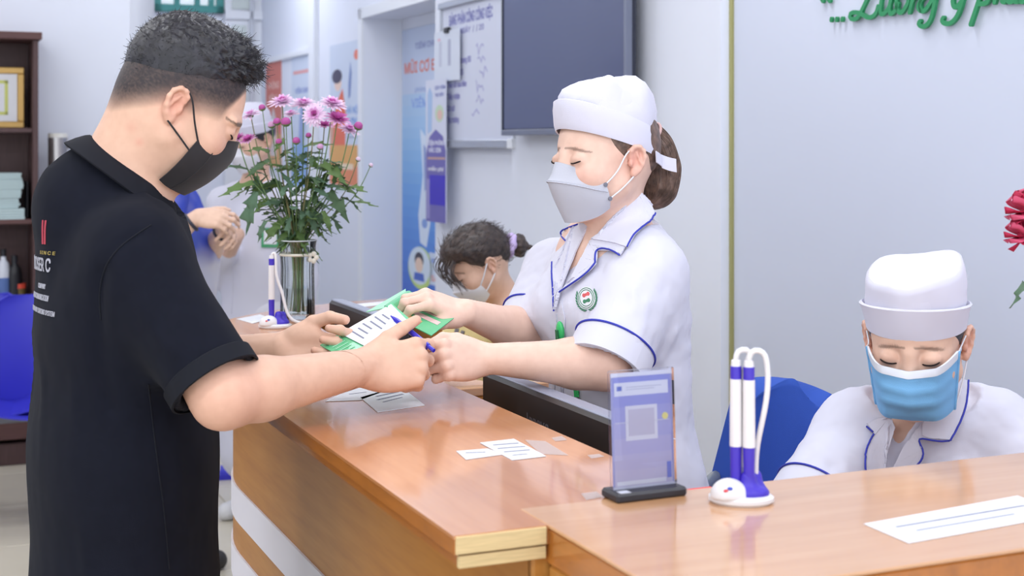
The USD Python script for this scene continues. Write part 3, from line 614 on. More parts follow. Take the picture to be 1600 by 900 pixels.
bottle(22, .033, .23, 'black bottle behind the small jar on the lower bookcase shelf', ('black', (30, 30, 36)), ('black', (30, 30, 36)))
bottle(29, .03, .1, 'small olive jar with orange-red lid on the lower bookcase shelf', ('olive', (120, 104, 62)), ('red', (226, 82, 62)), kind='jar')
bottle(-14, .03, .22, 'dark brown bottle partly cut by the picture edge on the lower shelf', ('brown', (70, 50, 46)), ('black', (30, 30, 36)))
# side table with flask and kettle behind the bookcase
m_steel = mat('brushed_steel', (176, 172, 172), 0.28, 0.5, metal=0.85); m_cream = mat('cream_plastic', (222, 220, 214), 0.5)
tx_, ty_ = inB(W(92, 300, 6.9))[:2]; zt_ = EYE + (HZ - 292) * 6.85 / FPX
st = thing('side_table', 'narrow dark side table right of the bookcase, mostly behind the man', 'table', B(tx_ + .2, ty_, 0), TH)
obj('table_top', bbox(XR + .02, XR + .55, 6.72, 7.03, zt_ - .03, zt_), m_dark2, st)
for x in (XR + .05, XR + .5):
    for y in (6.75, 6.99): obj('leg', bbox(x, x + .03, y, y + .03, 0, zt_ - .03), m_dark, st)
fl_ = thing('vacuum_flask', 'tall steel and cream vacuum flask beside the bookcase', 'flask', B(inB(W(80, 300, 6.85))[0], 6.86, zt_), TH)
p = B(inB(W(80, 300, 6.85))[0], 6.86, zt_); r_ = 14 * 6.85 / FPX; H_ = 83 * 6.85 / FPX
obj('base', lathe([(0, 0), (r_, .004), (r_ * .95, H_ * .36), (0, H_ * .36)], 24, p), m_cream, fl_, smooth=40)
obj('barrel', lathe([(0, H_ * .36), (r_, H_ * .36), (r_, H_ * .92), (0, H_ * .92)], 24, p), m_steel, fl_, smooth=40, label='steel barrel')
obj('lid', lathe([(0, H_ * .92), (r_ * 1.02, H_ * .92), (r_ * .98, H_), (0, H_)], 24, p), m_cream, fl_, smooth=40)
p = B(inB(W(106, 300, 6.85))[0], 6.86, zt_); kt = thing('kettle', 'steel kettle behind the man beside the vacuum flask', 'kettle', p, TH)
obj('body', lathe([(0, 0), (.075, .005), (.085, .06), (.07, .12), (.03, .145), (0, .15)], 24, p), m_steel, kt, smooth=40)
obj('handle', tube(spline([p + [-.06, 0, .11], p + [-.04, 0, .19], p + [.04, 0, .19], p + [.06, 0, .11]], 14), .007), dk, kt, smooth=True); obj('spout', tube([p + [-.06, -.01, .06], p + [-.11, -.02, .12]], [.016, .01]), m_steel, kt, smooth=True)
# ---- blue waiting chairs in front of the bookcase
m_blue = mat('blue_plastic', (52, 52, 190), 0.35, 0.5); m_grey = mat('grey_metal', (120, 122, 130), 0.4, 0.5, metal=0.5)
def waiting_chair(u, label):
    p = W(u, 228, 5.7); ex = B(1, 0); ey = B(0, 1)
    t = thing('waiting_chair', label, 'chair', (p[0], p[1], 0), TH, None)
    X, Z = np.meshgrid(np.linspace(-1, 1, 13), np.linspace(0, 1, 13)); wd = .225 * (1 - .25 * np.clip(Z - .6, 0, 1) ** 1.5 * 2)
    wd = np.where(Z > .85, wd * np.sqrt(np.clip(1 - ((Z - .85) / .2) ** 2, .05, 1)), wd)
    G = np.stack([X * wd, .02 + .04 * X ** 2 * -1 + .1 * (Z - .5) ** 2 + .08 * Z, .40 + Z * .44], -1)
    obj('backrest', thick_sheet(G, .006), m_blue, t, smooth=50, world=False)
    Y = Z; G = np.stack([X * .22, -.42 + Y * .44, .41 + .03 * X ** 2 + .03 * (Y - .6) ** 2], -1)
    obj('seat', thick_sheet(G, .006), m_blue, t, smooth=50, world=False)
    obj('support', cat([bev_box(-.03, .03, -.25, .0, .36, .4), bev_box(-.025, .025, -.16, -.11, .0, .36)]), m_grey, t, world=False)
    obj('foot', bev_box(-.03, .03, -.38, .1, 0, .03), m_grey, t, world=False)
    return t
waiting_chair(68, 'blue plastic waiting chair whose back shows behind the man')
waiting_chair(-38, 'blue plastic waiting chair cut by the left picture edge')
p = W(50, 660, 5.66); bm = obj('bench_beam', bbox(inB(p)[0] - 1.2, inB(p)[0] + .5, inB(p)[1] - .13, inB(p)[1] - .08, .365, .415), m_grey); tag(bm, 'grey metal beam joining the blue waiting chairs', 'beam')
# slipper on the floor
p = W(344, 743, 6.15); p[2] = 0
sl = thing('slipper', 'blue plastic slipper on the floor between the man and the counter', 'slipper', p, 0)
obj('sole', xform(prism(affinity.scale(Point(0, 0).buffer(1, 24), .13, .048), 0, .022), basis(p, unit([1, .2, 0]), unit([-.2, 1, 0]), EZ)), m_blue, sl, smooth=30)
G = np.stack([np.stack([np.full(9, .0 + .1 * k / 5), .046 * np.cos(a_), .02 + .035 * np.sin(a_) * (1 - .1 * k)], -1) for k in range(6) for a_ in [np.linspace(0, np.pi, 9)]])
obj('strap', xform(thick_sheet(G, .003), basis(p, unit([1, .2, 0]), unit([-.2, 1, 0]), EZ)), m_blue, sl, smooth=50)
# ================================================================== PEOPLE: shared anatomy
SKIN = lin((232, 190, 166)); LIPC = lin((196, 120, 112)); HAIRC = lin((34, 32, 38))
m_skin = usdkit.material(stage, '/World/Looks/skin', {'a': ('attribute', {'attribute': 'Col'}), 'g': ('texture_coordinate', {}), 'n': ('noise_texture', {'scale': 60.0, 'detail': 4.0}),
    'r': ('rgb_ramp', {'ramp': [(0.3, (0.93, 0.90, 0.89)), (0.7, (1, 1, 1))]}), 'mx': ('mix', {'mix_type': 'multiply', 'fac': 1.0}), 'n2': ('noise_texture', {'scale': 900.0, 'detail': 2.0}), 'b': ('bump', {'strength': 0.12, 'distance': 0.0006}),
    'p': ('principled_bsdf', {'roughness': 0.48, 'specular_ior_level': 0.35})},
    [('a.color', 'mx.color1'), ('g.object', 'n.vector'), ('n.fac', 'r.fac'), ('r.color', 'mx.color2'), ('mx.color', 'p.base_color'), ('g.object', 'n2.vector'), ('n2.fac', 'b.height'), ('b.normal', 'p.normal')], surface='p.BSDF')
def hairmat(name, c, c2):
    return usdkit.material(stage, '/World/Looks/' + name, {'g': ('texture_coordinate', {}), 'n': ('noise_texture', {'scale': 90.0, 'detail': 3.0}), 'r': ('rgb_ramp', {'ramp': [(0.3, lin(c)), (0.75, lin(c2))]}),
        'p': ('principled_bsdf', {'roughness': 0.42, 'specular_ior_level': 0.5})}, [('g.object', 'n.vector'), ('n.fac', 'r.fac'), ('r.color', 'p.base_color')], surface='p.BSDF')
m_hair = hairmat('black_hair', (24, 23, 28), (46, 45, 54)); m_brown = hairmat('brown_hair', (76, 58, 50), (134, 106, 92)); m_brown2 = hairmat('dark_brown_hair', (44, 38, 40), (84, 70, 64))
m_lash = mat('dark_lashes', (40, 30, 30), 0.6, 0.2); m_eye = mat('eye_white', (214, 206, 204), 0.2, 0.6); m_iris = mat('dark_iris', (34, 24, 22), 0.15, 0.6)

class Head:
    """an adult head: c = point between the ears, R columns forward, left, up"""
    def __init__(s, c, fwd, up, sc=1.0, jaw=1.0, female=False):
        s.c, s.R, s.s, s.jaw, s.female = np.asarray(c, float), frame(fwd, up), sc, jaw, female; s.cran = .087; s.bt, s.bw = (.0031, .62) if female else (.0042, .8)
    def L(s, *p): return s.c + s.s * (np.asarray(p, float).reshape(-1, 3) @ s.R.T).squeeze()
    def inv(s, P): return (np.asarray(P) - s.c) @ s.R / s.s
    def build(s, b):
        L, R, k = s.L, s.R, s.s; E = lambda p, r, kk=.02, op='u', RR=None: b.ell(L(*p), np.array(r) * k, R if RR is None else R @ RR, kk, op); j = s.jaw
        K = lambda p, q, r1, r2, kk=.02, op='u': b.cone(L(*p), L(*q), r1 * k, r2 * k, kk, op)
        E((-.012, 0, .032), (.097, .075, s.cran)); E((-.042, 0, .008), (.060, .063, .066), .03)
        E((.034, 0, -.028), (.058, .060 * j, .080), .03)
        for y in (-1, 1):
            K((.004, y * .053 * j, -.052), (.062, y * .013, -.092), .019, .0145, .03)
            E((.056, y * .039, -.030), (.026, .023, .024), .025)
            E((.088, y * .031, .004), (.012, .019, .011), .014, 's')
            E((.0785, y * .031, .0005), (.0132, .0165, .0115), .008)
            E((.0935, y * .0115, -.037), (.0095, .008, .0075), .007)
            (None if s.female else K((.086, y * .014, .021), (.078, y * .047, .020), .0075, .006, .012))
        K((.088, 0, .008), (.1015, 0, -.032), .0075, .0100, .014)
        E((.070, 0, -.091), (.016, .019, .015), .02)
        E((.0915, 0, -.0625), (.010, .021, .0065), .006); E((.0895, 0, -.0735), (.010, .018, .0070), .006); E((.1015, 0, -.068), (.007, .024, .0014), .003, 's')
        for y in (-1, 1):                                # ear: rim, lobe, hollow
            o = np.array([-.012, y * .0735, -.006]); A = lambda a, r, dy=0.0: o + np.array([-.004 + r * .62 * math.cos(a) - .25 * r * math.sin(a), y * (.007 + dy + .006 * (math.cos(a) < 0)), r * math.sin(a)])
            pts = [A(a, .029) for a in np.linspace(-.35 * np.pi, -1.62 * np.pi, 12)][::-1]
            V3 = lambda dx, dy, dz: o + np.array([dx * .84, y * dy, dz * .84])
            ring = [V3(.010, .002, .010), V3(.010, .007, .022), V3(.002, .010, .030), V3(-.010, .0125, .030), V3(-.019, .0145, .020), V3(-.021, .0145, .006), V3(-.016, .012, -.010), V3(-.008, .0085, -.022), V3(.002, .005, -.030)]
            for p, q in zip(ring[:-1], ring[1:]): K(p, q, .0036, .0036, .004)
            E(V3(.001, .004, -.027), (.0065, .0042, .0072), .006)
            E(V3(-.006, .004, .002), (.0135, .0052, .022), .008)
            E(V3(.000, .0112, -.004), (.0072, .0052, .0092), .005, 's')
            E(V3(.010, .004, -.006), (.0035, .0045, .006), .004)
            K(V3(-.004, .0095, .016), V3(-.011, .0105, -.006), .0023, .0023, .004)
        return s
    def neck(s, b, base, r0=.052, r1=.060, back=None):
        b.cone(s.L(-.022, 0, -.045), base, r0 * s.s, r1, .035); return s
    def colors(s, V, C, brow=True, hairline=None, browc=(52, 42, 40), flush=0.12):
        """colours of the skin itself: brows, lips, ruddier ears and cheeks"""
        q = s.inv(V); near = (np.linalg.norm(q, axis=1) < .16)
        def mix(w, c): C[near] = C[near] * (1 - w[near, None]) + np.asarray(c) * w[near, None]
        if flush:
            for y in (-1, 1):
                mix(flush * 1.6 * np.exp(-((q - [-.012, y * .08, -.004]) / [.03, .012, .034]).__pow__(2).sum(1)), lin((224, 128, 112)))
                mix(flush * np.exp(-((q - [.07, y * .042, -.03]) / [.03, .022, .02]).__pow__(2).sum(1)), lin((226, 140, 128)))
                mix(.35 * np.exp(-((q - [.085, y * .031, .002]) / [.02, .02, .007]).__pow__(2).sum(1)), lin((186, 132, 112)))
        if brow:
            for y in (-1, 1):
                yy = q[:, 1] * y; zc = .0225 - (.0085 if s.female else .005) * np.clip((yy - .020) / .032, 0, 1); th = s.bt * np.clip(1 - np.abs(yy - .030) / .026, 0, 1) ** .5
                mix(s.bw * np.clip((th - np.abs(q[:, 2] - zc)) / .0015 + .5, 0, 1) * (q[:, 0] > .05) * (yy > .007) * (yy < .054), lin(browc))
        mix(.55 * np.exp(-((q - [.098, 0, -.068]) / [.02, .02, .0085]).__pow__(2).sum(1)), LIPC)
        return C
    def eyes(s, parent, lash=.0014):
        """lowered lids: a lash line along each lid edge, and the sliver of eye below it"""
        for y in (-1, 1):
            c = np.array([.0785, y * .031, .0005]); pts = []; lo = []
            for t in np.linspace(-1, 1.08, 13):
                yy = t * .0142; z = -.0035 - .0022 * (1 - t * t) + .0014 * t * 1.0; r = .0139
                xx = math.sqrt(max(1e-9, 1 - (yy / .0172) ** 2 - ((z) / .0121) ** 2)) * .0137
                pts.append(s.L(*(c + [xx + .0004, y * yy, z])))
            obj('eyelash', tube(pts, np.r_[.0004, np.full(11, lash), .0009] * s.s, 6), m_lash, parent, smooth=True)
def hand(b, wrist, fwd, dorsal, side, sc=1.0, flex=None, spread=(0.12, 0.02, -0.08, -0.18), thumb=None, k=.0035, chub=1.0):
    """side +1: right hand (thumb at local +y), -1: left. flex: four (knuckle, middle, end) bends in radians; thumb: three local points. Returns the local-to-world function."""
    x = unit(fwd); z = unit(np.asarray(dorsal, float) - np.dot(dorsal, x) * x); y = np.cross(z, x) * 1.0
    R = np.stack([x, y * side, z], 1); w = np.asarray(wrist, float)
    L = lambda p: w + sc * (R @ np.asarray(p, float))
    flex = flex or [(0.5, 0.6, 0.4)] * 4
    mc = [(.088, .027, .002), (.092, .006, .005), (.088, -.014, .003), (.080, -.031, -.002)]
    ln = [(.042, .026, .021), (.046, .029, .022), (.042, .027, .022), (.034, .021, .019)]
    rr = [(.0100, .0090, .0080, .0066), (.0102, .0092, .0082, .0067), (.0098, .0088, .0078, .0064), (.0088, .0078, .0070, .0058)]
    S = sc * chub
    for (m, r) in zip(mc, rr):
        b.cone(L((.004, m[1] * .55, -.002)), L((m[0], m[1], m[2] - .004)), .0155 * S, .0115 * S, .012)
    b.ell(L((.045, -.004, -.006)), np.array([.045, .034, .013]) * S, R, .012)
    b.ell(L((.040, -.026, -.010)), np.array([.034, .013, .012]) * S, R, .012)
    tips = []
    for i in range(4):
        p = np.array(mc[i]); a = spread[i]; ang = 0.0; P = [p]; sx, sy = math.cos(a), math.sin(a)
        for f_, l_ in zip(flex[i], ln[i]):
            ang += f_; d = np.array([sx * math.cos(ang), sy * math.cos(ang), -math.sin(ang)]); P.append(P[-1] + d * l_)
        for q in range(3):
            b.cone(L(P[q]), L(P[q + 1]), rr[i][q] * S, rr[i][q + 1] * S, k if q else .006)
            if q: b.ell(L(P[q]), np.full(3, rr[i][q] * 1.06 * S), None, .003)
        tips.append((L(P[3]), L(P[2])))
    th = thumb or [(.050, .046, -.014), (.078, .056, -.020), (.100, .056, -.026)]
    t0 = (.018, .022, -.008)
    b.cone(L(t0), L(th[0]), .0165 * S, .0125 * S, .012); b.ell(L((.034, .026, -.014)), np.array([.028, .016, .014]) * S, R, .012)
    b.cone(L(th[0]), L(th[1]), .0118 * S, .0104 * S, .004); b.cone(L(th[1]), L(th[2]), .0104 * S, .0082 * S, .003)
    tips.append((L(th[2]), L(th[1])))
    return L, R, tips
def skin_parts(b, regions):
    """one surface out of overlapping regions: (step, lo, hi)"""
    return cat([relax(b.mesh(h, lo, hi), 1) for h, lo, hi in regions])
def arm(b, sh, el, wr, r=(.052, .043, .045, .028), k=.02, flat=None):
    sh, el, wr = map(np.asarray, (sh, el, wr))
    b.cone(sh, el, r[0], r[1], k); m = el + (wr - el) * .25
    b.cone(el, m, r[1] * .95, r[2], k); b.cone(m, wr, r[2], r[3], k)
def person(label, loc, group=None): return thing('person', label, 'person', loc, 0, group)
def tint(V, base=SKIN, spots=()):
    C = np.repeat(np.asarray(base)[None], len(V), 0)
    for c, r, col_, w in spots:
        g = w * np.exp(-(np.linalg.norm(V - np.asarray(c), axis=1) / r) ** 2)[:, None]; C = C * (1 - g) + np.asarray(col_) * g
    return C
RED = lin((222, 138, 122)); NAIL = lin((238, 196, 186))
def hand_spots(tips): return [(t, .008, RED, .28) for t, _ in tips]
def cage(P, t=0.0012, sub=2):
    """smooth a coarse sheet (rows, cols, 3) by splines and give it thickness"""
    P = np.asarray(P, float); r, c = P.shape[:2]; n1, n2 = (r - 1) * 2 * sub + 1, (c - 1) * 2 * sub + 1
    A = CubicSpline(np.arange(r), P, axis=0, bc_type='natural')(np.linspace(0, r - 1, n1))
    return CubicSpline(np.arange(c), A, axis=1, bc_type='natural')(np.linspace(0, c - 1, n2))
def shell_strands(m, n, length, direction, jitter=.3, seed=1, keep=None, steps=4, lift=.35, curl=0.0):
    """hair strands growing from the surface of mesh m: direction(p, n) gives the lie of the hair"""
    r = np.random.default_rng(seed); tri = r.choice(len(m.faces), n, p=m.area_faces / m.area_faces.sum()); u = r.random((n, 2)); u = np.where(u.sum(1, keepdims=True) > 1, 1 - u, u)
    a, bb, c = (m.vertices[m.faces[tri][:, i]] for i in range(3)); P = a + u[:, :1] * (bb - a) + u[:, 1:] * (c - a); N = m.face_normals[tri]; out = []
    D = direction(P, N)
    for p, nn, d in zip(P, N, D):
        if keep is not None and not keep(p): continue
        d = d - np.dot(d, nn) * nn; d = unit(d + r.normal(0, jitter, 3)); l = length(p) if callable(length) else length; l *= r.uniform(.6, 1.2); t = np.linspace(0, 1, steps)[:, None]
        w = r.normal(0, curl, 3)
        out.append(p - nn * .002 + l * (t * d * 1.0 + lift * (t - t * t * .8) * nn + w * t * t))
    return out

def limb_ring(a, b, ra, rb, side, t, extra=0.0, n=49):
    """points around a limb() at fraction t of its length"""
    a, b = np.asarray(a, float), np.asarray(b, float); w = unit(b - a); u = unit(np.asarray(side, float) - np.dot(side, w) * w); v = np.cross(w, u)
    r = np.asarray(ra, float) + t * (np.asarray(rb, float) - np.asarray(ra, float)) + extra; A = np.linspace(0, 2 * np.pi, n)
    return a + t * (b - a) + np.cos(A)[:, None] * r[0] * u + np.sin(A)[:, None] * r[1] * v
def sleeve(a, b, ra, rb, side, hem, inner=.0095, hollow=.028):
    """a short sleeve: tapered limb, cut square at fraction hem and hollow near its end"""
    s = Body(); a, b = np.asarray(a, float), np.asarray(b, float); w = unit(b - a); L = np.linalg.norm(b - a)
    s.limb(a, b, ra, rb, side, .001); h = a + (b - a) * hem; s.cut(h, w, .004)
    ra, rb = np.asarray(ra, float), np.asarray(rb, float); f0 = hem - hollow / L
    s.limb(a + (b - a) * f0, a + (b - a) * (hem + .3), ra + f0 * (rb - ra) - inner, ra + (hem + .3) * (rb - ra) - inner, side, .004, 's')
    return s
def hem_band(a, b, ra, rb, side, t0, t1, extra=.0035):
    return grid_mesh(np.array([limb_ring(a, b, ra, rb, side, t0, .0), limb_ring(a, b, ra, rb, side, t0 + .01, extra), limb_ring(a, b, ra, rb, side, t1, extra), limb_ring(a, b, ra, rb, side, t1 + .004, extra - .003)]))

def legs(parent, hips, feet, m, m_shoe, r=(.088, .062, .045), knees=None, toe=(1, 0, 0), name='trousers', sole_c=None):
    """a pair of trouser legs from the hips to the feet, and shoes"""
    t = Body(); toe = unit(toe)
    for i in (0, 1):
        h, f = np.asarray(hips[i], float), np.asarray(feet[i], float); k = np.asarray(knees[i], float) if knees is not None else (h + f) / 2 + toe * .02; an = f + [0, 0, .09]
        t.cone(h, k, r[0], r[1], .05); t.cone(k, an, r[1], r[2], .03)
    t.cone(hips[0], hips[1], r[0] * 1.05, r[0] * 1.05, .06)
    obj(name, relax(t.mesh(.012), 1), m, parent, smooth=True)
    for i in (0, 1):
        f = np.asarray(feet[i], float); s_ = Body(); s_.cone(f + [0, 0, .045] - toe * .05, f + toe * .13 + [0, 0, .032], .042, .036, .03); s_.cone(f + [0, 0, .05], f + [0, 0, .10], .042, .044, .02); s_.cut([0, 0, .004], (0, 0, -1), .004)
        obj('shoe', s_.mesh(.007), m_shoe, parent, smooth=True)
m_trouser = mat('black_trousers', (34, 36, 44), 0.85, 0.2); m_shoe = mat('dark_shoe_leather', (40, 38, 40), 0.5); m_wtr = mat('white_trousers', (222, 222, 232), 0.8, 0.2); m_wshoe = mat('white_shoe', (220, 220, 224), 0.5)
def rng_box(pts, pad): pts = np.array(pts); return pts.min(0) - pad, pts.max(0) + pad
def outside(m, boxes):
    keep = np.ones(len(m.vertices), bool)
    for lo, hi in boxes: keep &= ~((m.vertices > lo) & (m.vertices < hi)).all(1)
    return trimesh.Trimesh(m.vertices, m.faces[keep[m.faces].any(1)], process=False)
def mask_mesh(h, mk, t=.0014):
    full = np.concatenate([mk, (mk * [1, -1, 1])[:, -2::-1]], 1); G = cage(full); shp = G.shape; G = h.L(G.reshape(-1, 3)).reshape(shp)
    m = thick_sheet(G, t)
    if ((m.triangles_center[:4] - h.c) * m.face_normals[:4]).sum() < 0: m.invert()
    return m
def decal_text(parent, surf, txt, o, ex, ey, hgt, m, width=None, nm='back_print', lift=.0012):
    """lettering wrapped onto a surface: flat letters at o, pushed along ex x ey onto surf"""
    t = meshkit.text_mesh(txt, hgt, .0004, True); t = t.subdivide_to_size(.012); v = t.vertices.copy(); 
    if width: v[:, 0] *= width / np.ptp(v[:, 0])
    ex, ey = unit(ex), unit(ey); n = np.cross(ex, ey); P = o + v[:, :1] * ex + v[:, 1:2] * ey + n * .25
    loc, ray, tri = surf.ray.intersects_location(P, np.repeat(-n[None], len(P), 0), multiple_hits=False)
    out = P - n * .25; out[ray] = loc; out = out + n * (lift + v[:, 2:3]); t.vertices = out
    return obj(nm, t, m, parent)
def nurse_cloth():
    return mat('white_uniform_cotton', (216, 216, 231), 0.8, 0.2, bump=0.25, bscale=1500, sheen=0.15)
m_uni = nurse_cloth(); m_pipe = mat('blue_piping', (58, 66, 176), 0.6, 0.3); m_cap = mat('white_cap_cotton', (216, 215, 231), 0.8, 0.2, bump=0.2, bscale=1500, sheen=0.15)
def cap_ring(h, zc, tilt, rx, ry, x0, n=64):
    """ring in the head's frame; tilt lowers the back"""
    a = np.linspace(np.pi, 3 * np.pi, n); return np.stack([x0 + rx * np.cos(a), ry * np.sin(a), zc + tilt * np.cos(a)], 1)
def ring_sheet(h, rings, t=.002):
    G = np.array(rings); shp = G.shape; P = h.L(G.reshape(-1, 3)).reshape(shp); Q = np.concatenate([P[:, -2:-1], P, P[:, 1:2]], 1); n = np.cross(np.gradient(Q, axis=1), np.gradient(Q, axis=0))[:, 1:-1]; n /= np.linalg.norm(n, axis=2, keepdims=True) + 1e-12; return thick_sheet(P, t, n)
mkn = np.array([[(.046, .0660, -.044), (.064, .056, -.030), (.084, .035, -.014), (.1005, .013, -.004), (.1085, 0, -.001)],
                [(.044, .0680, -.051), (.064, .059, -.044), (.090, .040, -.036), (.112, .017, -.031), (.121, 0, -.030)],
                [(.042, .0690, -.059), (.063, .061, -.054), (.091, .043, -.045), (.116, .018, -.038), (.125, 0, -.036)],
                [(.038, .0670, -.074), (.056, .060, -.076), (.080, .044, -.074), (.103, .021, -.070), (.111, 0, -.068)],
                [(.034, .0600, -.090), (.049, .051, -.102), (.066, .036, -.110), (.083, .018, -.114), (.090, 0, -.115)]])
m_loop = mat('white_elastic', (228, 228, 236), 0.6); m_dot = mat('grey_weld_dot', (120, 122, 134), 0.5)
# ================================================================== THE MAN
mF, mL = np.array([.951, .309, 0]), np.array([-.309, .951, 0])
man = person('man in black polo shirt and black mask holding an open booklet at the counter', (-.60, 2.2, 0))
mh = Head(W(285, 167, 2.18), (.82, .25, -.52), (.50, .15, .85), .965, 1.04)
nb = W(196, 285, 2.18)
SR, SL = W(217, 406, 2.06), W(165, 372, 2.42)
ER, EL_ = W(349, 620, 1.98), W(262, 572, 2.42)
WR, WL = W(568, 573, 2.19), W(440, 546, 2.335)
b = Body(); mh.build(b); mh.neck(b, nb + [.0, 0, -.02], .059, .066)
b.cone(mh.L(-.045, 0, -.02), nb + [-.03, 0, -.02], .05, .062, .03)
b.cone(nb + [0, 0, -.03], SR + [0, 0, .0], .055, .05, .03); b.cone(nb + [0, 0, -.03], SL, .055, .05, .03)
ch, wa = W(185, 430, 2.22), W(190, 760, 2.22)
b.limb(ch, wa, (.16, .095), (.14, .105), mL, .03)
arm(b, SR, ER, WR, (.053, .0445, .044, .0285)); arm(b, SL, EL_, WL, (.052, .044, .043, .028))
# hands: right thumb up, back of the hand to the camera; left thumb up, palm to the camera
hr = hand(b, WR + [.004, 0, -.002], unit(W(644, 562, 2.22) - WR), (-.05, -.9, .35), 1, .98, [(.75, .95, .5), (1.05, 1.15, .6), (1.2, 1.2, .7), (1.3, 1.2, .7)], thumb=[(.048, .046, -.012), (.076, .060, -.016), (.104, .072, -.018)], chub=1.05)
hl = hand(b, WL + [.004, 0, 0], unit(W(514, 554, 2.33) - WL), (.0, .90, -.42), -1, .95, [(.95, 1.05, .6), (1.05, 1.15, .6), (1.15, 1.2, .7), (1.25, 1.2, .7)], thumb=[(.044, .050, -.012), (.074, .060, -.022), (.103, .055, -.032)], chub=1.04)
cR, cL = (WR + ER) / 2, (WL + EL_) / 2
hb = [mh.L(0, 0, 0) - .16, mh.L(0, 0, 0) + [.16, .16, .15]]
parts = [(.003, hb[0], hb[1])]
zcut = hb[0][2] + .004
parts.append((.009, *[np.array(q) for q in ((-1.0, 1.7, .85), (-.14, 2.7, zcut + .006))]))
xw = min(WR[0], WL[0]) - .03
sk = []
for h_, lo, hi in parts: sk.append(relax(b.mesh(h_, lo, hi), 1))
# the coarse body stops where the finer hands begin
body = sk[1]
hbx = []
for wr_, tp in ((WR, hr[2]), (WL, hl[2])):
    lo, hi = rng_box([t for t, _ in tp] + [t for _, t in tp] + [wr_ + [-.03, 0, 0], wr_], .04); lo[0] = wr_[0] - .05; hbx.append((lo, hi))
fine = [relax(b.mesh(.0022, lo, hi), 1) for lo, hi in hbx]
body = outside(body, [(lo + .002, hi - .002) for lo, hi in hbx] + [(hb[0] + .003, hb[1] - .003)])
skin = cat([sk[0], body] + fine)
V = skin.vertices; C_ = tint(V, lin((226, 184, 160)), hand_spots(hr[2]) + hand_spots(hl[2]) + [(ER, .07, RED, .25), (mh.L(-.05, -.05, -.07), .008, RED, .35), (mh.L(-.03, -.06, -.085), .006, RED, .4)])
mh.colors(V, C_, browc=(40, 34, 34), flush=.25)
# short faded hair at the sides and nape is a colour of the scalp
q = mh.inv(V); d_ = np.linalg.norm((q - [-.012, 0, .03]) / [.1, .08, .09], axis=1)
line = -.012 + .018 * np.clip((q[:, 0] - .0) / .06, 0, 1) - .055 * np.clip((-q[:, 0] - .02) / .07, 0, 1)       # lower edge of the fade
fade = np.clip((q[:, 2] - line) / .052, 0, 1) * np.clip((.070 + .25 * np.clip(q[:, 2] - .06, -.03, .1) - q[:, 0]) / .008, 0, 1) * (np.linalg.norm(q, axis=1) < .17) * (np.abs(q[:, 1]) < .0795)
fade = 1 - (1 - np.clip(fade, 0, 1)) ** 2.3; fade = np.where(q[:, 2] < -.09, 0, fade); fz = (meshkit.noise(q * 420, 3) * .14 + .90)
C_ = C_ * (1 - np.clip(fade * fz, 0, .99)[:, None]) + lin((44, 40, 45)) * np.clip(fade * fz, 0, .99)[:, None]
obj('body', skin, m_skin, man, smooth=True, col=C_, nor=b.normals(skin.vertices))
mh.eyes(man)
# hair on top: a tousled mass swept forward
hb_ = Body(); R_ = mh.R; s_ = mh.s; HE = lambda p, r, k=.02: hb_.ell(mh.L(*p), np.array(r) * s_, R_, k)
HE((-.023, 0, .046), (.0965, .0775, .086)); HE((.006, 0, .102), (.062, .062, .044), .03); HE((-.045, 0, .075), (.062, .066, .060), .03); HE((.038, 0, .104), (.030, .054, .025), .02); HE((.054, 0, .104), (.016, .044, .016), .014)
hb_.add('s', lambda p: (lambda q: (q[:, 2] - (.038 + .050 * np.clip((q[:, 0] - .01) / .07, 0, 1) - .085 * np.clip((-q[:, 0] - .005) / .08, 0, 1))) * s_)(mh.inv(p)), mh.c, 1.0, .03)
hb_.add('s', lambda p: (lambda q: (.0785 - np.abs(q[:, 1]) + .14 * (q[:, 2] - .04)) * s_)(mh.inv(p)), mh.c, 1.0, .012)
hm = relax(hb_.mesh(.0024), 1); hn = normals(hm); hq = mh.inv(hm.vertices)
cl = meshkit.noise(hq * [120, 120, 120], 5) * .75 + meshkit.noise(hq * [260, 240, 260], 9) * .45; amp = (.004 + .012 * np.clip((hq[:, 0] + .0) / .08, 0, 1)) * np.clip((hq[:, 2] - .05) / .05, .1, 1)
hm.vertices = hm.vertices + hn * ((cl - .6) * amp)[:, None] * 1.9
hair = obj('hair', hm, m_hair, man, smooth=True)
st = shell_strands(hm, 7000, lambda p: .006 + .006 * np.clip((mh.inv(p)[0] + .03) / .1, 0, 1), lambda P, N: np.repeat((mh.R @ [1, 0, .45])[None], len(P), 0), .5, 4, None, 5, .2, .5)
curves('hair_strand', st, m_hair, hair, .0010, .0004)
# ---- black mask: folded respirator
mk = np.array([[(.044, .0690, -.036), (.062, .058, -.026), (.081, .037, -.014), (.1005, .015, -.004), (.1065, 0, -.002)],
               [(.041, .0710, -.053), (.062, .064, -.047), (.086, .045, -.037), (.107, .018, -.030), (.113, 0, -.030)],
               [(.038, .0705, -.074), (.058, .064, -.070), (.084, .047, -.063), (.103, .019, -.056), (.109, 0, -.055)],
               [(.033, .0640, -.098), (.051, .056, -.098), (.073, .043, -.094), (.091, .020, -.089), (.097, 0, -.087)],
               [(.027, .0520, -.119), (.041, .042, -.122), (.056, .030, -.122), (.070, .014, -.121), (.077, 0, -.120)]])
m_black = mat('black_mask_fabric', (42, 39, 42), 0.75, 0.25, sheen=0.2, bump=0.15, bscale=700)
msk = obj('face_mask', mask_mesh(mh, mk), m_black, man, smooth=40)
_f = np.concatenate([mk, (mk * [1, -1, 1])[:, -2::-1]], 1); _g = cage(_f)
for c_ in (6, -7): obj('mask_seam', tube(mh.L(_g[:, c_] + [.0012, 0, 0]), .0009, 5), m_black, msk, smooth=True)
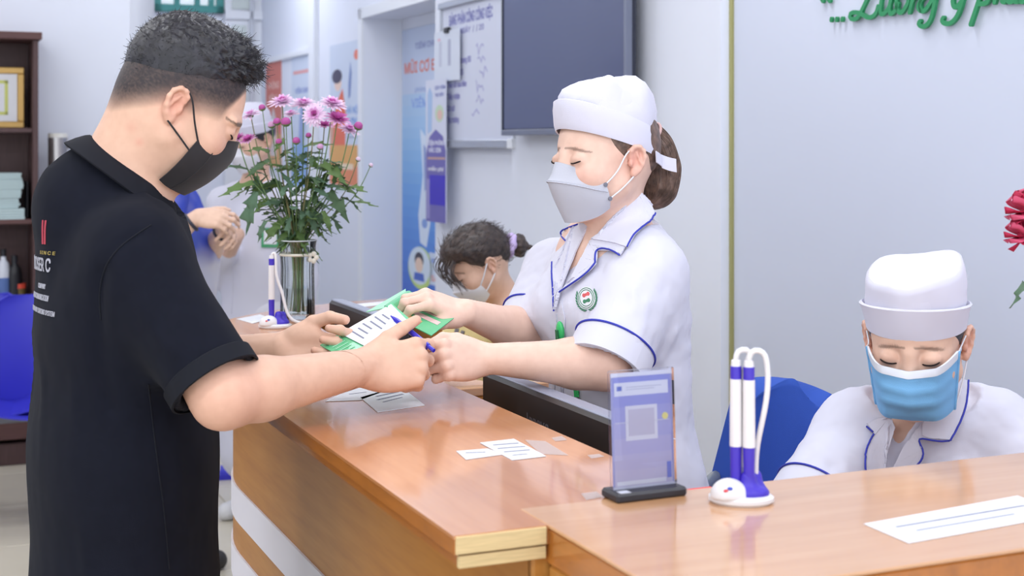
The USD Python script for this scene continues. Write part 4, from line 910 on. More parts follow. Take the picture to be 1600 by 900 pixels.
for y in (-1, 1):
    top = spline([mh.L(.044, y * .0695, -.036), mh.L(.018, y * .0800, -.006), mh.L(-.006, y * .083, .020), mh.L(-.016, y * .083, .024)], 14); bot = spline([mh.L(.040, y * .0725, -.056), mh.L(.012, y * .0800, -.044), mh.L(-.012, y * .083, -.034)], 12)
    obj('ear_loop', tube(top, .0015, 6), m_black, msk, smooth=True); obj('ear_loop', tube(bot, .0015, 6), m_black, msk, smooth=True)
# ---- polo shirt
m_polo = mat('black_polo_cotton', (24, 26, 37), 0.9, 0.1, var=0.15, vscale=40, bump=0.35, bscale=1400, sheen=0.03)
cx_ = W(203, 276, 2.19); cu = unit([.58, .19, .79]); cf = unit(np.array([.951, .309, 0]) - np.dot([.951, .309, 0], cu) * cu); cl_ = np.cross(cu, cf)
pb = Body()
X = lambda u, v, y=2.22: W(u, v, y)
pb.limb(X(198, 396), X(190, 420), (.160, .080), (.200, .098), mL, .05); pb.limb(X(190, 420), X(192, 500), (.200, .098), (.205, .120), mL, .05); pb.limb(X(192, 500), X(194, 700), (.205, .120), (.205, .134), mL, .05); pb.limb(X(194, 700), X(196, 905), (.205, .134), (.208, .146), mL, .05)
pb.cone(cx_ - cu * .055, SR + [-.005, .02, .0], .056, .050, .05); pb.cone(cx_ - cu * .055, SL + [0, -.01, .004], .060, .056, .05)
pb.ell(W(140, 352, 2.24), (.056, .15, .11), None, .06)
SLV = [(SR + [-.004, 0, .004], SR + unit(ER - SR) * .25, (.064, .063), (.066, .066)), (SL, SL + unit(EL_ - SL) * .23, (.066, .066), (.060, .060))]
for q_ in SLV: pb.sub(sleeve(*q_, mL, .9, .0135, .026), .06)
pb.limb(cx_ - cu * .065, cx_ - cu * .012, (.092, .100), (.074, .088), mL, .03)
pb.cut(W(190, 905, 2.22), (0, 0, -1)); pb.cutin(cx_ - cu * .006, cu, cx_ + cu * .05, .12)
pm = relax(pb.mesh(.006), 1)
fl_ = [([W(40 + 50, 470, 2.14), W(80, 600, 2.1), W(95, 890, 2.1)], .014, .006), ([W(120, 480, 2.05), W(128, 700, 2.04), W(140, 890, 2.03)], .012, .005), ([W(165, 430, 2.0), W(150, 520, 2.0), W(170, 640, 2.02)], .014, -.007),
       ([W(232, 600, 2.02), W(255, 760, 2.02), W(262, 890, 2.02)], .010, .005), ([W(300, 620, 2.05), W(292, 760, 2.05), W(300, 890, 2.05)], .014, .006), ([W(205, 440, 1.97), W(235, 520, 1.95), W(300, 560, 1.95)], .012, .003), ([W(190, 520, 1.97), W(225, 560, 1.95)], .010, .004), ([W(60, 520, 2.2), W(60, 890, 2.2)], .012, .004),
       ([W(232, 352, 2.0), W(178, 400, 2.0), W(158, 450, 2.0)], .008, -.004)]
folds(pm, fl_); wrinkle(pm, .0035, 14, 3, (1, 1, .5))
shirt = obj('polo_shirt', pm, m_polo, man, smooth=True)
m_polo2 = mat('black_ribbed_cotton', (22, 24, 33), 0.85, 0.25, bump=0.3, bscale=1800)
for q_ in SLV: obj('sleeve_hem', hem_band(*q_, mL, .80, .902), m_polo2, shirt, smooth=40)
obj('shoulder_seam', piping([pm], [(236, 352), (205, 372), (172, 405), (157, 448), (158, 500)], 2.0, .0012, 40), m_polo2, shirt, smooth=True)
obj('side_seam', piping([pm], [(232, 600), (243, 700), (256, 800), (264, 890)], 2.0, .0011, 40), m_polo2, shirt, smooth=True)
# collar: stand and fold
rows = []; A = np.linspace(-2.86, 2.86, 65); fo = np.clip((np.abs(A) - 1.9) / .9, 0, 1)
for rx, ry, dz, dip in ((.084, .068, -.020, 0), (.083, .068, .006, 0), (.084, .069, .0135, 0), (.087, .072, .0150, 0), (.092, .080, .0105, -.002), (.101, .094, -.002, -.008), (.110, .108, -.018, -.016)):
    rows.append(cx_ - np.cos(A)[:, None] * cf * rx + np.sin(A)[:, None] * cl_ * ry + (dz - .010 * fo + dip * fo)[:, None] * cu)
obj('collar', thick_sheet(np.array(rows), .003), m_polo2, shirt, smooth=60)
bt = cx_ + cf * .094 + cl_ * -.006 - cu * .030
obj('button', xform(lathe([(0, -.002), (.0055, -.0015), (.0055, .0015), (0, .002)], 14), basis(bt, np.cross(cl_, cf), cl_, cf)), m_white, shirt)
# print on the back

EB = np.array([.951, .309, 0]); eyb = np.array([0, 0, 1.0]); exb = -mL                # across the back, left to right as read from behind
m_prw = mat('white_shirt_print', (168, 168, 180), 0.7); m_prr = mat('red_shirt_print', (176, 60, 78), 0.7); m_prg = mat('gold_shirt_print', (150, 132, 70), 0.7)
ob = W(60, 404, 2.2) - mL * .034
decal_text(shirt, pm, 'AUDIOSER C', ob + eyb * -.010, exb, eyb, .019, m_prw, .100)
decal_text(shirt, pm, 'COMPANY', ob + mL * -.06 + eyb * -.036, exb, eyb, .007, m_prw, .03)
decal_text(shirt, pm, 'AUDIO COMMUNICATION', ob + mL * -.02 + eyb * -.053, exb, eyb, .008, m_prw, .085)
decal_text(shirt, pm, 'SOUND AND LIGHTING SYSTEM', ob + mL * -.015 + eyb * -.073, exb, eyb, .007, m_prw, .115)
decal_text(shirt, pm, 'S I N C E', ob + mL * -.07 + eyb * .015, exb, eyb, .005, m_prg, .035)
for k_ in range(2):
    t = trimesh.creation.extrude_polygon(Polygon([(0, 0), (.004, 0), (.009, .036), (.006, .036)]), .0004, engine='earcut').subdivide_to_size(.012); o_ = ob - mL * (.078 + .006 * k_) + eyb * .03
    v = t.vertices; P = o_ + v[:, :1] * exb + v[:, 1:2] * eyb - EB * .25; loc, ray, tri = pm.ray.intersects_location(P, np.repeat(EB[None], len(P), 0), multiple_hits=False); out = P.copy(); out[ray] = loc; t.vertices = out - EB * (.0012 + v[:, 2:3]); obj('back_print', t, m_prr, shirt)

mc_ = np.array([-.605, 2.235, 0])
legs(man, [mc_ + mL * y * .08 + [0, 0, .84] for y in (-1, 1)], [mc_ + mL * y * .11 + mF * .02 for y in (-1, 1)], m_trouser, m_shoe, (.078, .072, .058), None, mF)
# ================================================================== THE STANDING NURSE
nF = unit(np.array([-.84, -.54, 0])); nL = np.array([-nF[1], nF[0], 0]); nL = np.cross([0, 0, 1.0], nF)
n1 = person('standing nurse in white cap and grey mask taking the booklet across the counter', (.17, 2.52, 0))
nh = Head(W(943, 246, 2.50), unit([-.845, -.53, -.06]), unit([-.05, -.03, 1.0]), .95, .98, True)
nnb = W(972, 352, 2.55)
nSR, nSL = W(866, 424, 2.70), W(1012, 424, 2.44)
nER, nEL = W(824, 522, 2.60), W(948, 570, 2.34)
nWR, nWL = W(728, 488, 2.46), W(760, 560, 2.33)
b = Body(); nh.build(b); nh.neck(b, nnb + [0, 0, -.02], .046, .052)
b.cone(nnb + [0, 0, -.075], nSR, .032, .038, .03); b.cone(nnb + [0, 0, -.075], nSL, .032, .038, .03)
NC = lambda u, v, y=2.54: W(u, v, y)
b.limb(NC(955, 420), NC(965, 640), (.14, .082), (.12, .08), nL, .03); b.ell(NC(946, 430), (.080, .062, .070), None, .03)
arm(b, nSR, nER, nWR, (.046, .040, .038, .0235)); arm(b, nSL, nEL, nWL, (.046, .041, .040, .0245))
# near (left) hand closed around the booklet's edge, far (right) hand over its top
hnl = hand(b, nWL + [-.004, 0, 0], unit(W(690, 560, 2.28) - nWL), (.05, -.93, .30), -1, .86, [(1.0, 1.2, .7), (1.1, 1.3, .7), (1.15, 1.3, .8), (1.2, 1.3, .8)], thumb=[(.050, .040, -.012), (.078, .044, -.018), (.102, .034, -.022)], chub=.96)
hnr = hand(b, nWR + [-.004, 0, 0], unit(W(660, 462, 2.42) - nWR), unit([-.05, -.45, .88]), 1, .87, [(.6, .9, .5), (.65, .95, .5), (.7, 1.0, .5), (.8, 1.0, .5)], thumb=[(.052, .044, -.020), (.080, .046, -.034), (.104, .036, -.042)], chub=.92)
fb = [nh.c - .15, nh.c + [.15, .15, .14]]
hbx = []
for wr_, tp in ((nWR, hnr[2]), (nWL, hnl[2])):
    lo, hi = rng_box([t for t, _ in tp] + [t for _, t in tp] + [wr_ + [.03, 0, 0], wr_], .04); hi[0] = wr_[0] + .04; hbx.append((lo, hi))
bodym = relax(b.mesh(.008, [-.35, 2.1, .95], [.36, 2.8, fb[0][2] + .012]), 1)
bodym = outside(bodym, [(lo + .002, hi - .002) for lo, hi in hbx] + [(fb[0] + .003, fb[1] - .003)])
skin = cat([relax(b.mesh(.003, *fb), 1), bodym] + [relax(b.mesh(.0022, lo, hi), 1) for lo, hi in hbx])
V = skin.vertices; C_ = tint(V, lin((236, 200, 182)), hand_spots(hnr[2]) + hand_spots(hnl[2]) + [(nEL, .05, RED, .2)])
nh.colors(V, C_, browc=(84, 66, 62), flush=.3)
obj('body', skin, m_skin, n1, smooth=True, col=C_, nor=b.normals(skin.vertices)); nh.eyes(n1)
# hair under the cap, at the temple and gathered in a ponytail
h_ = Body(); R_ = nh.R; s_ = nh.s
h_.ell(nh.L(-.020, 0, .034), np.array([.096, .0795, .088]) * s_, R_, .02); h_.ell(nh.L(-.062, 0, .006), np.array([.050, .062, .056]) * s_, R_, .02)
h_.add('s', lambda p: (lambda q: (q[:, 2] + .034 - .9 * np.clip(q[:, 0] + .03, 0, .2)) * s_)(nh.inv(p)), nh.c, 1.0, .008)
hm = relax(h_.mesh(.003), 1)
hair = obj('hair', hm, m_brown, n1, smooth=True)
tl = spline([nh.L(-.085, 0, .046), nh.L(-.112, -.004, .032), nh.L(-.130, -.006, -.010), nh.L(-.130, -.004, -.054), nh.L(-.112, .0, -.088), nh.L(-.098, 0, -.098)], 26)
tr = np.interp(np.linspace(0, 1, 26), [0, .15, .3, .55, .8, .95, 1], [.024, .026, .034, .040, .034, .018, .006])
pt = tube(tl, tr, 40); a_ = np.linspace(0, 2 * np.pi, 40, endpoint=False); v = pt.vertices; g = 1 + .05 * np.sin(np.tile(a_, 26) * 9 + np.repeat(np.linspace(0, 2, 26), 40)) + .04 * np.sin(np.tile(a_, 26) * 5); v[:1040] = np.repeat(tl, 40, 0) + (v[:1040] - np.repeat(tl, 40, 0)) * g[:, None]; pt.vertices = v
tail = obj('ponytail', pt, m_brown, n1, smooth=True)
r9 = np.random.default_rng(9); ss = []
for k_ in range(900):
    a0 = r9.uniform(0, 2 * np.pi); i0, i1 = r9.integers(0, 8), r9.integers(16, 26); idx = np.linspace(i0, i1, 9); rr_ = np.interp(idx, np.arange(26), tr) * r9.uniform(1.0, 1.06)
    c_ = np.stack([np.interp(idx, np.arange(26), tl[:, i]) for i in range(3)], 1); t_ = np.gradient(c_, axis=0); t_ /= np.linalg.norm(t_, axis=1, keepdims=True); u_ = np.cross(t_, nh.R[:, 1]); u_ /= np.linalg.norm(u_, axis=1, keepdims=True); w_ = np.cross(t_, u_)
    ss.append(c_ + rr_[:, None] * (math.cos(a0) * u_ + math.sin(a0) * w_))
curves('hair_strand', ss, m_brown, tail, .0009, .0005)
obj('hair_tie', tube(np.array([tl[4] + .029 * (math.cos(a) * unit(np.cross(tl[5] - tl[3], nh.R[:, 1])) + math.sin(a) * nh.R[:, 1]) for a in np.linspace(0, 2 * np.pi, 24)]), .003, 6, False), mat('pink_elastic', (214, 176, 172), 0.6), tail, smooth=True)
# ---- cap: turned-up band and gathered crown
rg = [cap_ring(nh, .022, .036, .0985, .0815, -.008), cap_ring(nh, .032, .037, .102, .084, -.008), cap_ring(nh, .058, .038, .103, .084, -.008), cap_ring(nh, .074, .038, .101, .082, -.008), cap_ring(nh, .076, .038, .097, .079, -.008), cap_ring(nh, .068, .038, .093, .076, -.008)]
cm = ring_sheet(nh, rg); wrinkle(cm, .0012, 40, 2)
cap = obj('cap', cm, m_cap, n1, smooth=50)
cr = []; A = np.linspace(np.pi, 3 * np.pi, 97)
for f_, zz in ((1.0, .062), (1.02, .080), (1.0, .098), (.93, .116), (.80, .131), (.62, .141), (.40, .146), (.18, .147), (.02, .146)):
    bump_ = 1 + .04 * np.sin(A * 3 + .8) * (zz > .09) + .025 * np.sin(A * 7 + 1)
    q = np.stack([-.013 - .004 * (zz > .1) + .095 * f_ * np.cos(A) * bump_, .079 * f_ * np.sin(A) * bump_, zz + .034 * np.cos(A) * np.clip(1.7 - zz * 11, 0, 1) * f_ + .012 * np.clip(f_ * 1.3, 0, 1) * (zz > .1) * (lambda A: np.exp(-((A - 1.1) / .35) ** 2) + np.exp(-((A - 2.2) / .4) ** 2) + np.exp(-((A - 4.4) / .5) ** 2) - .5 * np.exp(-((A - 1.65) / .3) ** 2))(A % (2 * np.pi))], 1); cr.append(q)
km = ring_sheet(nh, cr, .0015); wrinkle(km, .006, 22, 8); wrinkle(km, .0025, 55, 18)
obj('crown', km, m_cap, cap, smooth=60)
tie = spline([nh.L(-.062, .078, -.002), nh.L(-.078, .070, -.009), nh.L(-.092, .058, -.014)], 8)
obj('tie_band', thick_sheet(np.array([tie + nh.R[:, 2] * .010, tie, tie - nh.R[:, 2] * .010]), .002), m_cap, cap, smooth=40)
tail_ = spline([nh.L(-.086, .064, -.012), nh.L(-.098, .070, -.018), nh.L(-.112, .074, -.022)], 8)
obj('tie_end', thick_sheet(np.array([tail_ + nh.R[:, 2] * .012, tail_, tail_ - nh.R[:, 2] * .012]), .002), m_cap, cap, smooth=40)
# ---- grey folded mask
m_grey_mask = mat('grey_mask_fabric', (190, 192, 204), 0.75, 0.25, bump=0.15, bscale=700)
mm = mask_mesh(nh, mkn); msk = obj('face_mask', mm, m_grey_mask, n1, smooth=25)
full = np.concatenate([mkn, (mkn * [1, -1, 1])[:, -2::-1]], 1); G_ = cage(full)
row = nh.L(G_[8] + [.0016, 0, 0]); obj('fold_line', tube(row, .0011, 5), m_grey_mask, msk, smooth=True)
for y in (-1, 1):
    P1, P2 = nh.L(.047, y * .0665, -.046), nh.L(.039, y * .0675, -.072)
    obj('ear_loop', tube(spline([P1, nh.L(.020, y * .0765, -.016), nh.L(-.004, y * .081, .014), nh.L(-.016, y * .083, .016)], 12), .0015, 6), m_loop, msk, smooth=True)
    obj('ear_loop', tube(spline([P2, nh.L(.014, y * .0755, -.054), nh.L(-.010, y * .079, -.034), nh.L(-.022, y * .080, -.024)], 12), .0015, 6), m_loop, msk, smooth=True)
    for P in (P1, P2): obj('weld_dot', xform(lathe([(0, -.001), (.0038, -.001), (.0038, .0012), (0, .0016)], 14), basis(P + nh.R[:, 1] * y * .0012, nh.R[:, 0], nh.R[:, 2], nh.R[:, 1] * y)), m_dot, msk)
# ---- uniform
ub = Body()
ub.limb(NC(966, 440), NC(960, 480), (.145, .080), (.155, .100), nL, .05); ub.limb(NC(960, 480), NC(966, 600), (.155, .100), (.145, .098), nL, .05); ub.limb(NC(966, 600), NC(972, 760), (.145, .098), (.175, .115), nL, .05); ub.limb(NC(972, 760), NC(975, 1000), (.175, .115), (.19, .13), nL, .05)
for y in (-1, 1): ub.ell(NC(960, 478) + nL * .062 * y + nF * .066, (.050, .050, .052), None, .06)
ub.cone(nnb + [.01, .0, -.045], nSR + [0, 0, .0], .056, .050, .05); ub.cone(nnb + [.01, .0, -.045], nSL + [0, 0, .0], .056, .050, .05)
NSV = [(nSR, nSR + unit(nER - nSR) * .16, (.058, .058), (.056, .058)), (nSL, nSL + unit(nEL - nSL) * .23, (.062, .062), (.066, .070))]
for q_, hm_ in zip(NSV, (.95, .87)): ub.sub(sleeve(*q_, nL, hm_), .035)
px_ = Body(); px_.items = list(ub.items); px_.limb(nnb + [0, 0, -.06], nnb + [0, 0, .02], (.085, .09), (.060, .066), nL, .05)
prox = relax(px_.mesh(.009, [-.2, 2.1, 1.0], [.5, 3.0, 1.45]), 3)
ncx = W(966, 352, 2.55); ncu = unit([-.32, -.20, .92]); ncf = unit(nF - np.dot(nF, ncu) * ncu); ncl = np.cross(ncu, ncf)
ub.cutin(ncx - ncu * .012, ncu, ncx + ncu * .05, .095)
# the open neck: a wedge taken out down to the breastbone
vt0, vt1 = W(880, 462, 2.42), W(938, 352, 2.45)
ub.cone(vt0, vt1, .004, .027, .006, 's'); ub.cone(vt0 + nF * .05, vt1 + nF * .06, .006, .030, .006, 's')
um = relax(ub.mesh(.0055), 1)
folds(um, [([W(1035, 470, 2.33), W(1000, 520, 2.31), W(960, 545, 2.31)], .008, .005), ([W(1045, 450, 2.36), W(1040, 500, 2.34), W(1020, 560, 2.33)], .009, -.005), ([W(985, 430, 2.35), W(990, 480, 2.33), W(975, 520, 2.32)], .008, .004), ([W(940, 500, 2.4), W(935, 560, 2.4)], .009, .005), ([W(1000, 440, 2.35), W(960, 500, 2.35), W(930, 560, 2.38)], .010, .004), ([W(1040, 420, 2.36), W(1000, 500, 2.33), W(985, 545, 2.33)], .010, .004), ([W(955, 480, 2.4), W(975, 420, 2.38), W(1000, 390, 2.37)], .010, -.004),
           ([W(905, 530, 2.42), W(915, 600, 2.42), W(920, 680, 2.42)], .012, .004), ([W(1000, 600, 2.45), W(1010, 700, 2.45), W(1020, 800, 2.45)], .014, .005), ([W(1050, 420, 2.5), W(1062, 500, 2.5), W(1050, 600, 2.5)], .012, .004), ([W(1050, 520, 2.4), W(1030, 560, 2.4)], .010, .005)])
wrinkle(um, .0055, 16, 6, (1, 1, .6)); wrinkle(um, .0022, 42, 11)
uni = obj('uniform', um, m_uni, n1, smooth=True)
for q_, t0 in zip(NSV, (.70, .66)):
    obj('cuff', hem_band(*q_, nL, t0, .952 if t0 == .70 else .872, .004), m_uni, uni, smooth=40); obj('piping', tube(limb_ring(*q_, nL, t0 + .01, .0052), .0019, 6, False), m_pipe, uni, smooth=True, label='blue piping around the cuff')

# collar, lapels and their piping lie on the uniform
for px, pp, lf in (([(905, 352), (880, 366), (890, 380), (872, 396), (866, 414), (867, 450), (870, 486), (877, 460), (889, 428), (904, 392), (924, 350)], [[(907, 353), (890, 360), (880, 367), (889, 379)], [(867, 412), (866, 430), (868, 460), (870, 486)]], .006),
                   ([(924, 378), (909, 407), (893, 439), (877, 459), (906, 440), (924, 425), (934, 414), (937, 393), (958, 394), (971, 402), (984, 380), (960, 360)], [[(877, 459), (891, 450), (906, 440), (924, 425), (934, 413)], [(934, 413), (937, 393), (958, 394), (971, 402)]], .006),
                   ([(926, 376), (941, 366), (972, 330), (996, 302), (1012, 318), (1019, 338), (1011, 356), (993, 373), (983, 391), (962, 384), (945, 380)], [[(1019, 338), (1013, 353), (994, 372), (983, 391)]], .009)):
    pc = patch([prox], px, 2.4, lf, .003, 4.0, soft=3); wrinkle(pc, .0008, 40, 1)
    col_ = obj('collar', pc, m_uni, uni, smooth=50)
    for q_ in pp: obj('piping', piping([prox], q_, 2.4, .0016, 24, lf + .0008), m_pipe, col_, smooth=True, label='blue piping along the collar edge')
obj('front_placket', patch([um], [(872, 486), (878, 470), (884, 500), (882, 545), (880, 640), (868, 640), (870, 545)], 2.4, .002, .0016, 4.0), m_uni, uni, smooth=50)
m_emg = mat('emblem_green', (62, 128, 96), 0.7); m_emr = mat('emblem_red', (214, 92, 96), 0.7); m_emw = mat('emblem_white', (230, 230, 238), 0.8)
ce = np.array([917, 466.0]); rot = lambda x, y: (ce[0] + .80 * x + .10 * y, ce[1] + y - .12 * x)
ring = lambda r, n=28, a0=0, a1=2 * np.pi: [rot(r * math.cos(a), r * math.sin(a)) for a in np.linspace(a0, a1, n)]
emb = obj('emblem', patch([um], ring(17.5), 2.4, .0012, .0008, 2.0), m_emw, uni, smooth=40, label='round hospital emblem with red and green marks inside a wreath')
for r_ in (15.6, 12.6): obj('emblem_ring', piping([um], ring(r_), 2.4, .0006, 40, .0016), m_emg, emb)
for k_ in range(9):
    for sd in (-1, 1):
        a = np.pi / 2 + sd * (.25 + k_ * .23); x, y = 19.5 * math.cos(a), 19.5 * math.sin(a); lf_ = [rot(x + 3.6 * math.cos(a + sd * 1.1 + np.pi) * t - 1.3 * w * math.sin(a + sd * 1.1), y + 3.6 * math.sin(a + sd * 1.1 + np.pi) * t + 1.3 * w * math.cos(a + sd * 1.1)) for t, w in ((-1, 0), (0, 1), (1, 0), (0, -1))]
        obj('wreath_leaf', patch([um], lf_, 2.4, .0016, .0006, 2.0), m_emg, emb)
for (x, y, r_, mm_) in ((-4, -4.5, 3.2, m_emr), (4, -6.0, 3.2, m_emr), (0, -5.2, 2.4, m_emr), (-4, 5, 3.2, m_emg), (4, 4, 3.2, m_emg), (0, 4.5, 2.4, m_emg)):
    obj('emblem_mark', patch([um], [rot(x + r_ * math.cos(a), y + r_ * math.sin(a)) for a in np.linspace(0, 2 * np.pi, 10)], 2.4, .0016, .0006, 2.0), mm_, emb)
m_gpl = mat('green_plastic', (64, 196, 112), 0.25, 0.5)
pr_, nr_ = drape([um], [W(880, 517, 2.4)], .006); z_ = nr_[0]; x_ = unit(np.cross([0, 0, 1.0], z_)); y_ = np.cross(z_, x_); M_ = basis(pr_[0], x_, y_, z_)
reel = obj('badge_reel', xform(trimesh.creation.icosphere(3, 1).apply_transform(np.diag([.0105, .018, .006, 1])), M_), m_gpl, n1, smooth=True, label='green plastic badge reel clipped to the front placket')
obj('clip', xform(bev_box(-.004, .004, -.016, .004, .005, .009, .001), M_), mat('dark_green_plastic', (34, 110, 70), 0.4), reel)
obj('strap', patch([um], [(882, 534), (886, 534), (887, 546), (905, 600), (907, 620), (900, 620), (898, 600)], 2.4, .004, .001, 4.0), m_gpl, reel)

n1c = np.array([.18, 2.54, 0])
legs(n1, [n1c + nL * y * .08 + [0, 0, .82] for y in (-1, 1)], [n1c + nL * y * .09 for y in (-1, 1)], m_wtr, m_wshoe, (.09, .065, .055), None, nF)
# ================================================================== THE SEATED NURSE
n2 = person('seated nurse in tall white cap and light blue mask looking down at the desk', (.66, 2.32, 0))
sF = unit([-.30, -.95, 0]); sL = np.cross([0, 0, 1.0], sF)
sh_ = Head(W(1431, 531, 2.22), unit([-.37, -.89, -.26]), unit([-.10, -.24, .965]), .95, 1.0, True); sh_.cran = .074
snb = W(1440, 622, 2.31)
sSR, sSL = W(1338, 674, 2.32), W(1552, 668, 2.30)
sER, sEL = W(1262, 800, 2.22), W(1640, 800, 2.20)
sWR, sWL = W(1330, 850, 2.04), W(1560, 850, 2.02)
b = Body(); sh_.build(b); sh_.neck(b, snb, .048, .054)
b.cone(snb + [0, 0, -.075], sSR, .034, .040, .03); b.cone(snb + [0, 0, -.075], sSL, .034, .040, .03)
SC = lambda u, v, y=2.33: W(u, v, y)
b.limb(SC(1440, 720), SC(1440, 1000), (.13, .085), (.13, .10), sL, .03); b.ell(W(1418, 706, 2.30), (.065, .05, .07), None, .03)
arm(b, sSR, sER, sWR, (.046, .041, .039, .025)); arm(b, sSL, sEL, sWL, (.046, .041, .039, .025))
hand(b, sWR, unit([.30, -.55, -.12]), (0, .1, 1), 1, .9, [(.35, .5, .3)] * 4, chub=.96); hand(b, sWL, unit([-.40, -.5, -.10]), (0, .1, 1), -1, .9, [(.35, .5, .3)] * 4, chub=.96)
fb = [sh_.c - .15, sh_.c + .15]
bodym = outside(relax(b.mesh(.009, [.2, 1.7, .6], [1.1, 2.6, fb[0][2] + .012]), 1), [(fb[0] + .003, fb[1] - .003)])
skin2 = cat([relax(b.mesh(.003, *fb), 1), bodym]); V = skin2.vertices; C_ = tint(V, lin((230, 192, 170))); sh_.colors(V, C_, browc=(70, 54, 50), flush=.25)
obj('body', skin2, m_skin, n2, smooth=True, col=C_, nor=b.normals(V)); sh_.eyes(n2)
h_ = Body(); R_ = sh_.R; s_ = sh_.s
h_.ell(sh_.L(-.016, 0, .034), np.array([.100, .0795, .088]) * s_, R_, .02); h_.ell(sh_.L(-.070, 0, -.01), np.array([.045, .060, .060]) * s_, R_, .02)
h_.add('s', lambda p: (lambda q: (.045 - q[:, 2]) * s_)(sh_.inv(p)), sh_.c, 1.0, .006); h_.add('s', lambda p: (lambda q: (q[:, 2] + .030 - .75 * np.clip(q[:, 0] + .03, 0, .2)) * s_)(sh_.inv(p)), sh_.c, 1.0, .006)
obj('hair', relax(h_.mesh(.004), 1), m_hair, n2, smooth=True)
rg = [cap_ring(sh_, .022, .012, .0985, .0805, -.010), cap_ring(sh_, .036, .014, .1005, .0825, -.010), cap_ring(sh_, .052, .020, .1015, .086, -.010), cap_ring(sh_, .062, .024, .102, .090, -.010), cap_ring(sh_, .064, .024, .0985, .086, -.010), cap_ring(sh_, .052, .018, .096, .080, -.010)]
cm = ring_sheet(sh_, rg); wrinkle(cm, .0012, 40, 3); cap2 = obj('cap', cm, m_cap, n2, smooth=50)
cr = []; A = np.linspace(np.pi, 3 * np.pi, 97)
for f_, zz in ((1.0, .054), (1.02, .066), (1.01, .082), (.99, .098), (.97, .114), (.94, .123), (.89, .126), (.83, .121), (.72, .116), (.45, .116), (.2, .117), (.004, .117)):
    w_ = (zz > .075); sq = 1 + .05 * np.cos(2 * A) * w_ + .03 * np.sin(3 * A + 1) * w_; r_ = np.clip(f_ * 1.3, 0, 1)
    cr.append(np.stack([-.012 + .094 * f_ * np.cos(A) * sq, .080 * f_ * np.sin(A) * (1 + .02 * w_), zz - .002 * np.clip((zz - .06) / .03, 0, 1) - .010 * w_ * np.exp(-((A - 2 * np.pi) / .4) ** 2) * r_ + .010 * w_ * np.sin(A) * f_ + .006 * w_ * np.cos(3 * A) * r_], 1))
km = ring_sheet(sh_, cr, .0015); wrinkle(km, .003, 24, 12); obj('crown', km, m_cap, cap2, smooth=60)
# pleated mask
def pleat_mask(h, side, nm_parent, mA, mB):
    t = np.linspace(0, 1, 9); cols = np.linspace(0, 1, 9); rows = []
    for r_, tt in enumerate(t):
        row = []
        for c_, u_ in enumerate(cols):                 # from the left edge of the face to its middle
            y = .0725 * (1 - u_) * (1 - .14 * tt) ; z = -.010 - .086 * tt + (1 - u_) * (.014 - .034 * tt * 0) * (1 - 1.4 * tt)
            x = .047 + .065 * (1 - (1 - u_) ** 4.2) + .008 * math.sin(np.pi * tt) * u_ - .027 * max(0, tt - .62) / .38 * u_ - .008 * tt * (1 - u_) - .005 * (1 - tt) ** 4 * u_
            z -= .010 * u_ ** 2 * tt ** 3; x += .006 * math.sin(np.pi * min(1, u_ * 1.6)) ** 2 * (1 - .5 * tt) + (.0022 if r_ % 2 else -.0012) * (0 < r_ < 8) * (1 - abs(2 * u_ - 1) * .3)
            row.append((x, y, z))
        rows.append(row)
    P = np.array(rows); full = np.concatenate([P, (P * [1, -1, 1])[:, -2::-1]], 1); G = cage(full, sub=1); shp = G.shape; Gw = h.L(G.reshape(-1, 3)).reshape(shp)
    m = thick_sheet(Gw, .0016)
    if ((m.triangles_center[:4] - h.c) * m.face_normals[:4]).sum() < 0: m.invert()
    ms = obj('face_mask', m, mA, nm_parent, smooth=40)
    top = thick_sheet(h.L((G[:3] + [.0012, 0, .0004]).reshape(-1, 3)).reshape(3, shp[1], 3), .003); obj('top_band', top, mB, ms, smooth=40, label='white band along the top of the mask')
    for y, cidx in ((1, 0), (-1, -1)):
        ed = Gw[:, cidx if cidx == 0 else -1]; w_ = Gw[:, 1 if cidx == 0 else -2]
        obj('side_binding', tube(ed, .0028, 6), mA, ms, smooth=True)
        obj('ear_loop', tube(spline([ed[0], h.L(.012, y * .0755, .004), h.L(-.012, y * .083, .016), h.L(-.026, y * .082, -.004), h.L(-.008, y * .078, -.044), ed[-1]], 24), .0013, 6), m_loop, ms, smooth=True)
    return ms
m_bmask = mat('light_blue_mask', (128, 188, 236), 0.7, 0.25, bump=0.15, bscale=600); m_wmask = mat('white_mask_band', (222, 226, 236), 0.7)
pleat_mask(sh_, 1, n2, m_bmask, m_wmask)
# uniform
ub = Body()
ub.limb(SC(1442, 716), SC(1442, 790), (.150, .085), (.165, .105), sL, .05); ub.limb(SC(1442, 790), SC(1442, 1040), (.165, .105), (.165, .12), sL, .05)
for y in (-1, 1): ub.ell(W(1436, 775, 2.33) + sL * .065 * y + sF * .075, (.055, .055, .055), None, .05)
ub.cone(snb + [0, .01, -.035], sSR, .056, .053, .05); ub.cone(snb + [0, .01, -.035], sSL, .056, .053, .05)
SSV = [(sSR, sSR + unit(sER - sSR) * .20, (.064, .064), (.066, .066)), (sSL, sSL + unit(sEL - sSL) * .20, (.064, .064), (.066, .066))]
for q_ in SSV: ub.sub(sleeve(*q_, sL, .9), .035)
px2 = Body(); px2.items = list(ub.items); px2.limb(snb + [0, 0, -.06], snb + [0, 0, .02], (.085, .09), (.062, .068), sL, .05)
prox2 = relax(px2.mesh(.009, [.3, 1.9, .75], [1.15, 2.7, 1.25]), 3)
scu = unit([-.12, -.36, .92]); scx = W(1441, 630, 2.31); ub.cutin(scx + scu * .008, scu, scx + scu * .06, .095)
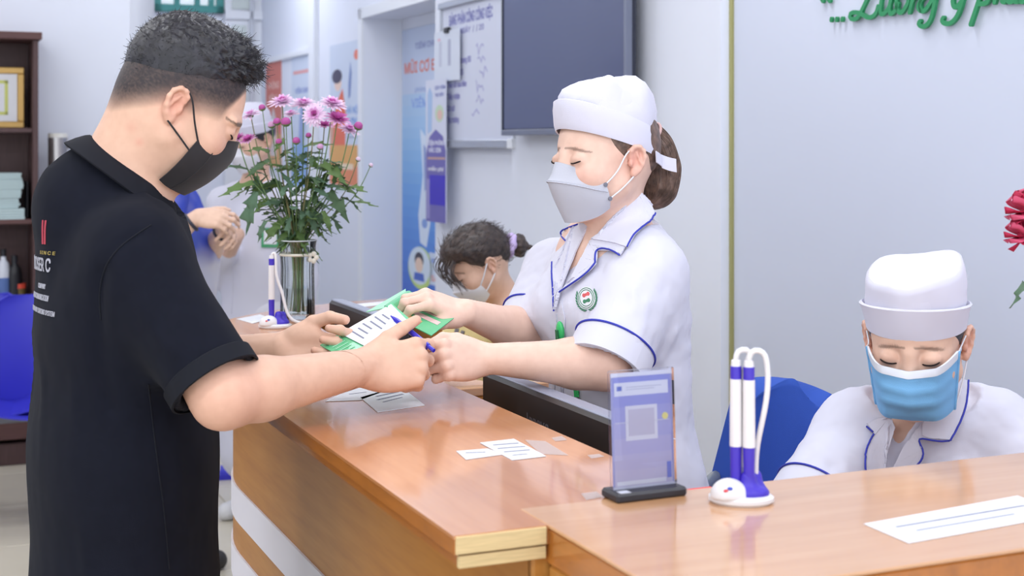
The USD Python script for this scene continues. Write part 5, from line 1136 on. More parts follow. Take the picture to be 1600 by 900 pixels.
ub.cone(W(1381, 744, 2.2), W(1417, 640, 2.24), .004, .025, .006, 's'); ub.cone(W(1381, 744, 2.2) + sF * .05, W(1417, 640, 2.24) + sF * .06, .006, .030, .006, 's'); ub.cone(W(1381, 744, 2.2) - sF * .012, W(1417, 640, 2.24) - sF * .035, .004, .025, .006, 's')
um2 = relax(ub.mesh(.006), 1)
folds(um2, [([W(1310, 660, 2.2), W(1300, 720, 2.2), W(1290, 790, 2.2)], .012, -.005), ([W(1325, 690, 2.2), W(1320, 760, 2.2)], .010, .004), ([W(1520, 700, 2.2), W(1500, 760, 2.2), W(1490, 830, 2.2)], .012, .005), ([W(1550, 690, 2.2), W(1530, 720, 2.2), W(1500, 735, 2.2)], .009, -.004)]); wrinkle(um2, .0055, 16, 9); wrinkle(um2, .002, 42, 4)
uni2 = obj('uniform', um2, m_uni, n2, smooth=True)
for q_ in SSV: obj('cuff', hem_band(*q_, sL, .70, .902, .004), m_uni, uni2, smooth=40); obj('piping', tube(limb_ring(*q_, sL, .71, .0052), .0019, 6, False), m_pipe, uni2, smooth=True, label='blue piping around the cuff')
for px, pp, lf in (([(1394, 654), (1372, 655), (1352, 664), (1363, 678), (1352, 700), (1348, 745), (1378, 748), (1384, 715), (1400, 670)], [[(1352, 668), (1363, 677)], [(1364, 679), (1351, 702), (1348, 745)]], .006),
                   ([(1452, 645), (1410, 700), (1385, 748), (1413, 736), (1436, 722), (1442, 704), (1436, 687), (1482, 689), (1488, 670)], [[(1385, 748), (1413, 736), (1436, 722), (1442, 704), (1436, 687), (1460, 689), (1481, 689)]], .006),
                   ([(1440, 655), (1462, 630), (1490, 592), (1506, 598), (1505, 629), (1490, 673), (1481, 689), (1450, 686), (1440, 682)], [[(1506, 598), (1505, 629), (1490, 672), (1481, 689)]], .009)):
    pc = patch([prox2], px, 2.2, lf, .003, 4.0, soft=10); wrinkle(pc, .0008, 40, 1); col_ = obj('collar', pc, m_uni, uni2, smooth=50)
    for q_ in pp: obj('piping', piping([prox2], q_, 2.2, .0016, 24, lf + .0008), m_pipe, col_, smooth=True, label='blue piping along the collar edge')
hp = np.array([.66, 2.34, .50])
legs(n2, [hp + sL * y * .09 for y in (-1, 1)], [np.array([.66, 2.34, 0]) + sL * y * .1 + sF * .36 for y in (-1, 1)], m_wtr, m_wshoe, (.09, .065, .055), [hp + sL * y * .1 + sF * .38 + [0, 0, .02] for y in (-1, 1)], sF)
# ================================================================== THE SEATED WOMAN IN YELLOW
n3 = person('seated woman in yellow with a hair bun, writing behind the standing nurse', W(775, 0, 4.0) * [1, 1, 0])
yF = unit([-.85, -.52, 0]); yL = np.cross([0, 0, 1.0], yF)
yh = Head(W(748, 412, 3.98), unit([-.80, -.30, -.52]), unit([-.46, -.20, .87]), .86, .96, True)
ynb = W(792, 478, 4.05); ySR, ySL = W(712, 520, 4.2), W(812, 512, 3.86); yER, yEL = W(672, 630, 4.0), W(800, 630, 3.72); yWR, yWL = W(650, 612, 3.75), W(688, 598, 3.55)
b = Body(); yh.build(b); yh.neck(b, ynb, .047, .054)
b.cone(ynb + [0, 0, -.03], ySR, .05, .046, .03); b.cone(ynb + [0, 0, -.03], ySL, .05, .046, .03); YC = lambda u, v: W(u, v, 4.05)
b.limb(YC(775, 560), YC(780, 700), (.13, .085), (.13, .1), yL, .03); arm(b, ySR, yER, yWR, (.046, .040, .038, .025)); arm(b, ySL, yEL, yWL, (.046, .041, .039, .025))
hand(b, yWR, unit([-.2, -.5, -.1]), (0, 0, 1), 1, .88); hand(b, yWL, unit([-.8, -.3, -.05]), (.1, -.3, .9), -1, .88, [(.6, .8, .5)] * 4)
fb = [yh.c - .14, yh.c + .14]
bodym = outside(relax(b.mesh(.010, [-.65, 3.2, .6], [.3, 4.4, fb[0][2] + .012]), 1), [(fb[0] + .003, fb[1] - .003)])
sk3 = cat([relax(b.mesh(.004, *fb), 1), bodym]); V = sk3.vertices; C_ = tint(V, lin((226, 188, 166))); yh.colors(V, C_, browc=(70, 54, 50)); obj('body', sk3, m_skin, n3, smooth=True, col=C_, nor=b.normals(V)); yh.eyes(n3)
h_ = Body(); R_ = yh.R; s_ = yh.s
h_.ell(yh.L(-.014, 0, .042), np.array([.104, .083, .088]) * s_, R_, .02); h_.ell(yh.L(.03, 0, .075), np.array([.068, .068, .05]) * s_, R_, .03); h_.ell(yh.L(-.06, 0, .01), np.array([.06, .066, .064]) * s_, R_, .02)
h_.add('s', lambda p: (lambda q: (q[:, 2] - np.clip(-.045 + 1.25 * (q[:, 0] + .02), -.06, .052)) * s_)(yh.inv(p)), yh.c, 1.0, .012)
hm = relax(h_.mesh(.004), 1); wrinkle(hm, .004, 45, 4); hair = obj('hair', hm, m_brown2, n3, smooth=True)
st = shell_strands(hm, 1800, .03, lambda P, N: np.repeat((yh.R @ [-.8, 0, .1])[None], len(P), 0), .15, 8, None, 5, .1, .1); curves('hair_strand', st, m_brown2, hair, .0014, .0006)
r5 = np.random.default_rng(5); fr = []
for k_ in range(46):
    y0 = r5.uniform(-.07, .07); o = np.array([.085 + r5.normal(0, .004), y0, .068 + r5.normal(0, .006)]); fr.append(yh.L(*spline([o, o + [.022, y0 * .12, -.016], o + [.026, y0 * .3, -.05], o + [.016 + r5.normal(0, .006), y0 * .4, -.085 - r5.uniform(0, .03)]], 9).T.T) if False else yh.L(spline([o, o + [.022, y0 * .12, -.016], o + [.026, y0 * .3, -.05], o + [.016 + r5.normal(0, .006), y0 * .4, -.085 - r5.uniform(0, .03)]], 9)))
curves('fringe', fr, m_brown2, hair, .0022, .0008)
bn = W(808, 384, 4.02); bb_ = Body(); bb_.ell(bn + [.006, 0, 0], (.024, .028, .033), None, .01); bb_.cone(bn + [.0, 0, 0], bn + [.040, 0, -.004], .010, .006, .01); bb_.cone(bn + [-.04, 0, -.006], bn, .018, .02, .01); bm_ = relax(bb_.mesh(.003), 1); wrinkle(bm_, .006, 60, 2); obj('hair_bun', bm_, m_brown2, hair, smooth=True)
sc_ = W(795, 385, 4.01); a_ = np.linspace(0, 2 * np.pi, 40); ax = unit(bn - yh.L(-.08, 0, .05)); u_ = unit(np.cross(ax, [0, 1, .2])); w_ = np.cross(ax, u_)
scm = tube(np.array([sc_ + (.026 + .003 * math.sin(9 * a)) * (math.cos(a) * u_ + math.sin(a) * w_) + ax * .003 * math.sin(7 * a) for a in a_]), .0115, 10, False); wrinkle(scm, .004, 120, 1); obj('scrunchie', scm, mat('lilac_scrunchie', (206, 186, 232), 0.7), hair, smooth=True)
m_wm = mat('white_mask_fabric', (224, 224, 232), 0.75); msk = obj('face_mask', mask_mesh(yh, mkn), m_wm, n3, smooth=40)
for y in (-1, 1):
    for P, Q in ((yh.L(.046, y * .067, -.044), yh.L(-.010, y * .082, .016)), (yh.L(.040, y * .068, -.072), yh.L(-.016, y * .080, -.030))): obj('ear_loop', tube(spline([P, (P + Q) / 2 + yh.R[:, 1] * y * .004, Q], 8), .0022, 6), m_loop, msk, smooth=True)
m_yel = mat('yellow_cotton', (240, 220, 158), 0.8, 0.25, var=0.06, vscale=30); yb = Body()
yb.limb(YC(775, 545), YC(778, 600), (.15, .09), (.165, .11), yL, .05); yb.limb(YC(778, 600), YC(785, 720), (.165, .11), (.17, .125), yL, .05)
yb.cone(ynb + [0, 0, -.035], ySR, .062, .056, .05); yb.cone(ynb + [0, 0, -.035], ySL, .062, .056, .05)
for q_ in ((ySR, ySR + unit(yER - ySR) * .24, (.068, .066), (.07, .07)), (ySL, ySL + unit(yEL - ySL) * .24, (.068, .066), (.07, .07))): yb.sub(sleeve(*q_, yL, .9, .017, .03), .035)
ycu = unit([-.40, -.22, .88]); yb.cutin(ynb - ycu * .012, ycu, ynb + ycu * .05, .11)
ym = relax(yb.mesh(.008), 1); wrinkle(ym, .006, 14, 5); ysh = obj('shirt', ym, m_yel, n3, smooth=True)
m_prn = mat('grey_shirt_print', (120, 116, 122), 0.7)
for (x, y, w2, h2) in ((712, 512, 6, 10), (722, 516, 5, 7), (730, 524, 5, 4), (708, 528, 5, 6), (718, 532, 6, 5), (727, 538, 4, 3)): obj('shirt_print', patch([ym], [(x, y), (x + w2, y + 2), (x + w2 - 2, y + h2), (x - 2, y + h2 - 2)], 3.9, .002, .001, 3), m_prn, ysh)
p_ = np.array([W(780, 0, 4.05)[0], 4.05, .46])
legs(n3, [p_ + yL * y * .09 for y in (-1, 1)], [p_ * [1, 1, 0] + yL * y * .1 + yF * .36 for y in (-1, 1)], m_trouser, m_shoe, (.088, .064, .05), [p_ + yL * y * .1 + yF * .38 + [0, 0, .02] for y in (-1, 1)], yF)
# ================================================================== TWO PEOPLE BEHIND THE FAR END
n5 = person('person in white coat and white cap standing behind the flower vase', W(385, 0, 5.5) * [1, 1, 0])
wF = unit([-.62, -.78, 0]); wL = np.cross([0, 0, 1.0], wF)
wh = Head(W(392, 218, 5.5), unit([-.55, -.75, -.3]), unit([-.15, -.22, .96]), .97, 1, True); wnb = W(400, 282, 5.55)
wSR, wSL = W(348, 318, 5.62), W(468, 318, 5.36); wER, wEL = W(336, 430, 5.56), W(476, 436, 5.34); wWR, wWL = W(372, 366, 5.25), W(470, 545, 5.25)
b = Body(); wh.build(b); wh.neck(b, wnb, .048, .054); b.cone(wnb + [0, 0, -.03], wSR, .05, .046, .03); b.cone(wnb + [0, 0, -.03], wSL, .05, .046, .03); WC = lambda u, v: W(u, v, 5.52)
b.limb(WC(405, 360), WC(405, 520), (.13, .085), (.13, .1), wL, .03); arm(b, wSR, wER, wWR, (.046, .040, .038, .025)); arm(b, wSL, wEL, wWL, (.046, .041, .039, .025))
hand(b, wWR, unit([-.3, -.4, .1]), (.3, -.3, .9), 1, .9, [(.6, .8, .5)] * 4); hand(b, wWL, unit([-.5, -.5, .2]), (.3, -.3, .9), -1, .9, [(.6, .8, .5)] * 4)
sk5 = relax(b.mesh(.008), 1); V = sk5.vertices; C_ = tint(V, lin((224, 186, 164))); wh.colors(V, C_); obj('body', sk5, m_skin, n5, smooth=True, col=C_, nor=b.normals(V)); wh.eyes(n5)
rg = [cap_ring(wh, .028, .012, .102, .083, -.010), cap_ring(wh, .04, .012, .106, .087, -.010), cap_ring(wh, .066, .012, .106, .087, -.010), cap_ring(wh, .068, .012, .100, .082, -.010), cap_ring(wh, .10, .006, .096, .08, -.012), cap_ring(wh, .13, .0, .074, .064, -.014), cap_ring(wh, .145, 0, .03, .03, -.014), cap_ring(wh, .146, 0, .002, .002, -.014)]
cm = ring_sheet(wh, rg); wrinkle(cm, .003, 24, 3); obj('cap', cm, m_cap, n5, smooth=50)
h_ = Body(); h_.ell(wh.L(-.016, 0, .030), np.array([.101, .0795, .088]), wh.R, .02); h_.add('s', lambda p: (lambda q: (q[:, 2] + .035 - .8 * np.clip(q[:, 0] + .03, 0, .2)))(wh.inv(p)), wh.c, 1.0, .006); obj('hair', h_.mesh(.006), m_hair, n5, smooth=True)
obj('face_mask', mask_mesh(wh, mkn), m_wm, n5, smooth=40)
cb = Body(); cb.limb(WC(405, 348), WC(404, 420), (.16, .095), (.172, .115), wL, .05); cb.limb(WC(404, 420), WC(398, 700), (.172, .115), (.165, .12), wL, .05); cb.cone(wnb + [0, 0, -.03], wSR, .062, .056, .05); cb.cone(wnb + [0, 0, -.03], wSL, .062, .056, .05)
cb.cone(wSR, wER, .06, .052, .03); cb.cone(wER, wER + (wWR - wER) * .55, .052, .044, .02); cb.cone(wSL, wEL, .06, .052, .03); cb.cone(wEL, wEL + (wWL - wEL) * .7, .052, .042, .02); cb.cutin(wnb + [0, 0, .0], (-.2, -.3, .93), wnb + [0, 0, .06], .12)
cm = relax(cb.mesh(.01), 1); wrinkle(cm, .008, 9, 7, (1, 1, .5)); coat = obj('white_coat', cm, m_uni, n5, smooth=True)
obj('coat_seam', piping([cm], [(362, 390), (364, 430), (362, 490)], 5.2, .004, 16), m_uni, coat, smooth=True)
card = obj('name_card', patch([cm], [(409, 356), (436, 356), (436, 387), (409, 387)], 5.2, .006, .003, 5), mat('green_card_frame', (62, 158, 104), 0.4), n5, label='green framed name card on the white coat'); obj('card_face', patch([cm], [(413, 360), (432, 360), (432, 382), (413, 382)], 5.2, .008, .002, 5), m_white, card)
legs(n5, [W(410, 0, 5.52) * [1, 1, 0] + wL * y * .07 + [0, 0, .8] for y in (-1, 1)], [W(412, 0, 5.52) * [1, 1, 0] + wL * y * .065 for y in (-1, 1)], m_wtr, m_wshoe, (.09, .065, .055), None, wF)
n4 = person('person in blue shirt with dark bracelet, hands joined, mostly hidden behind the man', W(262, 0, 4.75) * [1, 1, 0])
bF = unit([.80, -.25, 0]); bL = np.cross([0, 0, 1.0], bF)
bh = Head(W(262, 165, 4.72), unit([.85, -.2, -.3]), unit([.3, -.05, .95]), .97, 1, True); bnb = W(250, 232, 4.76)
bSR, bSL = W(262, 300, 4.60), W(262, 296, 4.92); bER, bEL = W(246, 388, 4.50), W(322, 400, 4.86); bWR, bWL = W(310, 338, 4.52), W(352, 356, 4.66)
b = Body(); bh.build(b); bh.neck(b, bnb, .048, .054); b.cone(bnb + [0, 0, -.03], bSR, .05, .046, .03); b.cone(bnb + [0, 0, -.03], bSL, .05, .046, .03); BC = lambda u, v: W(u, v, 4.76)
b.limb(BC(258, 340), BC(258, 520), (.13, .085), (.13, .1), bL, .03); arm(b, bSR, bER, bWR, (.046, .040, .038, .025)); arm(b, bSL, bEL, bWL, (.046, .041, .039, .025))
hand(b, bWR, unit(W(362, 342, 4.5) - bWR), (-.1, -.75, .6), 1, .86, [(.5, .7, .4), (.5, .7, .4), (.55, .7, .4), (.6, .7, .4)]); hand(b, bWL, unit([.35, -.75, -.1]), (.3, .6, .6), -1, .86, [(.5, .8, .5)] * 4)
sk4 = relax(b.mesh(.0065), 1); V = sk4.vertices; C_ = tint(V, lin((232, 196, 174))); bh.colors(V, C_); obj('body', sk4, m_skin, n4, smooth=True, col=C_, nor=b.normals(V)); bh.eyes(n4)
h_ = Body(); h_.ell(bh.L(-.016, 0, .036), np.array([.104, .083, .09]), bh.R, .02); h_.add('s', lambda p: (lambda q: (q[:, 2] - np.clip(-.06 + 1.2 * (q[:, 0] + .03), -.07, .05)))(bh.inv(p)), bh.c, 1.0, .006); obj('hair', h_.mesh(.006), m_hair, n4, smooth=True)
tb = Body(); tb.limb(BC(264, 335), BC(276, 400), (.16, .095), (.175, .115), bL, .05); tb.limb(BC(276, 400), BC(276, 446), (.175, .115), (.18, .12), bL, .05); tb.cone(bnb + [0, 0, -.03], bSR, .062, .056, .05); tb.cone(bnb + [0, 0, -.03], bSL, .062, .056, .05)
for q_ in ((bSR, bSR + unit(bER - bSR) * .2, (.07, .07), (.07, .07)), (bSL, bSL + unit(bEL - bSL) * .2, (.07, .07), (.07, .07))): tb.sub(sleeve(*q_, bL, .9, .018, .03), .035)
tb.cutin(bnb, (.3, -.1, .93), bnb + [0, 0, .06], .12)
tm = relax(tb.mesh(.009), 1); wrinkle(tm, .007, 10, 8); V = tm.vertices; zz = np.clip((V[:, 2] - 1.04) / .08, 0, 1)[:, None] ; nz_ = np.clip(zz + (meshkit.noise(V * 25, 2)[:, None] - .5) * .3, 0, 1); Cb = lin((214, 212, 222)) * (1 - nz_) + lin((62, 80, 186)) * nz_; sp = np.clip((meshkit.noise(V * 9, 6)[:, None] - .55) * 4, 0, 1) * .25; Cb = Cb * (1 - sp) + lin((150, 176, 230)) * sp
m_dye = mat('blue_dip_dyed_cotton', (70, 90, 190), 0.8, 0.25, col=True); obj('shirt', tm, m_dye, n4, smooth=True, col=Cb, label='blue shirt with a white dip-dyed hem')
ax = unit(bWR - bER); P_ = bER + ax * (np.linalg.norm(bWR - bER) - .03)
obj('bracelet', tube(limb_ring(P_ - ax * .01, P_ + ax * .01, (.030, .030), (.030, .030), (0, 0, 1), .5, .0), .006, 8, False), mat('dark_bracelet', (48, 50, 66), 0.4), n4, smooth=True)
ax = unit(bWL - bEL); P_ = bEL + ax * (np.linalg.norm(bWL - bEL) - .03)
obj('bracelet', tube(limb_ring(P_ - ax * .01, P_ + ax * .01, (.030, .030), (.030, .030), (0, 0, 1), .5, .0), .005, 8, False), mat('dark_bracelet', (48, 50, 66), 0.4), n4, smooth=True)
m_jean = mat('navy_trousers', (52, 60, 86), 0.85, 0.2)
legs(n4, [W(262, 0, 4.76) * [1, 1, 0] + bL * y * .085 + [0, 0, .82] for y in (-1, 1)], [W(262, 0, 4.76) * [1, 1, 0] + bL * y * .1 for y in (-1, 1)], m_jean, m_shoe, (.080, .066, .055), None, bF)
# ================================================================== THINGS ON THE COUNTERS
m_paper = mat('white_paper', (232, 234, 242), 0.6, 0.3); m_ink = mat('grey_print_ink', (128, 130, 150), 0.7); m_dk = mat('black_plastic', (36, 36, 44), 0.4)
def paper(name, label, px, lines=(), z=CZ, cat_='paper', m=None, th=.0008):
    P = [C(u, v, z) for u, v in px]; o = np.mean(P, 0); t = thing(name, label, cat_, o)
    obj('sheet', prism(Polygon([(p[0], p[1]) for p in P]), z + .0004, z + .0004 + th), m or m_paper, t)
    A = np.array(P)
    for (a0, b0, a1, b1, w_) in lines:                 # printed lines, in fractions along the first two sides
        f = lambda a, b_: A[0] + a * (A[1] - A[0]) + b_ * (A[3] - A[0])
        obj('printed_line', prism(LineString([f(a0, b0)[:2], f(a1, b1)[:2]]).buffer(w_, cap_style=2), z + .0004 + th, z + .0006 + th), m_ink, t)
    return t
paper('paper_sheet', 'white notice taped to the counter in front of the pen hand', [(563, 622), (590, 645), (664, 634), (625, 604)], [(.2, .3, .3, .8, .003), (.4, .25, .5, .85, .003), (.6, .3, .65, .75, .002)])
paper('paper_sheet', 'crumpled white slip beneath the man\'s right wrist', [(508, 628), (563, 626), (618, 606), (560, 603)], [(.3, .4, .7, .5, .002)])
paper('paper_sheet', 'small white printed card taped in the middle of the counter', [(750, 693), (800, 720), (853, 714), (803, 687)], [(.2, .2, .25, .9, .0025), (.4, .15, .45, .9, .0025), (.6, .15, .64, .85, .0025), (.8, .2, .82, .6, .002)], th=.001)
paper('paper_sheet', 'narrow white paper strip beside the printed card', [(713, 706), (728, 719), (786, 711), (762, 702)], [(.3, .2, .4, .8, .002)])
paper('paper_sheet', 'white slip lying left of the far pen stand', [(370, 499), (395, 506), (424, 498), (406, 492)])
paper('paper_sheet', 'long white notice on the pale counter at the right edge of the photo', [(1350, 820), (1420, 850), (1668, 805), (1590, 776)], [(.35, .1, .45, .9, .0022), (.62, .15, .7, .75, .0018)], z=CZ + .001)
paper('paper_strip', 'thin white strip along the far edge of the counter', [(530, 478), (530, 484), (606, 476), (606, 471)], cat_='paper strip')
m_tape = usdkit.material(stage, '/World/Looks/clear_tape', {'t': ('transparent_bsdf', {}), 'p': ('principled_bsdf', {'base_color': lin((226, 214, 212)), 'roughness': 0.3}), 'm': ('mix_closure', {'fac': 0.42})}, [('t.BSDF', 'm.closure1'), ('p.BSDF', 'm.closure2')], surface='m.closure')
for lab, px in (('clear tape over the printed card, near the monitor', [(820, 688), (845, 710), (888, 712), (852, 690)]), ('torn tape scrap at the inner edge of the counter', [(862, 685), (868, 690), (886, 688), (878, 682)]), ('torn tape scrap left of the sign stand', [(908, 772), (916, 782), (942, 777), (932, 769)]), ('tape scrap between card and sign stand', [(918, 712), (924, 717), (944, 714), (936, 710)])):
    paper('tape', lab, px, cat_='tape', m=m_tape, th=.0004)
# ---- monitors seen from behind
m_mon = mat('dark_monitor_plastic', (44, 42, 44), 0.4, 0.5); m_monlip = mat('grey_monitor_lip', (150, 156, 176), 0.35, 0.5)
def monitor(label, s0, s1, ztop, xx=.945, text=None):
    t = thing('monitor', label, 'monitor', B(xx, (s0 + s1) / 2, .76), TH); zb = ztop - .33
    obj('back_cover', bbox(xx, xx + .022, s0, s1, zb, ztop - .003, .006), m_mon, t); obj('screen', bbox(xx + .022, xx + .032, s0 + .006, s1 - .006, zb + .006, ztop - .006, .002), m_dk, t)
    obj('rim', bbox(xx + .006, xx + .034, s0, s1, ztop - .006, ztop, .002), m_monlip, t); obj('ridge', bbox(xx - .004, xx + .002, s0 + .02, s1 - .02, ztop - .07, ztop - .066, .001), m_mon, t)
    obj('stand', bbox(xx - .02, xx + .01, (s0 + s1) / 2 - .04, (s0 + s1) / 2 + .04, .77, zb + .12, .004), m_mon, t); obj('foot', bbox(xx - .06, xx + .1, (s0 + s1) / 2 - .12, (s0 + s1) / 2 + .12, .76, .772, .004), m_mon, t)
    if text:
        tm_ = meshkit.text_mesh(text, .02, .0006, True); obj('logo', xform(tm_, basis(B(xx - .0004, s0 + (s1 - s0) * .66, ztop - .062), B(0, -1), EZ, B(-1, 0))), mat('dark_grey_logo', (92, 88, 94), 0.4), t, label='faint maker lettering')
    return t
monitor('dark computer monitor behind the long counter in front of the standing nurse', 1.745, 2.325, 1.051, text='lenovo')
monitor('dark computer monitor at the far end of the counter, behind the booklet', 2.80, 3.345, 1.075, .955)
# ---- acrylic sign stand
ss = C(1006, 776); ex = B(1, 0.02); ey = unit(EZ - .06 * B(0, -1)); w_, h_ = .084, .137
m_card = mat('lavender_print', (134, 132, 190), 0.5)
S = Sheet('sign_stand', 'small acrylic sign stand with lavender card on black base, at the counter corner', 'sign stand', ss - ex * w_ / 2 + EZ * .012, ex, ey, w_, h_, (146, 146, 196), t=.0012, rough=.35)
cols = [(186, 180, 208), (182, 176, 208), (176, 170, 208), (166, 163, 208), (156, 155, 208), (146, 147, 208), (134, 138, 206)]
for i, c in enumerate(cols): S.rect(.03, .02 + .96 * i / 7, .97, .02 + .96 * (i + 1) / 7, c, 1, name='print')
S.rect(.0, .0, 1, .02, (206, 206, 222), 2); S.rect(.0, .965, 1, 1, (206, 206, 222), 2)
S.rect(.05, .80, .93, .915, (216, 216, 230), 2, name='header_panel'); S.rect(.09, .845, .17, .885, (96, 110, 190), 3, name='logo'); S.rect(.24, .87, .82, .875, (176, 176, 200), 3); S.rect(.24, .85, .7, .855, (176, 176, 200), 3)
S.rect(.22, .41, .74, .71, (214, 212, 224), 2, name='blank_square', label='blank white square'); S.rect(.27, .45, .69, .68, (190, 184, 204), 3, name='blank_square')
S.rect(.05, .565, .93, .572, (200, 200, 214), 2); S.oval(.87, .60, .05, .03, (226, 214, 130), 2, name='yellow_mark'); S.rect(.06, .03, .86, .065, (214, 214, 226), 2); S.rect(.88, .06, .95, .2, (112, 122, 200), 2)
m_acr = pane('acrylic', (0.97, 0.98, 1.0)); obj('acrylic_sleeve', xform(bev_box(-.002, w_ + .002, 0, h_ + .003, -.003, .0045, .001), S.M), m_acr, S.th)
bz_ = bev_box(-w_ / 2 - .006, w_ / 2 + .006, -.022, .020, .0004, .012, .003); obj('base', xform(bz_, basis(ss, ex, np.cross(EZ, ex), EZ)), m_dk, S.th, label='black base')
obj('base_print', xform(bev_box(-w_ / 2, -w_ / 2 + .014, -.0195, -.008, .0118, .0124, .0002), basis(ss, ex, np.cross(EZ, ex), EZ)), mat('silver_print', (200, 202, 214), 0.3), S.th)
# ---- pen stands
m_pw = mat('white_pen_plastic', (228, 226, 228), 0.4, 0.5); m_pb = mat('violet_blue_plastic', (66, 48, 186), 0.35, 0.5)
def pen_stand(p, rz, label, pens, cords):
    t = thing('pen_stand', label, 'pen stand', p, rz); K = lambda m: m
    Lc = lambda m: xform(m, trimesh.transformations.translation_matrix(p) @ trimesh.transformations.rotation_matrix(rz, EZ))
    base = lathe([(0, 0), (.031, 0), (.034, .003), (.034, .007), (.030, .010), (0, .010)], 40); base.apply_transform(np.diag([1.12, .9, 1, 1])); obj('base', Lc(base), m_pw, t, smooth=35)
    bb = Body(); bb.ell((.006, .0, .012), (.027, .020, .010), None, .006); bb.cone((.008, -.004, .012), (.008, -.004, .030), .011, .0085, .008); bb.cone((.016, .010, .012), (.016, .010, .028), .011, .0085, .008); bb.cut((0, 0, .008), (0, 0, -1)); obj('holder', Lc(bb.mesh(.0016)), m_pb, t, smooth=True)
    d = Body(); d.ell((-.014, -.012, .010), (.022, .018, .020), None, .004); d.cut((0, 0, .007), (0, 0, -1)); obj('dome', Lc(d.mesh(.0016)), m_pw, t, smooth=True)
    sp = lathe([(0, 0), (.004, .0004), (0, .0008)], 10)
    for (x, y, z, c) in ((-.0175, -.0275, .0185, (214, 70, 80)), (-.0130, -.0275, .0215, (70, 90, 200))): obj('logo', Lc(xform(trimesh.creation.icosphere(2, .0026).apply_transform(np.diag([1.2, .5, .8, 1])), trimesh.transformations.translation_matrix((x, y, z)))), mat('logo_%02x' % c[0], c, .5), t)
    return t, Lc
def desk_pen(p, rz, x, y, lab, stand_lab):
    t = thing('desk_pen', lab, 'pen', p, rz, None); Lc = lambda m: xform(m, trimesh.transformations.translation_matrix(p) @ trimesh.transformations.rotation_matrix(rz, EZ) @ trimesh.transformations.translation_matrix((x, y, 0)))
    obj('grip', Lc(lathe([(0, .024), (.0062, .024), (.0070, .068), (0, .068)], 16)), m_pb, t, smooth=40, label='violet-blue grip'); obj('barrel', Lc(lathe([(0, .066), (.0074, .066), (.0070, .145), (0, .145)], 16)), m_pw, t, smooth=40)
    obj('clip_band', Lc(lathe([(0, .143), (.0066, .143), (.0066, .160), (0, .160)], 16)), m_pb, t, smooth=40, label='violet-blue end'); obj('end_cap', Lc(lathe([(0, .159), (.0060, .159), (.0055, .167), (0, .169)], 16)), m_pw, t, smooth=40)
    return t, Lc
p1 = C(1158, 784, CZ + .001); rz = -.15
st_, Lc = pen_stand(p1, rz, 'white and violet pen stand with two pens on the near pale counter', 2, 0)
for (x, y, lab, side) in ((-.006, -.002, 'white desk pen standing in the near pen stand, left of the two', -1), (.009, -.006, 'white desk pen standing in the near pen stand, right of the two', 1)):
    t, L2 = desk_pen(p1, rz, x, y, lab, '')
    o = np.array([0, 0, .168])
    cpts = [o, o + [.004, 0, .010], o + [.014, .002, .010], o + [.021 if side > 0 else .012, .004, -.006], o + [.018 if side > 0 else .010, .006, -.060], o + [.009 if side > 0 else .006, .010, -.11], o + [.008, .012, -.15]]
    obj('cord', L2(tube(spline(cpts, 40), .0034, 8)), m_pw, t, smooth=True, label='thick white cord looping over the pen end')
p2 = C(430, 512); st_, Lc = pen_stand(p2, .1, 'white and violet pen stand with one pen in front of the vase', 1, 0)
t, L2 = desk_pen(p2, .1, -.008, -.004, 'white desk pen standing in the far pen stand by the vase', ''); o = np.array([0, 0, .168])
obj('cord', L2(tube(spline([o, o + [.004, 0, .004], o + [.010, -.002, -.03], o + [.024, -.004, -.085], o + [.050, -.006, -.15], o + [.075, -.004, -.158]], 40), .0034, 8)), m_pw, t, smooth=True)
# ---- the green booklet between the hands
m_gb = mat('green_booklet_card', (92, 190, 136), 0.35, 0.5, coat=.3); m_gb2 = mat('pale_green_print', (150, 214, 178), 0.4)
bk = thing('booklet', 'open green booklet with white insert held by the man and the standing nurse', 'booklet', W(605, 500, 2.33))
def sheet4(c, t=.0012, n=(10, 10), curl=0.0):
    a, b_, c_, d = map(np.asarray, c); u, v = np.meshgrid(np.linspace(0, 1, n[0]), np.linspace(0, 1, n[1])); u, v = u[..., None], v[..., None]
    P = a * (1 - u) * (1 - v) + b_ * u * (1 - v) + c_ * u * v + d * (1 - u) * v
    if curl: P = P + np.array([0, 0, 1.0]) * curl * np.sin(np.pi * u)
    return thick_sheet(P, t)
bA, bB, bC, bD = W(500, 539, 2.285), W(542, 562, 2.205), W(652, 508, 2.295), W(612, 474, 2.40)
def on_page(u, v, lift=.0): 
    n = unit(np.cross(bB - bA, bD - bA)); n = n if n[2] > 0 else -n; return bA * (1 - u) * (1 - v) + bB * u * (1 - v) + bC * u * v + bD * (1 - u) * v + n * lift
obj('left_page', sheet4((bA, bB, bC, bD), .0016), m_gb, bk)
obj('white_insert', sheet4([on_page(*q, .0018) for q in ((.02, .26), (.93, .30), (1.0, .94), (.04, .98))], .0008), m_paper, bk, label='white printed sheet lying on the green page')
for r_ in range(6):
    v_ = .36 + .085 * r_; obj('printed_line', sheet4([on_page(u_, v_ + dv, .0022) for u_, dv in ((.14 + .06 * (r_ % 2), 0), (.62 - .08 * (r_ % 3), .01), (.62 - .08 * (r_ % 3), .03), (.14 + .06 * (r_ % 2), .02))], .0003, (3, 2)), m_ink, bk)
for r_ in range(7): obj('printed_line', sheet4([on_page(.08 + .12 * r_, .05, .0008), on_page(.11 + .12 * r_, .05, .0008), on_page(.11 + .12 * r_, .22, .0008), on_page(.08 + .12 * r_, .22, .0008)], .0003, (2, 2)), m_gb2, bk)
rA, rB, rC, rD = W(608, 491, 2.385), W(674, 524, 2.33), W(715, 492, 2.43), W(648, 464, 2.50)
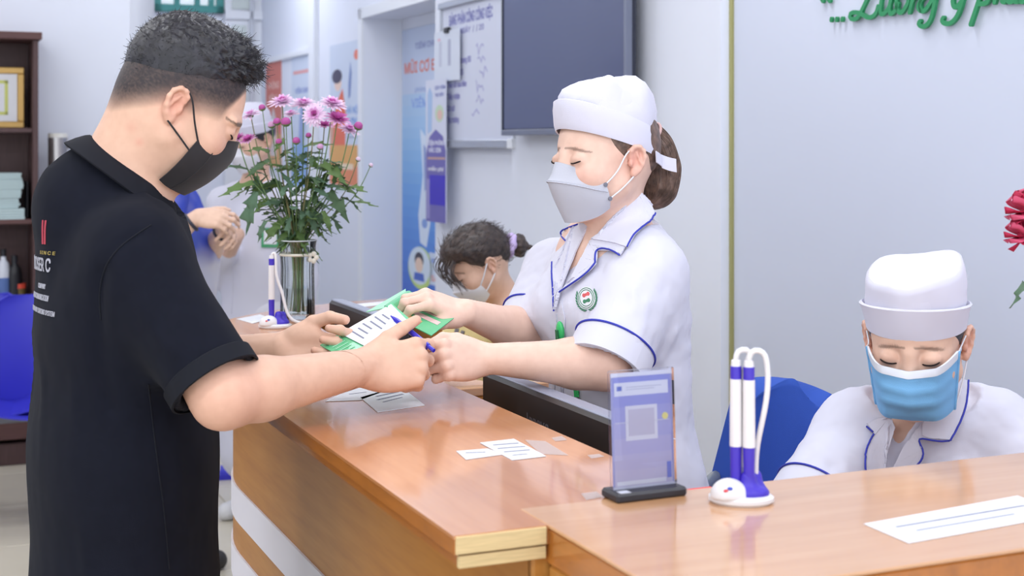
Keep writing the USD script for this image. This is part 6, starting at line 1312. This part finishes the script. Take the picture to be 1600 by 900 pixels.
def on_r(u, v, lift=0.0): n = unit(np.cross(rB - rA, rD - rA)); n = n if n[2] > 0 else -n; return rA * (1 - u) * (1 - v) + rB * u * (1 - v) + rC * u * v + rD * (1 - u) * v + n * lift
obj('right_page', sheet4((rA, rB, rC, rD), .0016), m_gb, bk)
m_pp = mat('pink_print', (224, 190, 186), 0.5); m_op = mat('orange_print', (196, 170, 100), .5)
for (u0, v0, u1, v1, mm) in ((.10, .62, .80, .76, m_pp), (.16, .38, .90, .52, m_pp), (.12, .84, .85, .88, m_gb2), (.30, .18, .62, .28, m_op), (.05, .93, .9, .96, m_gb2)): obj('print', sheet4([on_r(*q, .0006) for q in ((u0, v0), (u1, v0), (u1, v1), (u0, v1))], .0003, (3, 2)), mm, bk)
sp_ = [W(572, 487, 2.40), W(606, 480, 2.385), W(634, 468, 2.47), W(634, 451, 2.515)]; obj('cover_flap', sheet4(sp_, .0014, (8, 6)), m_gb2, bk)
obj('spine_fold', sheet4([W(600, 478, 2.39), W(610, 491, 2.375), W(650, 466, 2.49), W(634, 455, 2.51)], .0014, (6, 6), .006), m_gb, bk)
# ---- blue pen in the man's right hand
pa, pb_ = W(610, 493, 2.30), W(678, 548, 2.235); ax = unit(pb_ - pa); Lp = np.linalg.norm(pb_ - pa); x_ = unit(np.cross(ax, EZ)); M_ = basis(pa, x_, np.cross(ax, x_), ax)
m_bpen = mat('blue_pen_plastic', (60, 56, 196), 0.25, 0.5, coat=.5)
pen = thing('pen', 'blue ballpoint pen in the man\'s right hand over the booklet', 'pen', pa); obj('barrel', xform(lathe([(0, .012), (.0042, .014), (.0048, Lp * .6), (.0046, Lp - .014), (0, Lp - .014)], 16), M_), m_bpen, pen, smooth=40)
obj('tip', xform(lathe([(0, 0), (.0010, .001), (.0040, .014), (0, .014)], 14), M_), m_bpen, pen, smooth=40); obj('push_button', xform(lathe([(0, Lp - .016), (.0034, Lp - .016), (.0034, Lp), (0, Lp)], 14), M_), m_bpen, pen, smooth=40); obj('clip', xform(bev_box(-.0016, .0016, .004, .0068, Lp - .045, Lp - .014, .0006), M_), m_bpen, pen)
# ---- vase with chrysanthemums
vp = C(465, 497); m_gl = pane('vase_glass', (0.94, 0.96, 0.96)); m_wat = pane('vase_water', (0.90, 0.92, 0.88))
vs = thing('vase', 'ribbed clear glass vase with a white bead band, holding the chrysanthemums', 'vase', vp)
zz = np.linspace(0, .190, 40); rr_ = np.interp(zz, [0, .01, .06, .12, .155, .175, .19], [.036, .039, .038, .037, .039, .042, .045]); A = np.linspace(0, 2 * np.pi, 97)
G = np.stack([np.stack([(r_ + .0012 * np.abs(np.sin(12 * A)) * (z_ < .175)) * np.cos(A), (r_ + .0012 * np.abs(np.sin(12 * A)) * (z_ < .175)) * np.sin(A), np.full(97, z_)], 1) for z_, r_ in zip(zz, rr_)]) + vp
obj('glass', thick_sheet(G[:, ::-1], .0022), m_gl, vs, smooth=50); obj('foot', lathe([(0, .0005), (.037, .0005), (.039, .006), (.034, .012), (0, .012)], 40, vp), m_gl, vs, smooth=40)
obj('rim', tube([vp + [.045 * math.cos(a), .045 * math.sin(a), .190] for a in A[::3]], .0016, 8, False), mat('clear_rim', (224, 228, 232), .1, .6), vs, smooth=True)
obj('water', lathe([(0, .013), (.0345, .013), (.0345, .075), (0, .075)], 40, vp), m_wat, vs, smooth=40)
m_bead = mat('ivory_band', (226, 222, 208), .5); obj('bead_band', tube([vp + [.0415 * math.cos(a), .0415 * math.sin(a), .156] for a in A[::3]], .0034, 8, False), m_bead, vs, smooth=True)
bx_ = []
for k_ in range(5):
    a = k_ * 2 * np.pi / 5; c_ = vp + np.array([.040, -.022, .150]) + np.array([.3 * .008 * math.cos(a), .8 * 0, .009 * math.sin(a)]) + np.array([.007 * math.cos(a), -.003, 0]); bx_.append(trimesh.creation.icosphere(2, .0065).apply_transform(np.diag([1, .5, 1, 1])).apply_translation(c_))
for m_ in bx_: obj('trim_petal', m_, m_bead, vs, smooth=True)
m_stem = mat('green_stem', (104, 132, 82), .5, .4); m_stem2 = mat('olive_stem', (122, 120, 84), .55, .3)
def leafmat(name, c): return usdkit.material(stage, '/World/Looks/' + name, {'g': ('texture_coordinate', {}), 'n': ('noise_texture', {'scale': 60.0}), 'r': ('rgb_ramp', {'ramp': [(.3, lin(c) * .75), (.7, lin(c))]}), 'p': ('principled_bsdf', {'roughness': .5, 'specular_ior_level': .4}), 't': ('translucent_bsdf', {'color': lin(c)}), 'm': ('mix_closure', {'fac': .25})}, [('g.object', 'n.vector'), ('n.fac', 'r.fac'), ('r.color', 'p.base_color'), ('p.BSDF', 'm.closure1'), ('t.BSDF', 'm.closure2')], surface='m.closure')
m_leaf = [leafmat('leaf_dark', (78, 106, 72)), leafmat('leaf_mid', (104, 134, 76)), leafmat('leaf_grey', (98, 130, 104))]
def petal_mat(n, c): return usdkit.material(stage, '/World/Looks/' + n, {'p': ('principled_bsdf', {'base_color': lin(c), 'roughness': .55}), 't': ('translucent_bsdf', {'color': lin(c)}), 'm': ('mix_closure', {'fac': .3})}, [('p.BSDF', 'm.closure1'), ('t.BSDF', 'm.closure2')], surface='m.closure')
m_pet = [petal_mat('petal_pale', (242, 218, 240)), petal_mat('petal_pink', (230, 178, 222)), petal_mat('petal_magenta', (198, 96, 172))]
def bloom(parent, p, d, r, seed, deep=0):
    r_ = np.random.default_rng(seed); d = unit(d); x = unit(np.cross(d, [.3, .2, 1])); y = np.cross(d, x)
    for ring, (n, ln, el, mi) in enumerate(((20, 1.0, .10, 0), (17, .82, .38, 0 if not deep else 1), (13, .60, .72, 1), (9, .38, 1.05, 2))):
        ms = []
        for k in range(n):
            a = (k + .5 * (ring % 2) + r_.normal(0, .12)) * 2 * np.pi / n; e = el + r_.normal(0, .09); L = 1.3 * r * ln * r_.uniform(.9, 1.06); o = math.cos(a) * x + math.sin(a) * y; s = np.cross(d, o)
            t = np.linspace(0, 1, 5)[:, None]; w = r * .15 * np.array([.5, .9, 1.0, .9, .25])[:, None]; c = p + o * (t * L * math.cos(e)) + d * (t * L * math.sin(e) - .25 * L * t * t * (1 - el) * .6)
            ms.append(grid_mesh(np.stack([c - s * w + d * .12 * w, c - d * .25 * w, c + s * w + d * .12 * w], 1)))
        obj('petals', cat(ms), m_pet[min(2, mi + deep)], parent, smooth=True)
    obj('calyx', xform(trimesh.creation.icosphere(2, r * .28).apply_transform(np.diag([1, 1, .6, 1])), basis(p - d * r * .12, x, y, d)), m_stem, parent, smooth=True)
def bud(parent, p, d, r, deep=2):
    d = unit(d); x = unit(np.cross(d, [.3, .2, 1])); y = np.cross(d, x); M = basis(p, x, y, d)
    prof = lathe([(0, -.4 * r), (.8 * r, -.2 * r), (1.0 * r, .3 * r), (.85 * r, .9 * r), (.5 * r, 1.2 * r), (0, 1.25 * r)], 18); v = prof.vertices; an = np.arctan2(v[:, 1], v[:, 0]); g = 1 + .12 * np.sin(9 * an); v[:, 0] *= g; v[:, 1] *= g; prof.vertices = v
    obj('bud', xform(prof, M), m_pet[deep], parent, smooth=60); obj('calyx', xform(lathe([(0, -.7 * r), (.6 * r, -.5 * r), (1.06 * r, 0), (1.04 * r, .15 * r), (.9 * r, .1 * r), (0, -.1 * r)], 14), M), m_stem, parent, smooth=60)
def leaf(parent, p, d, n, L, seed):
    """a lobed chrysanthemum leaf: a bent sheet of its own outline"""
    r_ = np.random.default_rng(seed); d = unit(d); n = unit(np.asarray(n, float) - np.dot(n, d) * d); s = np.cross(n, d); T = np.linspace(0, 1, 15)
    w = .21 * np.sin(np.pi * np.clip(T, 0, 1) ** .8) * (1 + .42 * np.sin(T * 17 + r_.uniform(0, 3))) + .015; w[0] = .02; w[-1] = .004; dr = r_.uniform(.15, .6)
    c = p + L * (T[:, None] * d - dr * (T ** 2)[:, None] * n * .7); R = []
    for q in (-1, -.5, 0, .5, 1): R.append(c + s * (q * w * L * .9)[:, None] + n * (abs(q) * .10 * w * L + .02 * L * np.sin(q * 4 + T * 9))[:, None] - d * (abs(q) * .10 * L * np.sin(T * 17))[:, None])
    obj('leaf', grid_mesh(np.stack(R, 1)), m_leaf[seed % 3], parent, smooth=True)
YV = vp[1]; rs = np.random.default_rng(21)
FL = [('b', 441, 160, 19, -.02, 0, 'pale pink chrysanthemum, tallest of the left blooms'), ('b', 474, 163, 19, .03, 0, 'pale pink chrysanthemum at the top middle of the bouquet'), ('b', 519, 163, 20, -.02, 0, 'large pale pink chrysanthemum at the top right of the bouquet'),
      ('b', 491, 179, 16, -.07, 0, 'pink chrysanthemum facing forward below the top row'), ('b', 527, 186, 18, -.05, 1, 'deeper pink chrysanthemum under the large top right bloom'), ('b', 546, 203, 15, .0, 0, 'pale chrysanthemum at the right edge of the bouquet'),
      ('b', 392, 180, 15, .03, 0, 'pale chrysanthemum at the upper left edge beside the man\'s brow'), ('b', 372, 216, 12, .0, 1, 'small pink chrysanthemum low at the left edge of the bouquet'), ('b', 388, 218, 12, -.04, 1, 'small pink chrysanthemum just in front of the man\'s mask'), ('b', 507, 196, 13, .06, 1, 'half hidden pink chrysanthemum behind the front bloom'), ('b', 455, 178, 12, .08, 0, 'half hidden pale chrysanthemum behind the two left blooms'),
      ('u', 410, 170, 5.5, .0, 2, 'magenta bud standing alone above the left side of the bouquet'), ('u', 433, 192, 6, -.05, 2, 'magenta bud just left of the largest middle bud'), ('u', 447, 193, 7.5, -.06, 2, 'largest round magenta bud in the middle of the bouquet'), ('u', 425, 197, 6, -.02, 1, 'paler pink bud left of the pair of magenta buds'), ('u', 436, 223, 5, -.06, 2, 'small magenta bud below the middle pair of buds'), ('u', 463, 222, 6, -.07, 2, 'magenta bud low in the middle just above the leaves'), ('u', 500, 231, 5, -.07, 1, 'small pale pink bud lowest above the right-hand leaves'), ('u', 482, 213, 4.5, -.03, 2, 'small magenta bud under the forward-facing bloom'), ('u', 559, 199, 7, -.03, 2, 'large magenta bud at the right end of the bouquet'), ('u', 418, 236, 4.5, .03, 1, 'small pale pink bud low at the left over the leaves'), ('u', 559, 250, 4, -.02, 0, 'tiny pale bud low at the right edge of the bouquet'), ('u', 579, 259, 3.5, -.02, 0, 'tiny pale bud on the thin sprig reaching farthest right')]
PXM = FPX / YV
for i, (k_, u, v, r_, dy, deep, lab) in enumerate(FL):
    tip = W(u, v, YV + dy); f_ = (u - 460) / 110.0; ang = rs.uniform(0, 6.28); rad = rs.uniform(.0, .022); foot = vp + [rad * math.cos(ang), rad * math.sin(ang), .016]; rim = vp + [f_ * .026, np.clip(dy * .3, -.02, .02), .19]
    t = thing('chrysanthemum', lab or 'thin chrysanthemum stem with a closed pink bud in the vase', 'flower', foot, 0, 'chrysanthemum blooms in the vase' if k_ == 'b' else 'chrysanthemum buds in the vase')
    mid = rim * .45 + tip * .55 + [f_ * .02, dy * .1, 0]; line = spline([foot, vp + [f_ * .01 + rad * .4 * math.cos(ang), rad * .4 * math.sin(ang), .1], rim, mid, tip], 30); R_ = np.linspace(.0024, .0013, 30) * (1 if k_ == 'b' else .8)
    obj('stem', tube(line, R_, 7), m_stem if i % 3 else m_stem2, t, smooth=True); d = unit(line[-1] - line[-3]); d = unit(d + [.3 * f_, -.35, .1]) if i != 3 else unit([0, -.9, .35])
    if k_ == 'b': bloom(t, tip, d, r_ / PXM, 40 + i, deep)
    else: bud(t, tip, d, r_ / PXM, deep)
    nl = 10 if k_ == 'b' else 5
    for q in range(nl):
        s_ = rs.uniform(.50, .86) if q < nl - 1 else rs.uniform(.42, .52); p_ = line[int(s_ * 29)]; a = rs.uniform(0, 2 * np.pi); out = np.array([math.cos(a) + .5 * f_, math.sin(a) * .8, rs.uniform(-.6, .5) - .5 * (s_ < .55)]); leaf(t, p_, out, [0, 0, 1.0] + .4 * rs.normal(0, 1, 3), rs.uniform(.042, .068), 300 + i * 8 + q)
# drooping leaves at the outside of the bouquet
for i, (u0, v0, u1, v1, L_) in enumerate(((395, 285, 338, 300, .09), (400, 300, 372, 362, .085), (515, 300, 548, 345, .075), (505, 330, 520, 362, .06), (415, 345, 398, 375, .06), (420, 250, 380, 275, .07), (505, 255, 545, 282, .07), (480, 330, 500, 366, .055))):
    a_, b_ = W(u0, v0, YV - .05), W(u1, v1, YV - .07); t = thing('leaf_spray', ['long leaf reaching left towards the joined hands', 'long leaf hanging down at the left of the bouquet', 'leaf hanging at the lower right of the bouquet', 'small leaf under the right side of the bouquet', 'small leaf over the vase rim at the left', 'broad leaf in the upper left of the greenery', 'broad leaf in the upper right of the greenery', 'leaf over the vase rim at the right'][i], 'leaf', a_)
    ro = vp + [(u0 - 460) / 110 * .02, -.012, .185]; obj('stem', tube(spline([ro, (ro + a_) / 2 + [0, -.01, .02], a_], 12), .0011, 6), m_stem, t, smooth=True); leaf(t, a_, b_ - a_, [0, -.6, .8], np.linalg.norm(b_ - a_) * .92, 700 + i)
# ---- office chair between the two nurses
m_chair = mat('blue_chair_fabric', (54, 88, 180), .75, .25, bump=.2, bscale=900)
def CP(u, v, y=2.72): return W(u, v, y)
oc = thing('office_chair', 'blue padded office chair between the two nurses', 'office chair', CP(1215, 0) * [1, 1, 0])
U, V_ = np.meshgrid(np.linspace(-1, 1, 25), np.linspace(0, 1, 21)); S_ = U * .5 + .5; rnd = np.clip((V_ - .84) / .16, 0, 1) ** 2
PX_ = 1150 - (1 - V_) * 62 + S_ * (172 + 20 * (1 - V_)) + rnd * (14 * (1 - S_) - 22 * S_); PY_ = 582 + (1 - V_) * 250 + 34 * S_ ** 2 * V_ + 10 * (1 - S_) ** 3 * V_
G = np.array([[CP(PX_[i, j], PY_[i, j], 2.72 + .05 * (1 - U[i, j] ** 2) - .05 * (1 - V_[i, j])) for j in range(25)] for i in range(21)])
bk_ = thick_sheet(G, -.045); obj('backrest', bk_, m_chair, oc, smooth=True)
sc = CP(1225, 0, 2.55) * [1, 1, 0]; obj('seat', xform(bev_box(-.23, .23, -.22, .2, .44, .51, .03), basis(sc, [1, 0, 0], [0, 1, 0], EZ)), m_chair, oc, smooth=40)
obj('back_bar', tube(spline([CP(1215, 760, 2.80), CP(1215, 880, 2.80), sc + [0, .16, .44]], 10), .018, 8), m_dk, oc, smooth=True)
obj('armrest', tube(spline([CP(1118, 745, 2.68), CP(1096, 768, 2.55), CP(1090, 790, 2.45), sc + [-.22, -.05, .45]], 16), .012, 8), mat('grey_metal_tube', (140, 146, 150), .35, .5, metal=.4), oc, smooth=True)
obj('gas_post', lathe([(0, .08), (.03, .08), (.025, .44), (0, .44)], 16, sc), m_dk, oc, smooth=40)
for k_ in range(5):
    a = k_ * 2 * np.pi / 5 + .3; e = sc + [.27 * math.cos(a), .27 * math.sin(a), .06]; obj('leg', tube([sc + [0, 0, .09], e], [.022, .014], 8), m_dk, oc, smooth=True); obj('caster', xform(trimesh.creation.cylinder(.027, .03, sections=16), basis(e - [0, 0, .032], [0, 0, 1], [-math.sin(a), math.cos(a), 0], [math.cos(a), math.sin(a), 0])), m_dk, oc, smooth=40)
rf_ = inB(W(1096, 0, 1.86)); zt = EYE + (HZ - 764) * 1.86 / FPX; rfd = thing('folder', 'red folder standing behind the counter by the near pen stand', 'folder', B(rf_[0], rf_[1], .745), TH); obj('cover', bbox(rf_[0] - .05, rf_[0] + .02, rf_[1] - .01, rf_[1] + .01, .745, zt, .002), mat('red_card', (226, 70, 66), .5), rfd); obj('pages', bbox(rf_[0] - .048, rf_[0] + .018, rf_[1] - .007, rf_[1] + .007, .747, zt - .004, .001), m_paper, rfd)
# ---- red flowers at the right edge
m_rp = petal_mat('petal_crimson', (206, 40, 86)); m_rp2 = petal_mat('petal_rose', (226, 92, 130))
vq = W(1700, 0, 1.80) * [1, 1, 0] + [0, 0, CZ + .001]; rv = thing('flower_vase', 'white vase for the red flowers, just outside the right edge', 'vase', vq); obj('body', lathe([(0, 0), (.03, 0), (.042, .05), (.03, .12), (.02, .16), (.026, .18), (.022, .18), (.016, .16), (0, .15)], 28, vq), m_white, rv, smooth=40)
def ruffle(parent, p, r, seed, mm):
    r_ = np.random.default_rng(seed)
    obj('petal', trimesh.creation.icosphere(2, r * .35).apply_translation(p), mm, parent, smooth=True)
    for k in range(13):
        a = k * 2.4; d = unit([math.cos(a), -.35 + .4 * math.sin(2.1 * k), math.sin(a)]); x = unit(np.cross(d, [.2, .1, 1])); n = np.cross(x, d); U, V = np.meshgrid(np.linspace(-1, 1, 11), np.linspace(0, 1, 7))
        P = p + r * (V[..., None] * d + (U * (.30 + .60 * V) * np.sqrt(1.02 - V ** 4))[..., None] * x * 1.1 + (.16 * np.sin(U * 7 + k) * V ** 2 + .25 * V * V)[..., None] * n); obj('petal', thick_sheet(P, .0006), mm if k % 3 else m_rp2, parent, smooth=60)
for i, (u, v, r_, lab) in enumerate(((1606, 330, .030, 'upper crimson flower at the right edge'), (1600, 368, .026, 'lower crimson flower at the right edge'), (1640, 345, .03, 'crimson flower just outside the right edge'))):
    p = W(u, v, 1.95); t = thing('red_flower', lab, 'flower', p); ruffle(t, p, r_, 60 + i, m_rp); root = vq + [.005 * i - .006, .0, .17]; obj('stem', tube(spline([root, (root + p) / 2 + [.02, .02, .03], p], 16), .002, 7), m_stem, t, smooth=True)
    if i == 1:
        q = (root * .55 + p * .45); leaf(t, W(1622, 430, 1.93), W(1570, 461, 1.93) - W(1622, 430, 1.93), [0, -.2, 1], .052, 902); obj('petiole', tube([q, W(1622, 430, 1.93)], .001, 6), m_stem, t)
